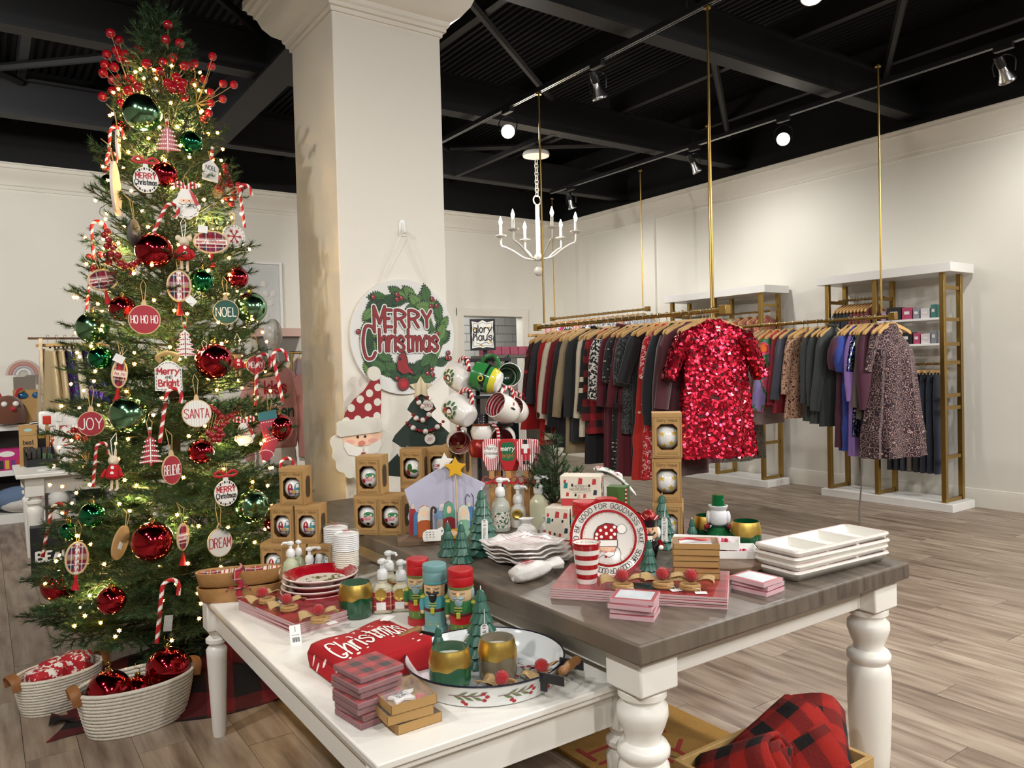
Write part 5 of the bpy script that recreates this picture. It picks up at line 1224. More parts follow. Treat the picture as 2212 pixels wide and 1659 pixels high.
def napring(p, rz, lab, tagd=False, bow=True):
    t = thing('napkin_ring', lab, 'napkin ring', p, (0, 0, rz))
    for k, s in enumerate((0, .007)): MB().tube([(.027 * cos(a), .022 * sin(a) - .012, .008 + s) for a in [2 * pi * i / 24 for i in range(24)]], .006, 8, True).build('rope_ring', t, m_rope)
    for s in (-1, 1):
        def w_(u, v, s=s): return (s * (.005 + .062 * u), .02 + (v - .5) * (.02 + .045 * u) + .004 * sin(9 * u + 3 * v), .012 + .018 * sin(2.4 * u) + .01 * sin(5 * v + 2 * s) * u)
        MB().grid(w_, 9, 7).build('burlap_bow', t, m_burlap, 60, solid=.0016)
    o = bpy.data.objects.new('pompom', PM); COL.objects.link(o); o.parent = t; o.location = (0, .012, .038)
    if tagd:
        MB().box((.035, -.038, .002), (.035, .025, .001), .3).build('price_tag', t, m_tag); MB().tube(smoothc([(.0, -.03, .012), (.02, -.045, .016), (.03, -.03, .01), (.035, -.036, .003)]), .0007, 4).build('tag_string', t, m_wl)
    return t
def nutcracker(p, H, r, hat, coat, low, hair, lab, rz):
    t = thing('nutcracker_tin', lab, 'ceramic jar', p, (0, 0, rz)); k = H / .24
    mh, mc, ml, mhr = [mat('nut_' + c, c, .4, coat=.2) for c in (hat, coat, low, hair)]; ms = mat('nut_skin', 'd9b88c', .5); mt_t = mat('nut_trim', '5f7a3a', .5); my = mat('nut_yellow', 'b5b03a', .45); mb_ = mat('nut_maroon', '5a1a1c', .5)
    R_ = lambda a, b, mt, nm: MB().lathe([(r * a0, z0 * H) for a0, z0 in a], 26, sx=1, sy=1).build(nm, t, mt)
    R_([(.96, 0), (1.0, .01), (1.0, .1), (.9, .105)], 0, mh, 'base'); R_([(.88, .1), (.9, .22), (.9, .23)], 0, mt_t if coat != '4f9aa0' else ml, 'boots')
    R_([(.9, .225), (.92, .33), (.92, .345)], 0, ml, 'trousers'); R_([(.93, .34), (.95, .35), (.95, .375), (.93, .385)], 0, mb_, 'belt')
    R_([(.92, .38), (.9, .5), (.86, .54), (.7, .56)], 0, mc, 'coat'); R_([(.82, .55), (.9, .58), (.92, .66), (.9, .735)], 0, ms, 'head')
    R_([(.96, .72), (1.02, .73), (1.02, .75), (.98, .755)], 0, mt_t if coat != '4f9aa0' else mc, 'hat_brim'); R_([(.98, .75), (1.0, .76), (1.0, .885), (.99, .888)], 0, mh, 'hat')
    MB().lathe([(.97 * r, 0), (1.0 * r, .004), (1.0 * r, .09 * H), (.96 * r, .1 * H), (0, .105 * H)], 26, (0, 0, .89 * H)).build('lid', t, mh)
    f = MB(); Y = -r * .92
    f.m(ms).sph((0, Y - .004, .645 * H), .009 * k, 8, (.7, .8, 1.2)).build('nose', t)
    b = MB().m(mat('nut_beard_' + hair, '8fa8ad' if hair != '17181c' else '17181c', .6)).sph((0, Y + .004, .56 * H), .016 * k, 10, (.9, .7, 1.5)); b.tube(smoothc([(-.02 * k, Y + .003, .62 * H), (-.01 * k, Y - .005, .605 * H), (0, Y - .006, .612 * H), (.01 * k, Y - .005, .605 * H), (.02 * k, Y + .003, .62 * H)]), .004 * k, 6).build('beard', t)
    MB().box((0, Y - .002, .598 * H), (.016 * k, .008, .008 * k)).build('teeth', t, m_wl)
    e = MB()
    for s in (-1, 1): e.tube(smoothc([(s * .008 * k, Y - .001, .675 * H), (s * .015 * k, Y + .001, .668 * H), (s * .022 * k, Y + .006, .675 * H)]), .0013, 5)
    e.build('eyelids', t, mat('nut_line', '6a4a30', .6))
    for s in (-1, 1):
        MB().sph((s * r * .86, .003, .64 * H), .014 * k, 10, (.7, 1, 1.7)).build('hair', t, mhr)
        a = MB().tube([(s * r * .98, 0, .5 * H), (s * r * 1.08, -.004, .42 * H), (s * r * 1.04, -.01, .33 * H)], [.011 * k, .011 * k, .008 * k], 8).build('arm', t, mc)
        MB().sph((s * r * 1.02, -.01, .315 * H), .009 * k, 8).build('hand', a, ms); MB().sph((s * r * .98, 0, .51 * H), .013 * k, 10, (1, 1, .6)).build('epaulette', a, my)
    for z in (.43, .47): MB().tube([(-.014 * k, Y - .001, z * H), (0, Y - .003, z * H), (.014 * k, Y - .001, z * H)], .0018, 5).build('frogging', t, my)
    MB().box((0, Y - .003, .362 * H), (.014 * k, .006, .022 * k)).build('buckle', t, my, bev=.002)
    for s in (-1, 1): MB().sph((s * .011 * k, Y + .004, .19 * H), .003 * k, 6).sph((s * .011 * k, Y + .004, .155 * H), .003 * k, 6).build('boot_buttons', t, my)
    return t
def quad(a, b, zz):
    """corner pixels a (origin) and b (along the first edge) on height zz -> origin, unit edge, its angle"""
    A, B = pz(a[0], a[1], zz), pz(b[0], b[1], zz); e = (B - A); return A, e, math.atan2(e.y, e.x)

# =================== ON THE WHITE TABLE ===================
p = T1(520, 1292); an = facing(p, -6)
m_dough = mat('dough_wood', 'a87c4a', .55, noise=(30, .2), bump=(40, .3, (1, 8, 1)))
def doughbowl(z, lab, L=.33, W=.115, H=.058, sh=(0, 0)):
    t = thing('dough_bowl', lab, 'wooden bowl', (p.x + sh[0], p.y + sh[1], z), (0, 0, an)); 
    def se(a, l, w_): c, s = cos(a), sin(a); return (l * abs(c) ** .55 * (1 if c > 0 else -1), w_ * abs(s) ** .75 * (1 if s > 0 else -1))
    rows = [(0.0, .0, 0), (.86, .8, 0), (.92, .88, .006), (1, 1, H), (.95, .88, H), (.86, .74, .018), (0, 0, .016)]
    vs = []; n = 40
    for a0, b0, zz in rows: vs += [(*se(2 * pi * i / n, L / 2 * max(a0, .001), W / 2 * max(b0, .001)), zz) for i in range(n)]
    MB().add(vs, [(j * n + i, j * n + (i + 1) % n, (j + 1) * n + (i + 1) % n, (j + 1) * n + i) for j in range(len(rows) - 1) for i in range(n)]).build('bowl', t, m_dough, 50)
    return t
b1 = doughbowl(TW, 'long wooden dough bowl, lower of two stacked', sh=(0, 0)); b2 = doughbowl(TW + .058, 'long wooden dough bowl with plaid ribbon, upper of two stacked', sh=(.0, .01))
m_scarf = mat('plaid_ribbon', 'a3202c', .9, pat=('plaid', 'XZ', 28, [(0, 'a3202c'), (.4, '1d2340'), (.6, 'c9b8a8'), (.7, 'a3202c')]))
t = thing('plaid_bow', 'plaid fabric strip tied around the wooden dough bowls', 'ribbon', (p.x, p.y, TW), (0, 0, an))
MB().tube(smoothc([(.01, -.061, .003), (.0, -.064, .04), (.012, -.062, .075), (-.012, -.066, .1), (.0, -.056, .122), (.01, .0, .124), (.0, .055, .122)]), .011, 8, flat=.35).build('strip', t, m_scarf)
for s in (-1, 1): MB().tube(smoothc([(0, -.066, .055), (s * .03, -.075, .066), (s * .045, -.072, .05)]), [.006 + .001 * (i % 3) for i in range(9)], 6, flat=.4).build('tie_end', t, m_scarf)
for i, x in enumerate((-.11, -.03, .06, .115)):
    tt = thing('rolled_napkin', ['red plaid napkin roll at the left end of the dough bowl', 'cream striped napkin roll in the dough bowl', 'red plaid napkin roll in the middle of the dough bowl', 'cream striped napkin roll at the right end of the dough bowl'][i], 'napkin', (p.x, p.y, TW + .058), (0, 0, an))
    MB().tube([(x - .038, .005, .038), (x, .0, .044), (x + .038, .005, .038)], .021, 10).build('roll', tt, m_scarf if i % 2 == 0 else mat('cream_stripe', 'e0d3bf', .9, pat=('stripe', 'X', 55, [(0, 'ded2c0'), (.7, 'a3303a')])))
    MB().tube([(x + .0 * cos(a), .001 + .0215 * cos(a), .043 + .0215 * sin(a)) for a in [2 * pi * q / 14 for q in range(14)]], .003, 5, True).build('tie', tt, m_twine)
# nativity ornament boxes: three, two, one
c = T1(652, 1249); u = Vector((cos(facing(c, -24)), sin(facing(c, -24)), 0)); rz = facing(c, -24); W, H = .106, .163
for k, (n, off) in enumerate(((3, -1.02), (2, -.52), (1, -.12))):
    for i in range(n):
        q = c + u * (W * 1.03 * (i + off)); q.z = TW + H * k * 1.002
        kbox(q, rz + rad((3, -4, 2)[(i + k) % 3]), ('left', 'middle', 'right')[i] + ' kraft ornament box in the bottom row behind the soap pumps' if k == 0 else (('left', 'right')[i] + ' kraft ornament box in the second row beside the tree' if k == 1 else 'kraft ornament box with holy family on top beside the tree'), 'holy', W, H)
# soaps and cups
m_liq = mat('soap_pale', 'cfd3b0', .08, alpha=.85, coat=.5); m_leafl = mat('leafy_label', 'd9d6c8', .4, pat=('blotch', 90, [(0, '3f6b48'), (.45, 'e6e2d8'), (.62, 'a3303a'), (.66, 'e6e2d8')]))
bottle(T1(630, 1266), .19, .034, m_liq, m_pump, 'pale green foaming soap bottle beside the kraft boxes', label=m_leafl, rz=facing(T1(630, 1266)), prz=pi)
bottle(T1(670, 1263), .16, .032, mat('soap_white', 'eceae6', .25, coat=.4), m_pump, 'short white soap bottle behind the red plates', label=m_leafl, rz=facing(T1(670, 1263)), prz=.3)
bottle(T1(648, 1256), .18, .03, m_liq, m_pump, 'second foaming soap bottle half hidden behind the first', rz=.2, prz=.6); bottle(T1(692, 1256), .155, .028, mat('soap_white', '', .25), m_pump, 'second white soap bottle half hidden behind the short one', prz=2.5)
m_pc = mat('cup_print', 'e9e6de', .6, pat=('blotch', 55, [(0, 'e9e6de'), (.5, '3f5f45'), (.56, 'e9e6de')])); m_lid = mat('cup_lid', 'f0f0ee', .3); m_cupr = mat('cup_rim', 'e8e2d4', .5)
for (px, py), lab in (((751, 1268), 'clear sleeve of leafy paper cups with white lids, front of two'), ((728, 1250), 'clear sleeve of leafy paper cups with white lids, rear of two')):
    q = T1(px, py); t = thing('paper_cup_pack', lab, 'paper cups', q)
    MB().lathe([(.056, 0), (.056, .235), (0, .236)], 28).build('clear_sleeve', t, m_clear)
    MB().lathe([(.036, .003), (.047, .088)], 28).build('cup', t, m_pc)
    for i in range(8): MB().lathe([(.047, 0), (.05, .002), (.05, .005), (.047, .007)], 28, (0, 0, .088 + i * .0085)).build('cup_rim', t, m_cupr)
    for i in range(9): MB().lathe([(.051, 0), (.053, .0015), (.052, .005), (.046, .0065), (.044, .004)], 28, (0, 0, .158 + i * .0078)).build('lid', t, m_lid)
    MB().box((0, 0, .237), (.03, .02, .001)).build('red_seal', t, m_rib)
# red plates
m_pr = mat('plate_red', '9d1020', .12, coat=.7); m_pw = mat('plate_cream', 'ead9d0', .15, coat=.6); m_ppr = mat('plate_print', 'e6dcd0', .15, coat=.6, pat=('blotch', 22, [(0, 'e6dcd0'), (.56, '6f8f3f'), (.62, '3a2c26'), (.68, 'e6dcd0')]))
q = T1(688, 1293)
for i in range(4):
    t = thing('dinner_plate', ('red rimmed plate at the bottom of the stack', 'second red rimmed plate from the bottom of the stack', 'third red rimmed plate from the bottom of the stack', 'top red rimmed plate showing a printed scene')[i], 'plate', (q.x + .004 * i % 3, q.y, TW + .021 * i), (0, 0, .3))
    MB().lathe([(0, .002), (.085, .0), (.1, .004), (.138, .032), (.146, .036), (.147, .04), (.143, .042)], 48, cap=False).build('underside', t, m_pw, 60)
    MB().lathe([(.143, .042), (.13, .036), (.1, .014), (.097, .012)], 48, cap=False).build('rim', t, m_pr, 60); MB().lathe([(.098, .0125), (.06, .009), (0, .0085)], 48, cap=False).build('well', t, m_ppr, 60)
# paper placemats
A, e, an = quad((516, 1318), (664, 1385), TW); L_, W_ = .43, .29
m_mat = mat('placemat_red', '8a2a30', .35, coat=.4, pat=('plaid', 'XY', 9, [(0, '9a2a32'), (.5, '6f1c24'), (.7, 'a8404a')])); m_edge = mat('paper_edge', 'c9a8a8', .7)
for i in range(6):
    t = thing('placemat_pad', ('pad of red paper placemats at the bottom of the left stack', 'second pad of placemats in the left stack', 'third pad of placemats in the left stack', 'fourth pad of placemats in the left stack', 'fifth pad of placemats in the left stack', 'top pad of red placemats with green badge under the pompom rings')[i], 'placemats', (A.x, A.y, TW + .0068 * i), (0, 0, an + rad((0, .6, -.4, .5, -.3, 0)[i])))
    MB().box((L_ / 2, W_ / 2, .003), (L_, W_, .006)).build('paper_block', t, m_edge); MB().box((L_ / 2, W_ / 2, .0063), (L_ - .002, W_ - .002, .0007)).build('printed_sheet', t, m_mat)
T_ = TR(.17, .075, .0071)
MB().t(T_).ext([(-.07, -.03), (.07, -.03), (.075, 0), (.07, .03), (.02, .03), (0, .038), (-.02, .03), (-.07, .03), (-.075, 0)], 0, .0004).build('green_badge', t, mat('badge_green', '2c4038', .5)); MB().t(T_).text('PAPER', .016, .0012, .0008, 0, .004).text('PLACEMATS', .014, .001, .0008, 0, -.018).build('badge_lettering', t, m_wl, 0)
ZP = TW + .042
for px, py, rr, lab in ((572, 1302, 40, 'burlap napkin ring with red pompom nearest the dough bowl'), (622, 1318, 20, 'burlap napkin ring with red pompom in the middle of the placemats'), (690, 1343, 10, 'burlap napkin ring with red pompom near the green jar candle')):
    q = pz(px, py, ZP); napring(q, facing(q, rr), lab, rr == 10)
q = T1(640, 1392); t = thing('price_tag', 'white barcode tag leaning on the placemat stack', 'price tag', (q.x, q.y, TW), (UP - .35, 0, facing(q, 10)))
MB().ext([(-.018, 0), (.018, 0), (.018, .062), (-.018, .062)], 0, .0008).build('card', t, m_tag); k = MB()
for i in range(9): k.rib([(-.011 + i * .0027, .008), (-.011 + i * .0027, .022)], .0005 + .0003 * (i % 3), .0012)
k.rib([(-.012, .03), (.012, .03)], .0006, .0012).rib([(0, .04), (0, .058)], .0008, .0012).build('barcode', t, m_bl, 0)
q = pz(770, 1330, TW + .0); vessel(q, .062, .125, m_gcan, 'green and gold jar candle beside the red plates')
# plaid soaps, nutcrackers
m_psoap = mat('plaid_label', 'a3202c', .5, pat=('plaid', 'XZ', 30, [(0, 'b02a30'), (.5, '7d1c22'), (.62, '27402f'), (.7, 'b02a30'), (.9, 'd9c9a8')])); m_gls = mat('soap_glass', 'd8d2b8', .05, alpha=.8, coat=.6)
for px, py, H, lab in ((828, 1322, .2, 'square soap bottle with red plaid label, left front of three'), (868, 1318, .19, 'square soap bottle with red plaid label beside the red nutcracker'), (842, 1300, .2, 'square soap bottle with red plaid label, rear of three')):
    q = T1(px, py); bottle(q, H, .036, m_gls, m_pumpc, lab, True, m_psoap, m_gold2, facing(q, -6), -.6, 1.15)
for px, py, H, r, hc, lab in ((905, 1346, .235, .039, ('b5151c', '2f6b3c', 'b5151c', '8fa8ad'), 'red-hatted nutcracker jar on the left, bearded in pale blue'), (942, 1366, .24, .041, ('6f9c9c', '4f9aa0', '6f9c9c', '17181c'), 'teal nutcracker jar with black hair and moustache'), (998, 1376, .235, .043, ('b5151c', '2f6b3c', 'b5151c', '8fa8ad'), 'red-hatted nutcracker jar right of the teal one')):
    q = T1(px, py); nutcracker(q, H, r, *hc, lab, facing(q, -14))
# dotted cloth bag resting on the tray handle
pc = [pz(664, 1388, TW + .075), pz(830, 1330, TW + .075), pz(932, 1368, TW + .118), pz(757, 1445, TW + .055)]
m_dot = mat('red_dot_cloth', 'a80f18', .9, pat=('dots', 34, .2, 'ece6e0', .6, 'XY')); 
t = thing('cloth_bag', 'red cloth gift bag with white dots and white script lying on the table', 'cloth bag', (0, 0, 0))
def bag(u, v): q = pc[0].lerp(pc[1], u).lerp(pc[3].lerp(pc[2], u), v); return (q.x, q.y, q.z - .012 + .016 * sin(pi * u) * sin(pi * v) + .004 * sin(9 * u + 4 * v) - .03 * (1 - sin(pi * min(1, v * 1.0) * .5)) * 0 - .02 * (u < .02))
MB().grid(bag, 22, 16).build('top_panel', t, m_dot, 60, solid=.004)
def bag2(u, v):
    a = Vector(bag(u, 1)) * (1 - v) + Vector((0, 0, 0)); q = Vector(bag(u, 1)); f = Vector(bag(0, .1)).lerp(Vector(bag(0, 1)), u) if 0 else q; return (q.x - .05 * v * (1 - u) + .02 * v * u, q.y - .012 * v + .03 * v * u, q.z - (q.z - TW - .008) * v ** .7)
MB().grid(bag2, 18, 7).build('front_fold', t, m_dot, 60, solid=.004)
def bag3(u, v): q = Vector(bag(0, u)); return (q.x - .035 * v * u, q.y - .02 * v, q.z - (q.z - TW - .006) * v ** .8)
MB().grid(bag3, 14, 7).build('side_fold', t, m_dot, 60, solid=.004)
tx = MB(); tx.text('Christmas', .08, .0032, 0, .0, -.03, sx=.52); tx.v = [tuple(Vector(bag(min(.97, max(.03, .5 + x / .28)), min(.97, max(.03, .5 - y / .19)))) + Vector((0, 0, .0045))) for x, y, _ in tx.v]; tx.build('white_script', t, m_wl, 0)
q = pz(838, 1335, TW + .09); MB().box((q.x, q.y, q.z), (.05, .03, .001), .6).build('shop_tag', t, m_tag)
# buffalo-check napkin packs
A, e, an = quad((722, 1450), (793, 1487), TW + .115); _z = TW + .13; S_ = ((pz(791, 1466, _z) - pz(722, 1433, _z)).length + (pz(810, 1412, _z) - pz(722, 1433, _z)).length) / 2
m_buf = mat('buffalo_check', 'b3262c', .6, pat=('plaid', 'XY', 18, [(0, 'a8272d'), (.5, '2c1a1a')])); m_ned = mat('napkin_edge', '8d5c5e', .7, noise=(60, .3))
for i in range(7):
    sh = Vector((-.012, -.014, 0)) * (1 if i < 6 else 0) + Vector((random.uniform(-.004, .004), random.uniform(-.004, .004), 0))
    B = quad((722, 1433), (791, 1466), TW + .0185 * 7)[0]; t = thing('napkin_pack', ('lowest', 'second lowest', 'third', 'fourth', 'fifth', 'sixth', 'top')[i] + ' pack of buffalo-check paper napkins in the stack', 'napkins', (B.x + sh.x, B.y + sh.y, TW + .0185 * i), (0, 0, an + rad(random.uniform(-4, 4) if i < 6 else 0)))
    MB().box((S_ / 2, S_ / 2, .0085), (S_, S_, .016)).build('paper_block', t, m_ned, bev=.003); MB().box((S_ / 2, S_ / 2, .0168), (S_ - .004, S_ - .004, .0008)).build('check_print', t, m_buf); MB().box((S_ / 2, S_ / 2, .0088), (S_ + .004, S_ + .004, .0182)).build('shrink_wrap', t, m_wrap, bev=.004)
# kraft trays with the star ornament
A, e, an = quad((795, 1500), (848, 1548), TW + .045)
def ktray(loc, an, W, D, H, lab, i=0):
    t = thing('ornament_tray_box', lab, 'gift box', loc, (0, 0, an)); th = .0016
    b = MB().box((W / 2, D / 2, th / 2), (W, D, th))
    for x in (th / 2, W - th / 2): b.box((x, D / 2, H / 2), (th, D, H))
    for y in (th / 2, D - th / 2): b.box((W / 2, y, H / 2), (W, th, H))
    b.build('card_tray', t, m_kraft); MB().box((W / 2, D / 2, H - .0015), (W - .001, D - .001, .001)).build('clear_lid', t, m_clear); return t
KB = pz(795, 1482, TW + .075)
for i in range(3):
    t = ktray((KB.x + (.006, -.004, 0)[i], KB.y + (-.004, .004, 0)[i], TW + .0255 * i), an + rad((3, -2, 0)[i]), .15, .125, .0245, ('bottom', 'middle', 'top')[i] + ' kraft tray box of the three near the table corner' + (' holding a white star' if i == 2 else ''))
t = thing('star_ornament', 'white ceramic star ornament with black words in the kraft tray box', 'ornament', (KB.x, KB.y, TW + .051), (0, 0, an)); T_ = TR(.072, .058, .004) @ RZ(rad(18)) @ Matrix.Scale(1.15, 4)
MB().t(T_).ext(star(.042, 5, .5), 0, .008).build('star', t, mat('ceramic_white', 'eeecea', .25), bev=.002)
MB().t(T_).text('LONE', .012, .0008, .0092, 0, -.004).text('STAR', .01, .0007, .0092, 0, -.018).text('LA LA LA', .006, .0004, .0092, .004, .012).build('lettering', t, m_bl, 0)
MB().t(TR(.11, .095, .008)).tube(smoothc([(-.02, 0, 0), (0, .012, .006), (.02, -.01, .004), (.0, -.004, .008), (-.01, .015, .004)]), .005, 6, flat=.3).build('red_ribbon', t, m_rib)
# enamel tray
ct = T1(1048, 1462); RT_ = .232; ct.z = TW
m_en = mat('enamel_white', 'eceeee', .12, coat=.7); m_rimb = mat('enamel_rim', '1a1c2c', .25); m_hw = mat('handle_wood', '8a5f36', .5, noise=(60, .2)); m_iron = mat('iron_black', '1c1c1e', .45)
t = thing('enamel_tray', 'round white enamel tray with berry sprigs and wooden handles', 'tray', ct)
MB().lathe([(0, .002), (.2, .002), (.208, .004), (RT_ - .006, .062), (RT_, .066), (RT_ - .003, .066), (.204, .008), (.2, .0065), (0, .0065)], 64).build('pan', t, m_en, 50)
MB().tube([(RT_ * cos(a), RT_ * sin(a), .066) for a in [2 * pi * i / 64 for i in range(64)]], .0028, 8, True).build('dark_rim', t, m_rimb)
hd = pz(1188, 1462, TW + .06) - pz(900, 1402, TW + .06); ha = math.atan2(hd.y, hd.x)
for s in (0, 1):
    a = ha + pi * s; hnd = MB().t(RZ(a)).tube([(RT_ + .045, y, .083) for y in (-.055, -.05, -.04, -.025, -.015, .0, .015, .025, .04, .05, .055)], [.006, .011, .013, .011, .0125, .0145, .0125, .011, .013, .011, .006], 14).build('wooden_grip', t, m_hw)
    for y in (-.06, .06): MB().t(RZ(a)).box((RT_ + .02, y, .062), (.075, .004, .026)).box((RT_ - .004, y, .045), (.02, .006, .04)).build('iron_bracket', t, m_iron, bev=.001)
m_lf = mat('sprig_green', '6b7a4a', .4); m_st = mat('sprig_stem', '7a2a30', .4)
def sprig(b, fn, s=1):
    b.m(m_st)
    for i in range(9): b.add(*fn([(i * .0105, -.0012 + i * .0006), (i * .0105 + .011, -.0006 + i * .0006), (i * .0105 + .011, .0014 + i * .0006), (i * .0105, .001 + i * .0006)]))
    for i in range(6):
        x = .012 + i * .013; sg = 1 if i % 2 else -1; b.m(m_lf); b.add(*fn([(x, .002), (x + .016, sg * .013), (x + .034, sg * .018 + .003), (x + .02, sg * .005 + .002)]))
    b.m(m_rl)
    for x, y in ((.098, .012), (.108, .0), (.1, -.014), (.04, -.022), (.048, -.03)): b.add(*fn([(x + .0065 * cos(q), y + .0065 * sin(q)) for q in [2 * pi * i / 8 for i in range(8)]]))
b = MB()
for k in range(7):
    a0 = -2.6 + k * .62
    def fn(pts, a0=a0):
        o = []
        for x, y in pts: z = .034 + y * .75; r = .208 + (RT_ - .006 - .208) * (z - .004) / .058 + .001; o.append((r * cos(a0 + x / .22), r * sin(a0 + x / .22), z))
        return o, [tuple(range(len(o)))]
    sprig(b, fn)
b.build('side_sprig_print', t, smooth=0); b = MB()
for k in range(6):
    a0 = k * 1.05 + .3
    def fn(pts, a0=a0): o = [((.12 + y * 1.2) * cos(a0) - (x * 1.1 - .05) * sin(a0), (.12 + y * 1.2) * sin(a0) + (x * 1.1 - .05) * cos(a0), .0072) for x, y in pts]; return o, [tuple(range(len(o)))]
    sprig(b, fn)
b.build('base_sprig_print', t, smooth=0)
ZT = TW + .0068
q = pz(1042, 1432, ZT); tcandle(q, .235, 'tall green tree candle standing in the enamel tray', 7, True)
q = pz(948, 1432, ZT); tcandle(q, .115, 'small green tree candle at the tray edge', 4)
q = pz(973, 1487, ZT); vessel(q, .058, .118, m_gcan, 'green and gold jar candle in the enamel tray'); q = pz(1076, 1464, ZT); vessel(q, .056, .118, m_tcan, 'taupe and gold jar candle in the enamel tray')
q = pz(1178, 1468, ZT + .0); napring(q, facing(q, 60), 'burlap napkin ring by the tray handle'); q = pz(1090, 1490, ZT); napring(q, facing(q, 150), 'burlap napkin ring at the front of the tray')
# =================== ON THE FARM TABLE ===================
for cx, base, rows, tail in ((T2(828, 1150), TB, ((2, -.5), (1, -.38)), 'in the pyramid left of the nativity'),):
    rz = facing(cx, -22); u = Vector((cos(rz), sin(rz), 0)); W, H = .112, .172
    for k, (n, off) in enumerate(rows):
        for i in range(n):
            q = cx + u * (W * 1.03 * (i + off)); q.z = base + H * k * 1.002
            kbox(q, rz + rad(2 - 3 * i), (('left', 'right')[i] + ' bottom' if k == 0 else 'top') + ' kraft ornament box ' + tail, 'frog', W, H)
for px, py, art, lab, dy in ((900, 1121, 'holly', 'with holly ball behind the nativity roof', 0), (958, 1116, 'text', 'with lettered ball behind the nativity star', 0), (990, 1106, 'holly', 'farthest back beside the mug stand', .02)):
    q = T2(px, py)
    for k in (0, 1): q.z = TB + .172 * k; kbox(q, facing(q, -20), ('lower', 'upper')[k] + ' kraft ornament box ' + lab, art, .112, .172)
q = T2(1445, 1176)
for k in range(3): q.z = TB + .176 * k; kbox(q + Vector((.004, .006, 0)) * (k % 2), facing(q, -4 + 3 * k), ('bottom', 'middle', 'top')[k] + ' kraft ornament box in the three-high tower', 'star', .114, .175)
def trace(c, s): return lambda pts: [((x - c[0]) * s, -(y - c[1]) * s) for x, y in pts]
# Santa board
p = pY(785, 905, 4.1); s = dep(p) / FPX; f = trace((785, 905), s); t = thing('santa_board', 'wooden Santa head board with polka-dot hat before the column', 'sign board', p, (UP, 0, 0))
m_sr = mat('santa_red', '8f1a22', .7); m_sc = mat('santa_cream', 'd8d3c6', .7)
beard = [(724, 938)] + [(738 + 10 * cos(a) * 0 + x, y) for x, y in ()] 
lob = [(722, 950, 14), (726, 978, 14), (735, 1002, 15), (752, 1016, 15), (772, 1022, 15), (794, 1022, 15), (814, 1014, 16), (832, 998, 15), (840, 974, 14), (840, 950, 14)]
out = [(736, 930)]
for x, y, r in lob:
    a0 = math.atan2(y - 965, x - 783); out += [(x + r * cos(a0 + q), y + r * sin(a0 + q)) for q in (.9, .45, 0, -.45, -.9)]
out += [(828, 930)]
MB().ext(f(out), -.012, .0).build('beard', t, m_sc, bev=.002)
MB().ext(f([(735, 930), (828, 930), (826, 962), (738, 962)]), -.01, .003).build('face', t, m_skin)
MB().ext(f([(736, 918), (745, 890), (765, 862), (788, 845), (806, 822), (816, 812), (826, 822), (828, 850), (827, 880), (824, 918)]), -.01, .005).build('hat', t, m_sr, bev=.002)
MB().ext(f([(722, 912), (728, 906), (818, 902), (826, 906), (828, 930), (822, 936), (730, 941), (722, 936)]), -.008, .012).build('hat_brim', t, m_sc, bev=.003)
MB().ext([(x + f([(812, 808)])[0][0], y + f([(812, 808)])[0][1]) for x, y in circ(16 * s, 24)], -.008, .01).build('hat_pompom', t, m_sc, bev=.003)
b = MB()
for x, y in ((745, 907), (757, 880), (771, 905), (778, 862), (796, 880), (800, 850), (818, 870), (816, 900), (793, 908), (820, 838)):
    q = f([(x, y)])[0]; b.disc(q[0], q[1], 8.5 * s, .0056, 18)
b.build('hat_dots', t, m_sc, 0)
b = MB()
for sg in (-1, 1): b.poly(f([(782 + sg * 2, 968), (782 + sg * 18, 962), (782 + sg * 42, 950), (782 + sg * 44, 962), (782 + sg * 34, 980), (782 + sg * 14, 984), (782 + sg * 2, 978)]), .0045)
b.build('moustache', t, mat('santa_white', 'e4e0d6', .7), 0)
b = MB().m(m_bl); 
for x in (770, 787): q = f([(x, 943)])[0]; b.disc(q[0], q[1], 3.2 * s, .0042, 12)
b.m(m_blush)
for x in (752, 805): q = f([(x, 953)])[0]; b.disc(q[0], q[1], 12 * s, .0038, 14, 5 * s)
b.m(mat('santa_nose', 'd07a6a', .6)); q = f([(779, 957)])[0]; b.disc(q[0], q[1], 8 * s, .0064, 14, 6 * s); b.m(m_sr).poly(f([(776, 977), (788, 977), (782, 985)]), .006); b.build('face_print', t, smooth=0)
zb_ = p.z - TB; MB().box((.03, -zb_ / 2 - .02, -.02), (.03, zb_ - .04, .014)).build('stake', t, m_rim)
# tree board with bead garland
p = pd(915, 960, 3.9); s = 3.9 / FPX; f = trace((915, 960), s); t = thing('tree_board', 'dark green wooden tree board with bead garlands and striped star', 'sign board', p, (UP, 0, facing(p, 6)))
L = [(912, 845), (938, 872), (944, 884), (930, 896), (972, 938), (978, 950), (955, 966), (1000, 1008), (1000, 1022), (940, 1030), (940, 1105)]
MB().ext(f(L + [(1826 - x, y) for x, y in L[::-1][:-1]]), -.01, .006).build('tree_panel', t, mat('board_forest', '2a3a34', .75), bev=.002)
q0 = f([(912, 838)])[0]; MB().t(TR(q0[0], q0[1], 0)).ext(star(26 * s, 5, .52), .0, .016).build('star_topper', t, mat('star_stripe', 'd9c79a', .7, pat=('plaid', 'XY', 34, [(0, 'e6dcc4'), (.6, 'c9a45c')], [(0, 'e2d4b4')])), bev=.003)
m_bd = mat('bead_red', '8d2a2c', .5); gm = [MB().sph((0, 0, 0), r * s, 10).mesh('bead', 180) for r in (3.6, 6.0)]; gm[0].materials.append(m_bd); gm[1].materials.append(m_wim)
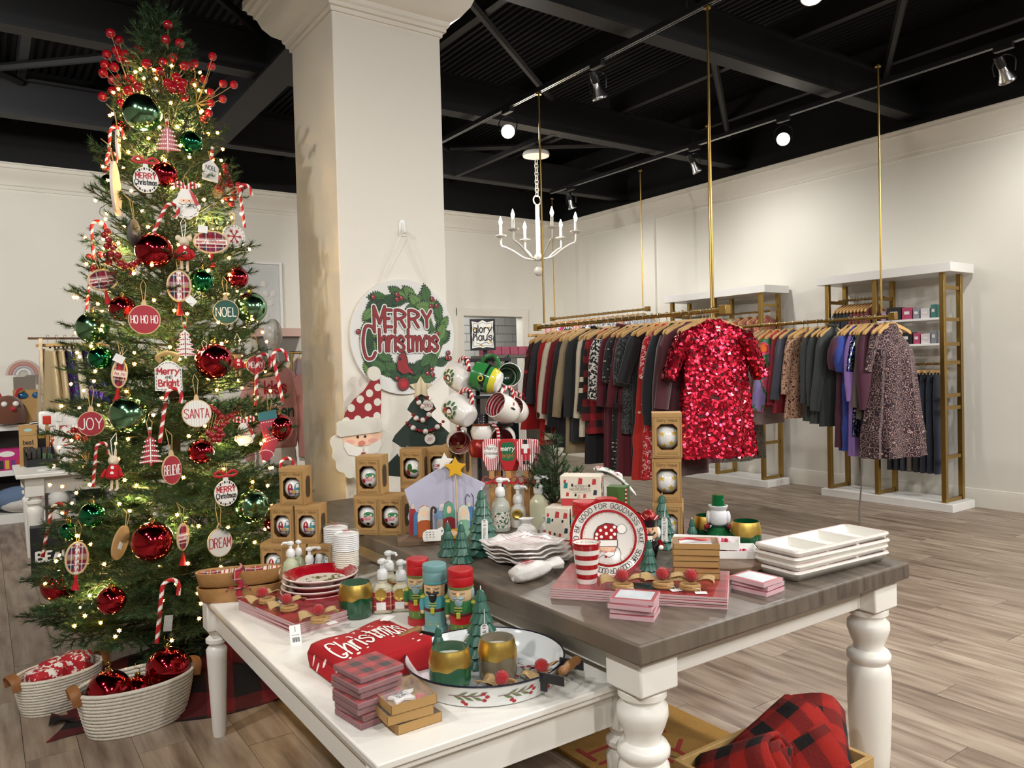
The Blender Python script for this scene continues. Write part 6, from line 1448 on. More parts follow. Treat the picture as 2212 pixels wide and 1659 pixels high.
for a, bq, sag in (((903, 858), (926, 858), 22), ((893, 894), (935, 884), 20), ((880, 912), (958, 912), 22), ((878, 968), (962, 962), 20)):
    n = 13
    for i in range(n):
        u_ = i / (n - 1); x, y = a[0] + (bq[0] - a[0]) * u_, a[1] + (bq[1] - a[1]) * u_ + sag * 4 * u_ * (1 - u_) * .9; q = f([(x, y)])[0]
        o = bpy.data.objects.new('bead', gm[1 if i % 4 == 2 else 0]); COL.objects.link(o); o.parent = t; o.location = (q[0], q[1], .014)
for x, y, w_ in ((925, 876, 'PEACE'), (928, 948, 'JOY'), (870, 975, 'LOVE')):
    q = f([(x, y)])[0]; o = MB().t(TR(q[0], q[1], .018)).ext(circ(11.5 * s, 20), 0, .004).build('wood_disc', t, m_wim); MB().t(TR(q[0], q[1], .0225)).text(w_, 6 * s, .0008, 0, 0, -3 * s, sx=.8).build('lettering', o, m_rl, 0)
    MB().tube(smoothc([(q[0] - .02, q[1] + .035, .02), (q[0], q[1] + .022, .024), (q[0] + .024, q[1] + .034, .02)]), .0013, 4).build('twine_bow', t, m_twine)
# round Merry Christmas sign hanging on the column
p = pY(872, 728, KY0 - .012); R_ = .35; t = thing('round_sign', 'round white Merry Christmas sign with painted wreath hanging on the column', 'sign', p, (UP, 0, 0))
MB().ext(circ(R_, 64), -.01, .008).build('board', t, mat('sign_white', 'dddcd8', .7), bev=.002)
g = [mat('wreath_dark', '2c4a30', .7), mat('wreath_mid', '41663a', .7), mat('wreath_light', '628549', .7)]; m_ol = mat('wreath_line', '23302a', .7); b = MB()
def bough(b, x, y, a, L_, mt, z):
    n = 9; l = []; r = []
    for i in range(n):
        f0 = i / (n - 1); w_ = (.035 * sin(pi * (f0 * .85 + .12))) * L_ / .1; px_, py_ = x + L_ * f0 * cos(a), y + L_ * f0 * sin(a)
        for side, w2 in ((l, 1), (r, -1)):
            side.append((px_ - w2 * w_ * .62 * sin(a), py_ + w2 * w_ * .62 * cos(a))); side.append((px_ + .012 * cos(a) - w2 * w_ * sin(a), py_ + .012 * sin(a) + w2 * w_ * cos(a)))
    pl = l + [(x + L_ * 1.08 * cos(a), y + L_ * 1.08 * sin(a))] + r[::-1]
    b.m(m_ol).poly([(x + (q[0] - x) * 1.06 - .0025 * sin(a), y + (q[1] - y) * 1.08) for q in pl], z); b.m(mt).poly(pl, z + .0003); b.m(m_ol).rib([(x, y), (x + L_ * cos(a), y + L_ * sin(a))], .001, z + .0006)
zz = .0085; m_sl = mat('sign_red', '8a1f26', .6)
for k in range(84):
    a = 2 * pi * k * 37 / 84 + random.uniform(-.05, .05); rr = R_ * (.68 + .09 * sin(k * 2.4)); bough(b, rr * cos(a), rr * sin(a), a + pi / 2 + random.uniform(-.8, .8), random.uniform(.085, .115), g[(k * 2 + (k // 3)) % 3], zz); zz += .00008
b.build('wreath_print', t, smooth=0); b = MB(); zz += .0012
for x, y in ((-.2, .235), (-.045, .255), (-.015, .235), (-.045, .225), (.195, .235), (.185, .19), (.225, .195), (-.19, .12), (-.16, .125), (-.17, .1), (-.3, .03), (.225, .02), (.3, -.1), (.29, -.13), (.31, -.135), (-.23, -.235), (-.19, -.235), (-.06, -.25), (.15, -.225), (.18, -.2), (.185, -.235)):
    MB().m(m_ol).disc(x, y, .0165, zz, 12).m(m_sl).disc(x, y, .0135, zz + .0004, 12).m(m_wl).disc(x - .004, y + .005, .0028, zz + .0007, 6).build('berry_print', t, smooth=0)
for w_, mt, z in ((.0175, mat('sign_white', '', .7), zz + .001), (.0102, m_ol, zz + .0022), (.0076, m_sl, zz + .0034)):
    b = MB(); b.text('M', .15, w_, z, -.165, .03, sx=.7).text('ERRY', .1, w_, z + .0001, .025, .06, sx=.95, sp=1.5).text('C', .185, w_, z + .0002, -.235, -.125, sx=.6).text('hristmas', .13, w_, z + .0003, .028, -.085, sx=.66, sp=1.05); b.build('lettering', t, mt, 0)
b = MB(); z = zz + .005; K = lambda P: [(x / 1000 - .02, y / 1000 - .235) for x, y in P]
b.m(m_ol).poly(K([(-30, 120), (8, 152), (14, 150), (30, 110), (40, 60), (90, 0), (84, -6), (40, 14), (0, 4), (-38, 30), (-44, 70), (-34, 96)]), z).m(m_sl).poly(K([(-26, 118), (8, 145), (24, 108), (34, 58), (76, 8), (40, 20), (0, 10), (-34, 34), (-38, 70)]), z + .0004).m(m_bl).poly(K([(-30, 104), (-14, 112), (-10, 96), (-24, 88)]), z + .0008).m(m_rl).rib(K([(10, 70), (30, 40), (60, 14)]), .003, z + .0008).m(m_ol).disc(-.02, -.285, .042, z, 16).m(m_sl).disc(-.02, -.285, .038, z + .0003, 16).m(m_rl).disc(-.02, -.285, .02, z + .0006, 14)
b.build('cardinal_print', t, smooth=0)
hk = pY(870, 492, KY0 - .012); hz = hk.z - p.z; hx = hk.x - p.x
for s_, xe in ((-1, -.16), (1, .17)): MB().tube([(hx, hz - .01, .018), (xe, .315, .004)], .0018, 5).tube([(hx + .008 * s_, hz - .01, .018), (xe + .012, .32, .004)], .0014, 5).build('cord', t, m_wl)
th = thing('wall_hook', 'white adhesive hook on the column above the round sign', 'hook', hk, (UP, 0, 0)); MB().ext([(-.022, -.05), (.022, -.05), (.022, .03), (.012, .05), (-.012, .05), (-.022, .03)], -.011, -.004).build('plate', th, m_pump, bev=.003); MB().tube(smoothc([(0, .03, -.004), (0, .0, .004), (0, -.03, .012), (0, -.028, .028), (0, -.01, .03)]), .008, 8).build('hook_arm', th, m_pump)
# nativity
p = T2(945, 1172); an = facing(p, 4); s = dep(p) / FPX; t = thing('nativity_stable', 'painted nativity stable backdrop on a wooden base with yellow star', 'nativity set', p, (0, 0, an))
MB().box((0, .03, .011), (.33, .14, .022)).build('base_board', t, mat('riser_wood', '6b5440', .6, noise=(20, .2)), bev=.002)
f = trace((945, 1150), s); st = MB().t(TR(0, .075, .022) @ Matrix.Rotation(UP, 4, 'X'))
o = f([(886, 1150), (890, 1128), (884, 1112), (890, 1090), (878, 1050), (960, 1003), (974, 995), (1000, 1015), (1058, 1045), (1050, 1060), (1040, 1066), (1046, 1090), (1042, 1150)])
st.ext(o, -.012, 0).build('stable_panel', t, mat('stable_sky', 'b9b8cc', .7, noise=(8, .12)), bev=.0015)
FG = [('9d2f3a', 895, 1090, 1150, 18), ('4f86b8', 903, 1100, 1150, 14), ('7fa6c8', 952, 1092, 1150, 20), ('b9b2a8', 955, 1118, 1150, 20), ('dcd8d4', 960, 1085, 1100, 16), ('4a78b0', 1022, 1092, 1150, 18), ('d9c9b4', 896, 1082, 1092, 9), ('d9c9b4', 1020, 1085, 1094, 9)]
b = MB().t(TR(0, .0745, .022) @ Matrix.Rotation(UP, 4, 'X'))
for i, (c, x, y0, y1, w_) in enumerate(FG): b.m(mat('fig_' + c, c, .7)).poly(f([(x - w_ / 2, y1), (x + w_ / 2, y1), (x + w_ * .42, y0 + 8), (x + w_ * .2, y0), (x - w_ * .2, y0), (x - w_ * .42, y0 + 8)]), .0008 + i * .0002)
b.m(m_bark).rib(f([(1012, 1150), (1012, 1075), (1017, 1066), (1022, 1072)]), .0015, .003).rib(f([(1028, 1120), (1030, 1075), (1026, 1065)]), .0015, .003).build('painted_figures', t, smooth=0)
q = f([(990, 1005), (993, 1118), (968, 993)])
MB().t(TR(q[0][0], .056, .022 + q[0][1]) @ Matrix.Rotation(UP, 4, 'X')).ext(star(25 * s, 5, .5), 0, .014).build('yellow_star', t, mat('star_yellow', 'd9a514', .55), bev=.0015)
MB().t(TR(q[2][0], .082, .022 + q[2][1]) @ Matrix.Rotation(UP, 4, 'X')).ext(star(21 * s, 5, .5), 0, .01).build('white_star', t, m_wim, bev=.0015); MB().tube([(q[0][0], .05, .022 + q[0][1]), (q[1][0], .05, .022)], .0035, 8).build('star_stick', t, m_rim)
TO = Matrix.Rotation(UP, 4, 'X')
def fig(px, w_, h, col, veil, lab, yy=.02, extra=None):
    x = (px - 945) * s; c = p + RZ(an) @ Vector((x, yy, .022)); t = thing('nativity_figure', lab, 'figurine', c, (0, 0, an)); W = w_ * s; H = h * s
    o = [(-W / 2, 0), (W / 2, 0), (W * .5, H * .7), (W * .34, H * .93), (0, H), (-W * .34, H * .93), (-W * .5, H * .7)]
    MB().t(TO).ext(o, 0, .016).build('wood_block', t, mat('fig_' + col, col, .65), bev=.001)
    MB().t(TR(0, -.0164, 0) @ TO).poly([(-W * .5, H * .5), (-W * .2, H * .55), (W * .2, H * .55), (W * .5, H * .5), (W * .5, H * .7), (W * .34, H * .93), (0, H), (-W * .34, H * .93), (-W * .5, H * .7)], 0).build('veil', t, mat('fig_' + veil, veil, .65))
    MB().t(TR(0, -.0169, 0) @ TO).disc(0, H * .76, W * .19, 0, 14, H * .11).build('face', t, m_skin); return t
j = fig(919, 30, 70, 'a8501e', 'd9d0c0', 'orange-robed wooden figure with a crook in the nativity'); MB().tube(smoothc([(.028, -.02, .0), (.028, -.02, .1), (.034, -.02, .125), (.046, -.02, .118), (.044, -.02, .1)]), .005, 6).build('crook', j, m_bark)
fig(972, 26, 76, '8f2630', '5f9c82', 'red-robed wooden figure with green veil in the nativity'); fig(1001, 26, 72, '7fae94', 'd8d2bc', 'pale green wooden figure with hooded veil in the nativity', -.03)
c = p + RZ(an) @ Vector((-.025, -.055, .022)); t = thing('sheep_figure', 'small white wooden sheep in front of the nativity', 'figurine', c, (0, 0, an)); MB().t(TO).ext([(-.035, 0), (-.02, 0), (.02, .0), (.034, 0), (.036, .02), (.045, .025), (.05, .04), (.04, .055), (.028, .05), (.02, .045), (-.02, .046), (-.036, .036), (-.04, .02)], 0, .014).build('wood_block', t, m_wim, bev=.001)
k = MB().t(TR(0, -.0146, 0) @ TO)
for i in range(9): k.rib([(-.026 + (i % 3) * .014, .016 + (i // 3) * .01), (-.02 + (i % 3) * .014, .019 + (i // 3) * .01)], .0009, 0)
k.disc(.04, .04, .003, 0, 8).build('wool_marks', t, m_bl, 0)
c = p + RZ(an) @ Vector(((975 - 945) * s, -.03, .022)); t = thing('manger_figure', 'yellow wooden manger with swaddled baby', 'figurine', c, (0, 0, an)); MB().t(TO).ext([(-.035, 0), (.035, 0), (.04, .02), (.03, .038), (-.03, .038), (-.04, .02)], 0, .02).build('manger', t, mat('manger_yellow', 'c9951e', .6), bev=.002); MB().t(TR(0, -.021, 0) @ TO).disc(.004, .024, .018, 0, 14, .011).build('baby', t, m_skin)
# mug stand
p = T2(1062, 1118); an = facing(p); s = dep(p) / FPX; t = thing('mug_stand', 'black metal mug stand with sign on top', 'mug stand', p, (0, 0, an)); f = trace((1062, 1118), s)
zt = [f([(0, y)])[0][1] for y in (778, 856, 916)]
MB().box((0, 0, .008), (.2, .2, .016)).build('base', t, m_iron, bev=.003)
for x in (-.05, .05): MB().box((x, 0, zt[0] / 2), (.018, .018, zt[0])).build('upright', t, m_iron)
for z in zt: MB().box((0, 0, z), (.22, .2, .014)).build('tier_frame', t, m_iron, bev=.002)
sg = f([(1026, 757), (1080, 690)]); MB().box(((sg[0][0] + sg[1][0]) / 2, -.02, (sg[0][1] + sg[1][1]) / 2), (sg[1][0] - sg[0][0], .01, sg[1][1] - sg[0][1])).build('sign_back', t, mat('sign_black', '17171a', .5)); MB().box((-.01, 0, zt[0] + .03), (.02, .02, .09)).build('sign_post', t, m_iron)
sc_ = ((sg[0][0] + sg[1][0]) / 2, (sg[0][1] + sg[1][1]) / 2); hw, hh = (sg[1][0] - sg[0][0]) * .43, (sg[1][1] - sg[0][1]) * .43
T_ = TR(sc_[0], -.0255, sc_[1]) @ TO; o = [(-hw, -hh), (-hw * .3, -hh * .92), (0, -hh), (hw * .3, -hh * .92), (hw, -hh), (hw * .93, -hh * .3), (hw, 0), (hw * .93, hh * .5), (hw, hh), (hw * .4, hh * .9), (0, hh * 1.08), (-hw * .4, hh * .9), (-hw, hh), (-hw * .93, hh * .5), (-hw, 0), (-hw * .93, -hh * .3)]
pl = MB().t(T_).poly(o, 0).build('sign_face', t, m_wl, 0); k = MB().t(TR(sc_[0], -.0262, sc_[1]) @ TO).m(m_bl)
k.text('glory', hh * .52, .0026, 0, 0, hh * .16, sx=.9).text('haus', hh * .52, .0026, 0, 0, -hh * .42, sx=1.0).rib([(-hw * .6, -hh * .6), (-hw * .2, -hh * .72), (hw * .3, -hh * .55), (hw * .6, -hh * .7)], .0012, 0).rib([(x * .86, y * .86) for x, y in o + o[:1]], .0008, 0).m(mat('star_yellow', '', .5))
for x, y in ((-.7, .45), (.6, .5), (-.1, -.8), (.72, -.55)): k.t(TR(sc_[0] + x * hw, -.0262, sc_[1] + y * hh) @ TO).poly(star(hh * .12, 5, .45), 0)
k.build('lettering', pl, smooth=0)
m_mw = mat('mug_white', 'e6e2da', .15, coat=.6); m_mg = mat('mug_green', '2c6a36', .2, coat=.6); m_dg = mat('mug_dark_green', '17402c', .2, coat=.5)
m_rs = mat('mug_red_stripe', 'a31a24', .2, coat=.5, pat=('stripe', 'Z', 52, [(0, 'a31a24'), (.62, 'e6dcd6')])); m_gs = mat('mug_green_stripe', '1d4a32', .2, coat=.5, pat=('stripe', 'Z', 45, [(0, '17402c'), (.6, 'b9c4b4')])); m_hs = mat('mug_handle_stripe', 'b01c26', .3, pat=('stripe', 'Z', 60, [(0, 'b01c26'), (.6, 'eee8e2')]))
m_elf = mat('mug_elf', '2c6a36', .2, coat=.5, pat=('zband', .2, [(0, 'e6e2da'), (.525, 'e6e2da'), (.56, 'd6c93a'), (.7, '2f7a3c'), (.79, '141416'), (.85, '2f7a3c')]))
def mug(px, py, ax, out, inn, hnd, lab, sc=1.0, dd=-.13, art=None):
    c = p - _F * 0 + Vector((0, 0, 0)); q = pd(px, py, dep(p) + dd); a = (_R * ax[0] + _U * ax[1] - _F * ax[2]).normalized()
    y = (Vector((0, 0, 1)) - a * a.z); y = y.normalized() if y.length > .1 else _R; x = y.cross(a); M_ = Matrix((x, y, a)).transposed().to_4x4()
    t = thing('mug', lab, 'mug', q - a * .055 * sc, M_.to_euler()); k = sc
    MB().lathe([(0, .002), (.036 * k, 0), (.04 * k, .003 * k), (.052 * k, .03 * k), (.057 * k, .06 * k), (.057 * k, .085 * k), (.053 * k, .11 * k), (.05 * k, .111 * k)], 30, cap=False).build('outside', t, out, 60)
    MB().lathe([(.05 * k, .111 * k), (.053 * k, .085 * k), (.053 * k, .06 * k), (.048 * k, .03 * k), (.036 * k, .008 * k), (0, .007 * k)], 30, cap=False).build('inside', t, inn, 60)
    MB().lathe([(.031 * k, -.0004), (0, -.0006)], 20, cap=False).build('base_sticker', t, m_tag)
    MB().tube([(.0, (.054 + .036 * sin(b_)) * k, (.06 - .034 * cos(b_)) * k) for b_ in [pi * i / 12 for i in range(13)]], .0085 * k, 8).build('handle', t, hnd)
    if art:
        b = MB()
        for i, (col, u0, v0, ru, rv) in enumerate(art):
            b.m(mat('art_' + col, col, .4)); n = 10; o = []
            for j in range(n): an_ = (0 if x.dot(_F) < 0 else pi) + (u0 + ru * cos(2 * pi * j / n)) / .057; z = (.065 + v0 + rv * sin(2 * pi * j / n)) * k; r = (.0582 if z > .045 * k else .056) * k + .0006 + i * .0002; o.append((r * cos(an_), r * sin(an_), z))
            b.add(o, [tuple(range(n))])
        b.build('painted_art', t, smooth=0)
    a_ = MB().t(); hp = q + y * .05 * sc
    return t, q, y
wr = [('2f5f2a', .03 * cos(i * .7), .028 * sin(i * .7), .01, .006) for i in range(9)] + [('1d1d1f', 0, 0, .014, .016), ('e6e2da', 0, -.004, .007, .011), ('a3202a', -.006, .017, .012, .006)]
MG = [(996, 818, (-.5, .42, -.62), m_mw, m_mw, m_hs, 'white mug with wreath hanging at the top left of the mug stand', 1.15, wr), (1052, 818, (-.85, .3, -.2), m_elf, m_mw, m_mg, 'green mug with yellow band and black belt on the mug stand', 1.2, [('141416', -.006, -.002, .02, .008), ('c9b83a', 0, .0, .012, .012), ('141416', 0, 0, .007, .007)]), (1097, 812, (.15, .1, .95), m_mw, m_gs, m_dg, 'mug with dark green striped inside at the top right of the stand', 1.05, None),
      (996, 888, (-.62, .5, -.5), m_mw, m_mw, m_hs, 'white mug with cow in a wreath, left of the middle tier', 1.2, wr), (1090, 884, (-.62, .35, .62), m_mw, m_rs, m_hs, 'white mug with red striped inside on the middle tier', 1.15, [('2a2a2c', 0, 0, .004, .014), ('a3202a', .02, .0, .008, .004)]), (1116, 888, (-.3, .3, .8), m_mw, m_rs, m_hs, 'red striped mug half hidden behind another on the middle tier', 1.05, None),
      (990, 952, (.15, -.1, .95), m_mw, m_rs, m_rs, 'red striped mug at the lower left of the mug stand', 1.05, None), (1088, 945, (-.1, -.1, .95), m_mw, m_rs, m_rs, 'red striped mug at the lower right of the mug stand', 1.05, None)]
for i, (px, py, ax, o_, i_, h_, lab, sc, art) in enumerate(MG):
    tm_, q, y = mug(px, py, ax, o_, i_, h_, lab, sc, (-.1, -.14, -.06, -.15, -.14, .05, .05, .05)[i], art)
    hp = q + y * .075 * sc; loc = Matrix.Rotation(-an, 4, 'Z') @ (hp - p); z = min(zt, key=lambda v: abs(v - loc.z - .03))
    MB().tube(smoothc([(max(-.1, min(.1, loc.x)), max(-.09, min(0, loc.y + .04)), z), (loc.x, loc.y, loc.z - .012), (loc.x, loc.y - .018, loc.z + .012)], 3), .0035, 6).sph((loc.x, loc.y - .018, loc.z + .014), .006, 8).build('hook', t, m_iron)
# snowman mug, bottom centre
q = pd(1040, 950, dep(p) - .12); tt = thing('snowman_mug', 'snowman mug with black dotted hat and red glitter scarf', 'mug', (q.x, q.y, q.z - .08), (0, 0, facing(q)))
MB().lathe([(0, 0), (.05, .002), (.062, .03), (.058, .065), (.04, .085)], 24).build('body', tt, mat('glitter_red', '8a1a16', .3, .3, noise=(300, .5))); MB().lathe([(.038, .08), (.048, .1), (.05, .12), (.042, .145), (.03, .15)], 24).build('head', tt, m_mw); MB().lathe([(.036, .145), (.034, .15), (.036, .2), (.03, .2)], 20).build('hat', tt, mat('hat_dot', '15151a', .5, pat=('dots', 90, .2, 'e9e6e0', .2))); MB().tube([(.05 + .03 * sin(b_), 0, .1 - .05 * cos(b_)) for b_ in [pi * i / 10 for i in range(11)]], .008, 8).build('handle', tt, m_hs); MB().lathe([(.0405, .145), (.041, .155), (.037, .157)], 20).build('hat_band', tt, mat('band_brown', '7a3a22', .5))
# spatulas
m_bws = mat('spatula_stripe', 'b3202c', .5, pat=('stripe', 'X', 105, [(0, 'e9e0dc'), (.5, 'b0202c')])); m_spd = mat('spatula_dot', 'b0161e', .5, pat=('dots', 48, .26, 'f0ece8', .25)); m_bam = mat('bamboo', 'b98a52', .55, noise=(30, .15))
for i, (px, dd, mt, fc, lab) in enumerate(((1062, 0, m_bws, 0, 'red striped spatula with round white badge'), (1098, -.01, m_spd, 1, 'red dotted spatula with green merry badge'), (1136, 0, m_bws, 2, 'red striped spatula printed with a nutcracker'), (1076, .05, m_bws, None, 'red striped spatula behind the badge spatula'), (1108, .05, m_spd, None, 'red dotted spatula behind the merry spatula'), (1148, .05, m_bws, None, 'red striped spatula behind the nutcracker spatula'))):
    q = pd(px, 1012, 3.5 + dd); h = q.z - TB; s = q and dep(q) / FPX; t = thing('spatula', lab, 'spatula', (q.x, q.y, TB), (0, 0, facing(q)))
    MB().box((0, 0, h / 2), (.024, .012, h)).build('handle', t, m_bam, bev=.003)
    MB().t(TR(0, .004, h - .01) @ TO).ext([(-.02, -.0), (.02, 0), (.03, .03), (.041, .06), (.041, .125), (.03, .145), (-.03, .145), (-.041, .125), (-.041, .06), (-.03, .03)], 0, .012).build('blade', t, mt, bev=.003)
    b = MB().t(TR(0, -.009, h + .078) @ TO)
    if fc == 0: b.m(m_wl).disc(0, 0, .033, 0, 24).m(mat('badge_line', '6a5a5e', .6)).rib([(.029 * cos(a), .029 * sin(a)) for a in [i * .35 for i in range(19)]], .0006, .0004).text('Merry', .014, .0008, .0004, 0, .008).text('Christmas', .013, .0008, .0004, 0, -.014, sx=.8).build('badge', t, smooth=0)
    if fc == 1: b.m(mat('badge_emerald', '156038', .5)).poly([(-.03, -.03), (-.02, -.042), (.02, -.042), (.03, -.03), (.03, .03), (.02, .042), (-.02, .042), (-.03, .03)], 0).m(m_wl).text('merry', .02, .0014, .0004, 0, .004, sx=.9).m(mat('badge_brown', 'b06a3a', .5)).text('bright', .016, .0012, .0004, 0, -.026, sx=.9).build('badge', t, smooth=0)
    if fc == 2:
        for c_, x, y, a, e_ in (('17171a', 0, .042, .009, .012), ('e9e6e0', 0, .022, .016, .012), ('b0202c', 0, .0, .022, .014), ('17171a', -.008, -.05, .005, .008), ('17171a', .008, -.05, .005, .008), ('e9e6e0', 0, .004, .008, .012), ('b0202c', -.008, -.026, .006, .014), ('b0202c', .008, -.026, .006, .014)): b.m(mat('art_' + c_, c_, .4)).poly([(x - a, y - e_), (x + a, y - e_), (x + a, y + e_), (x - a, y + e_)], .0002 + .0001 * len(b.f))
        b.build('nutcracker_print', t, smooth=0)
    if fc is not None:
        for sg_ in (-1, 1): MB().tube(smoothc([(0, -.008, h - .05), (sg_ * .03, -.016, h - .035), (sg_ * .045, -.012, h - .055), (sg_ * .02, -.014, h - .065), (0, -.008, h - .05)]), .009, 6, flat=.3).build('ribbon_bow', t, m_rib)
# soaps on the farm table
for px, py, H, r, bd, pm_, kw, lab in ((1082, 1146, .235, .043, mat('soap_clear', 'cfd2c6', .06, alpha=.7, coat=.5), m_pump, dict(label=m_leafl), 'clear foaming soap bottle with fir label beside the tall tree candle'), (1120, 1138, .19, .036, mat('soap_white', '', .25), m_pump, dict(med=m_gold2), 'white soap bottle with round gold seal'), (1165, 1142, .24, .042, mat('soap_straw', 'd3d3b4', .06, alpha=.8, coat=.5), m_pumpc, dict(), 'ribbed straw-coloured soap bottle beside the gift boxes')):
    q = T2(px, py); bottle(q, H, r, bd, pm_, lab, rz=facing(q), prz=-.3, s=1.25, **kw)
# pine sprig in a pot
q = T2(1198, 1135); t = thing('pine_sprig', 'bushy pine sprig in a small pot behind the gift boxes', 'plant', q)
MB().lathe([(.035, 0), (.045, .1), (.04, .1), (.03, .01)], 16).build('pot', t, m_bam)
for i, (ph, el, L_) in enumerate(((0, 88, .3), (2.2, 58, .2), (4.0, 58, .2), (.8, 40, .18), (3.2, 38, .18), (5.2, 50, .2), (1.6, 72, .26), (4.6, 78, .26))):
    k = min(range(len(BL)), key=lambda v: abs(BL[v] - L_)); o = bpy.data.objects.new('branch', BM[k][i % 2]); COL.objects.link(o); o.parent = t; o.location = (0, 0, .1); o.rotation_euler = Euler((0, -rad(el), ph)); o.scale = (L_ / BL[k],) * 3
# gift boxes "merry memories"
m_gb = mat('gift_cream', 'e3d8c6', .6); m_gr = mat('gift_red', 'bf3a3c', .6)
def memo(p, rz, W, D, H, lab, txt=False):
    t = thing('memory_box', lab, 'gift box', p, (0, 0, rz)); MB().box((0, 0, .017), (W - .006, D - .006, .034)).build('base', t, m_gr); MB().box((0, 0, .028 + (H - .028) / 2), (W, D, H - .028)).build('lid', t, m_gb, bev=.002)
    b = MB(); z0 = .028
    for T_, w_ in ((TR(0, -D / 2 - .0006, z0) @ TO, W), (TR(W / 2 + .0006, 0, z0) @ RZ(UP) @ TO, D), (TR(-W / 2 - .0006, 0, z0) @ RZ(-UP) @ TO, D)):
        b.t(T_); hh = H - .03
        for c_, x, y, k in (('2f7f78', -.36, .6, 1), ('bf3a3c', -.38, .78, .6), ('1d2a34', -.2, .62, .5), ('bf3a3c', -.32, .2, .7), ('2a3a4a', .36, .3, .9), ('bf3a3c', .34, .78, 1.0), ('1d1d20', .22, .6, .5), ('bf3a3c', .1, .14, .7), ('1d1d20', -.12, .18, .5), ('c9b09a', -.04, .12, .7), ('bf3a3c', 0, .8, 1.1)):
            a = .009 * k; b.m(mat('art_' + c_, c_, .4)).poly([(x * w_ - a, y * hh - a * 1.3), (x * w_ + a * .8, y * hh - a * 1.2), (x * w_ + a, y * hh + a * 1.1), (x * w_ - a * .5, y * hh + a * 1.4)], 0)
        if txt: b.m(m_bl).text('MERRY', .011, .0005, .0003, 0, hh * .5, sx=1.3).text('MEMORIES', .011, .0005, .0003, 0, hh * .36, sx=1.3).rib([(-.03, hh * .28), (.03, hh * .28)], .0004, .0003)
    b.build('print', t, smooth=0); return t
q = T2(1213, 1175); rz = facing(q, -18); memo(q, rz, .1, .1, .155, 'cream gift box with winter print, bottom left of three'); q2 = q + RZ(rz) @ Vector((.104, .01, 0)); memo(q2, rz, .1, .1, .155, 'cream gift box with winter print, bottom right of three'); q3 = q + RZ(rz) @ Vector((.075, .06, .156)); memo(q3, rz + .12, .165, .1, .12, 'cream Merry Memories gift box on top of two others', True)
# jars behind the round plate, green box, towel
for px, py, hc, lab in ((1263, 1208, ('b5151c', '2f6b3c', 'b5151c', '8fa8ad'), 'red-hatted nutcracker jar hidden behind the round plate'), (1312, 1200, ('b5151c', '2f6b3c', 'b5151c', '8fa8ad'), 'rear red-lidded nutcracker jar near the green box'), (1306, 1222, ('6f9c9c', '4f9aa0', '6f9c9c', '17181c'), 'teal-lidded nutcracker jar hidden behind the round plate')):
    q = T2(px, py); nutcracker(q, .22 if '6f9' not in hc[0] else .215, .042, *hc, lab, facing(q, -14))
q = T2(1338, 1166); t = thing('green_box', 'olive green card box behind the nutcracker jars', 'gift box', q, (0, 0, facing(q, -14))); MB().box((0, 0, .11), (.08, .07, .22)).build('carton', t, mat('box_olive', '4a6b30', .6), bev=.002); MB().tube([(.04, -.035, .0), (.04, -.035, .22)], .004, 6).build('candy_cord', t, m_hs); MB().box((0, 0, .221), (.081, .071, .003)).build('lid', t, mat('box_olive', '', .6))
q = T2(1318, 1140); t = thing('lettered_towel', 'white towel printed with red and green words draped over a stack', 'towel', q, (0, 0, facing(q, 10))); MB().box((0, .02, .12), (.12, .07, .24)).build('stack', t, m_wim, bev=.01)
MB().grid(lambda u, v: (-.06 + .17 * u, -.04 + .1 * v, .262 - .12 * u * u + .012 * sin(6 * v)), 12, 8).build('cloth', t, m_tag, 60, solid=.006); k = MB()
for i in range(8): k.m((m_rl, mat('print_green', '2f6b4a', .6))[i % 2]).text('OH', .018, .0015, 0, -.04 + (i % 4) * .038, -.03 + (i // 4) * .035, rot=.3)
k.v = [(x + .0, -.005 + y * .9, .2665 - .12 * max(0, (x + .06) / .17) ** 2 + .012 * sin(6 * (y * .9 + .035) / .1) + .002) for x, y, _ in k.v]; k.build('lettering', t, smooth=0)
q = T2(1360, 1172); vessel(q, .052, .12, m_gcan, 'gold-topped jar candle behind the round plate', False)
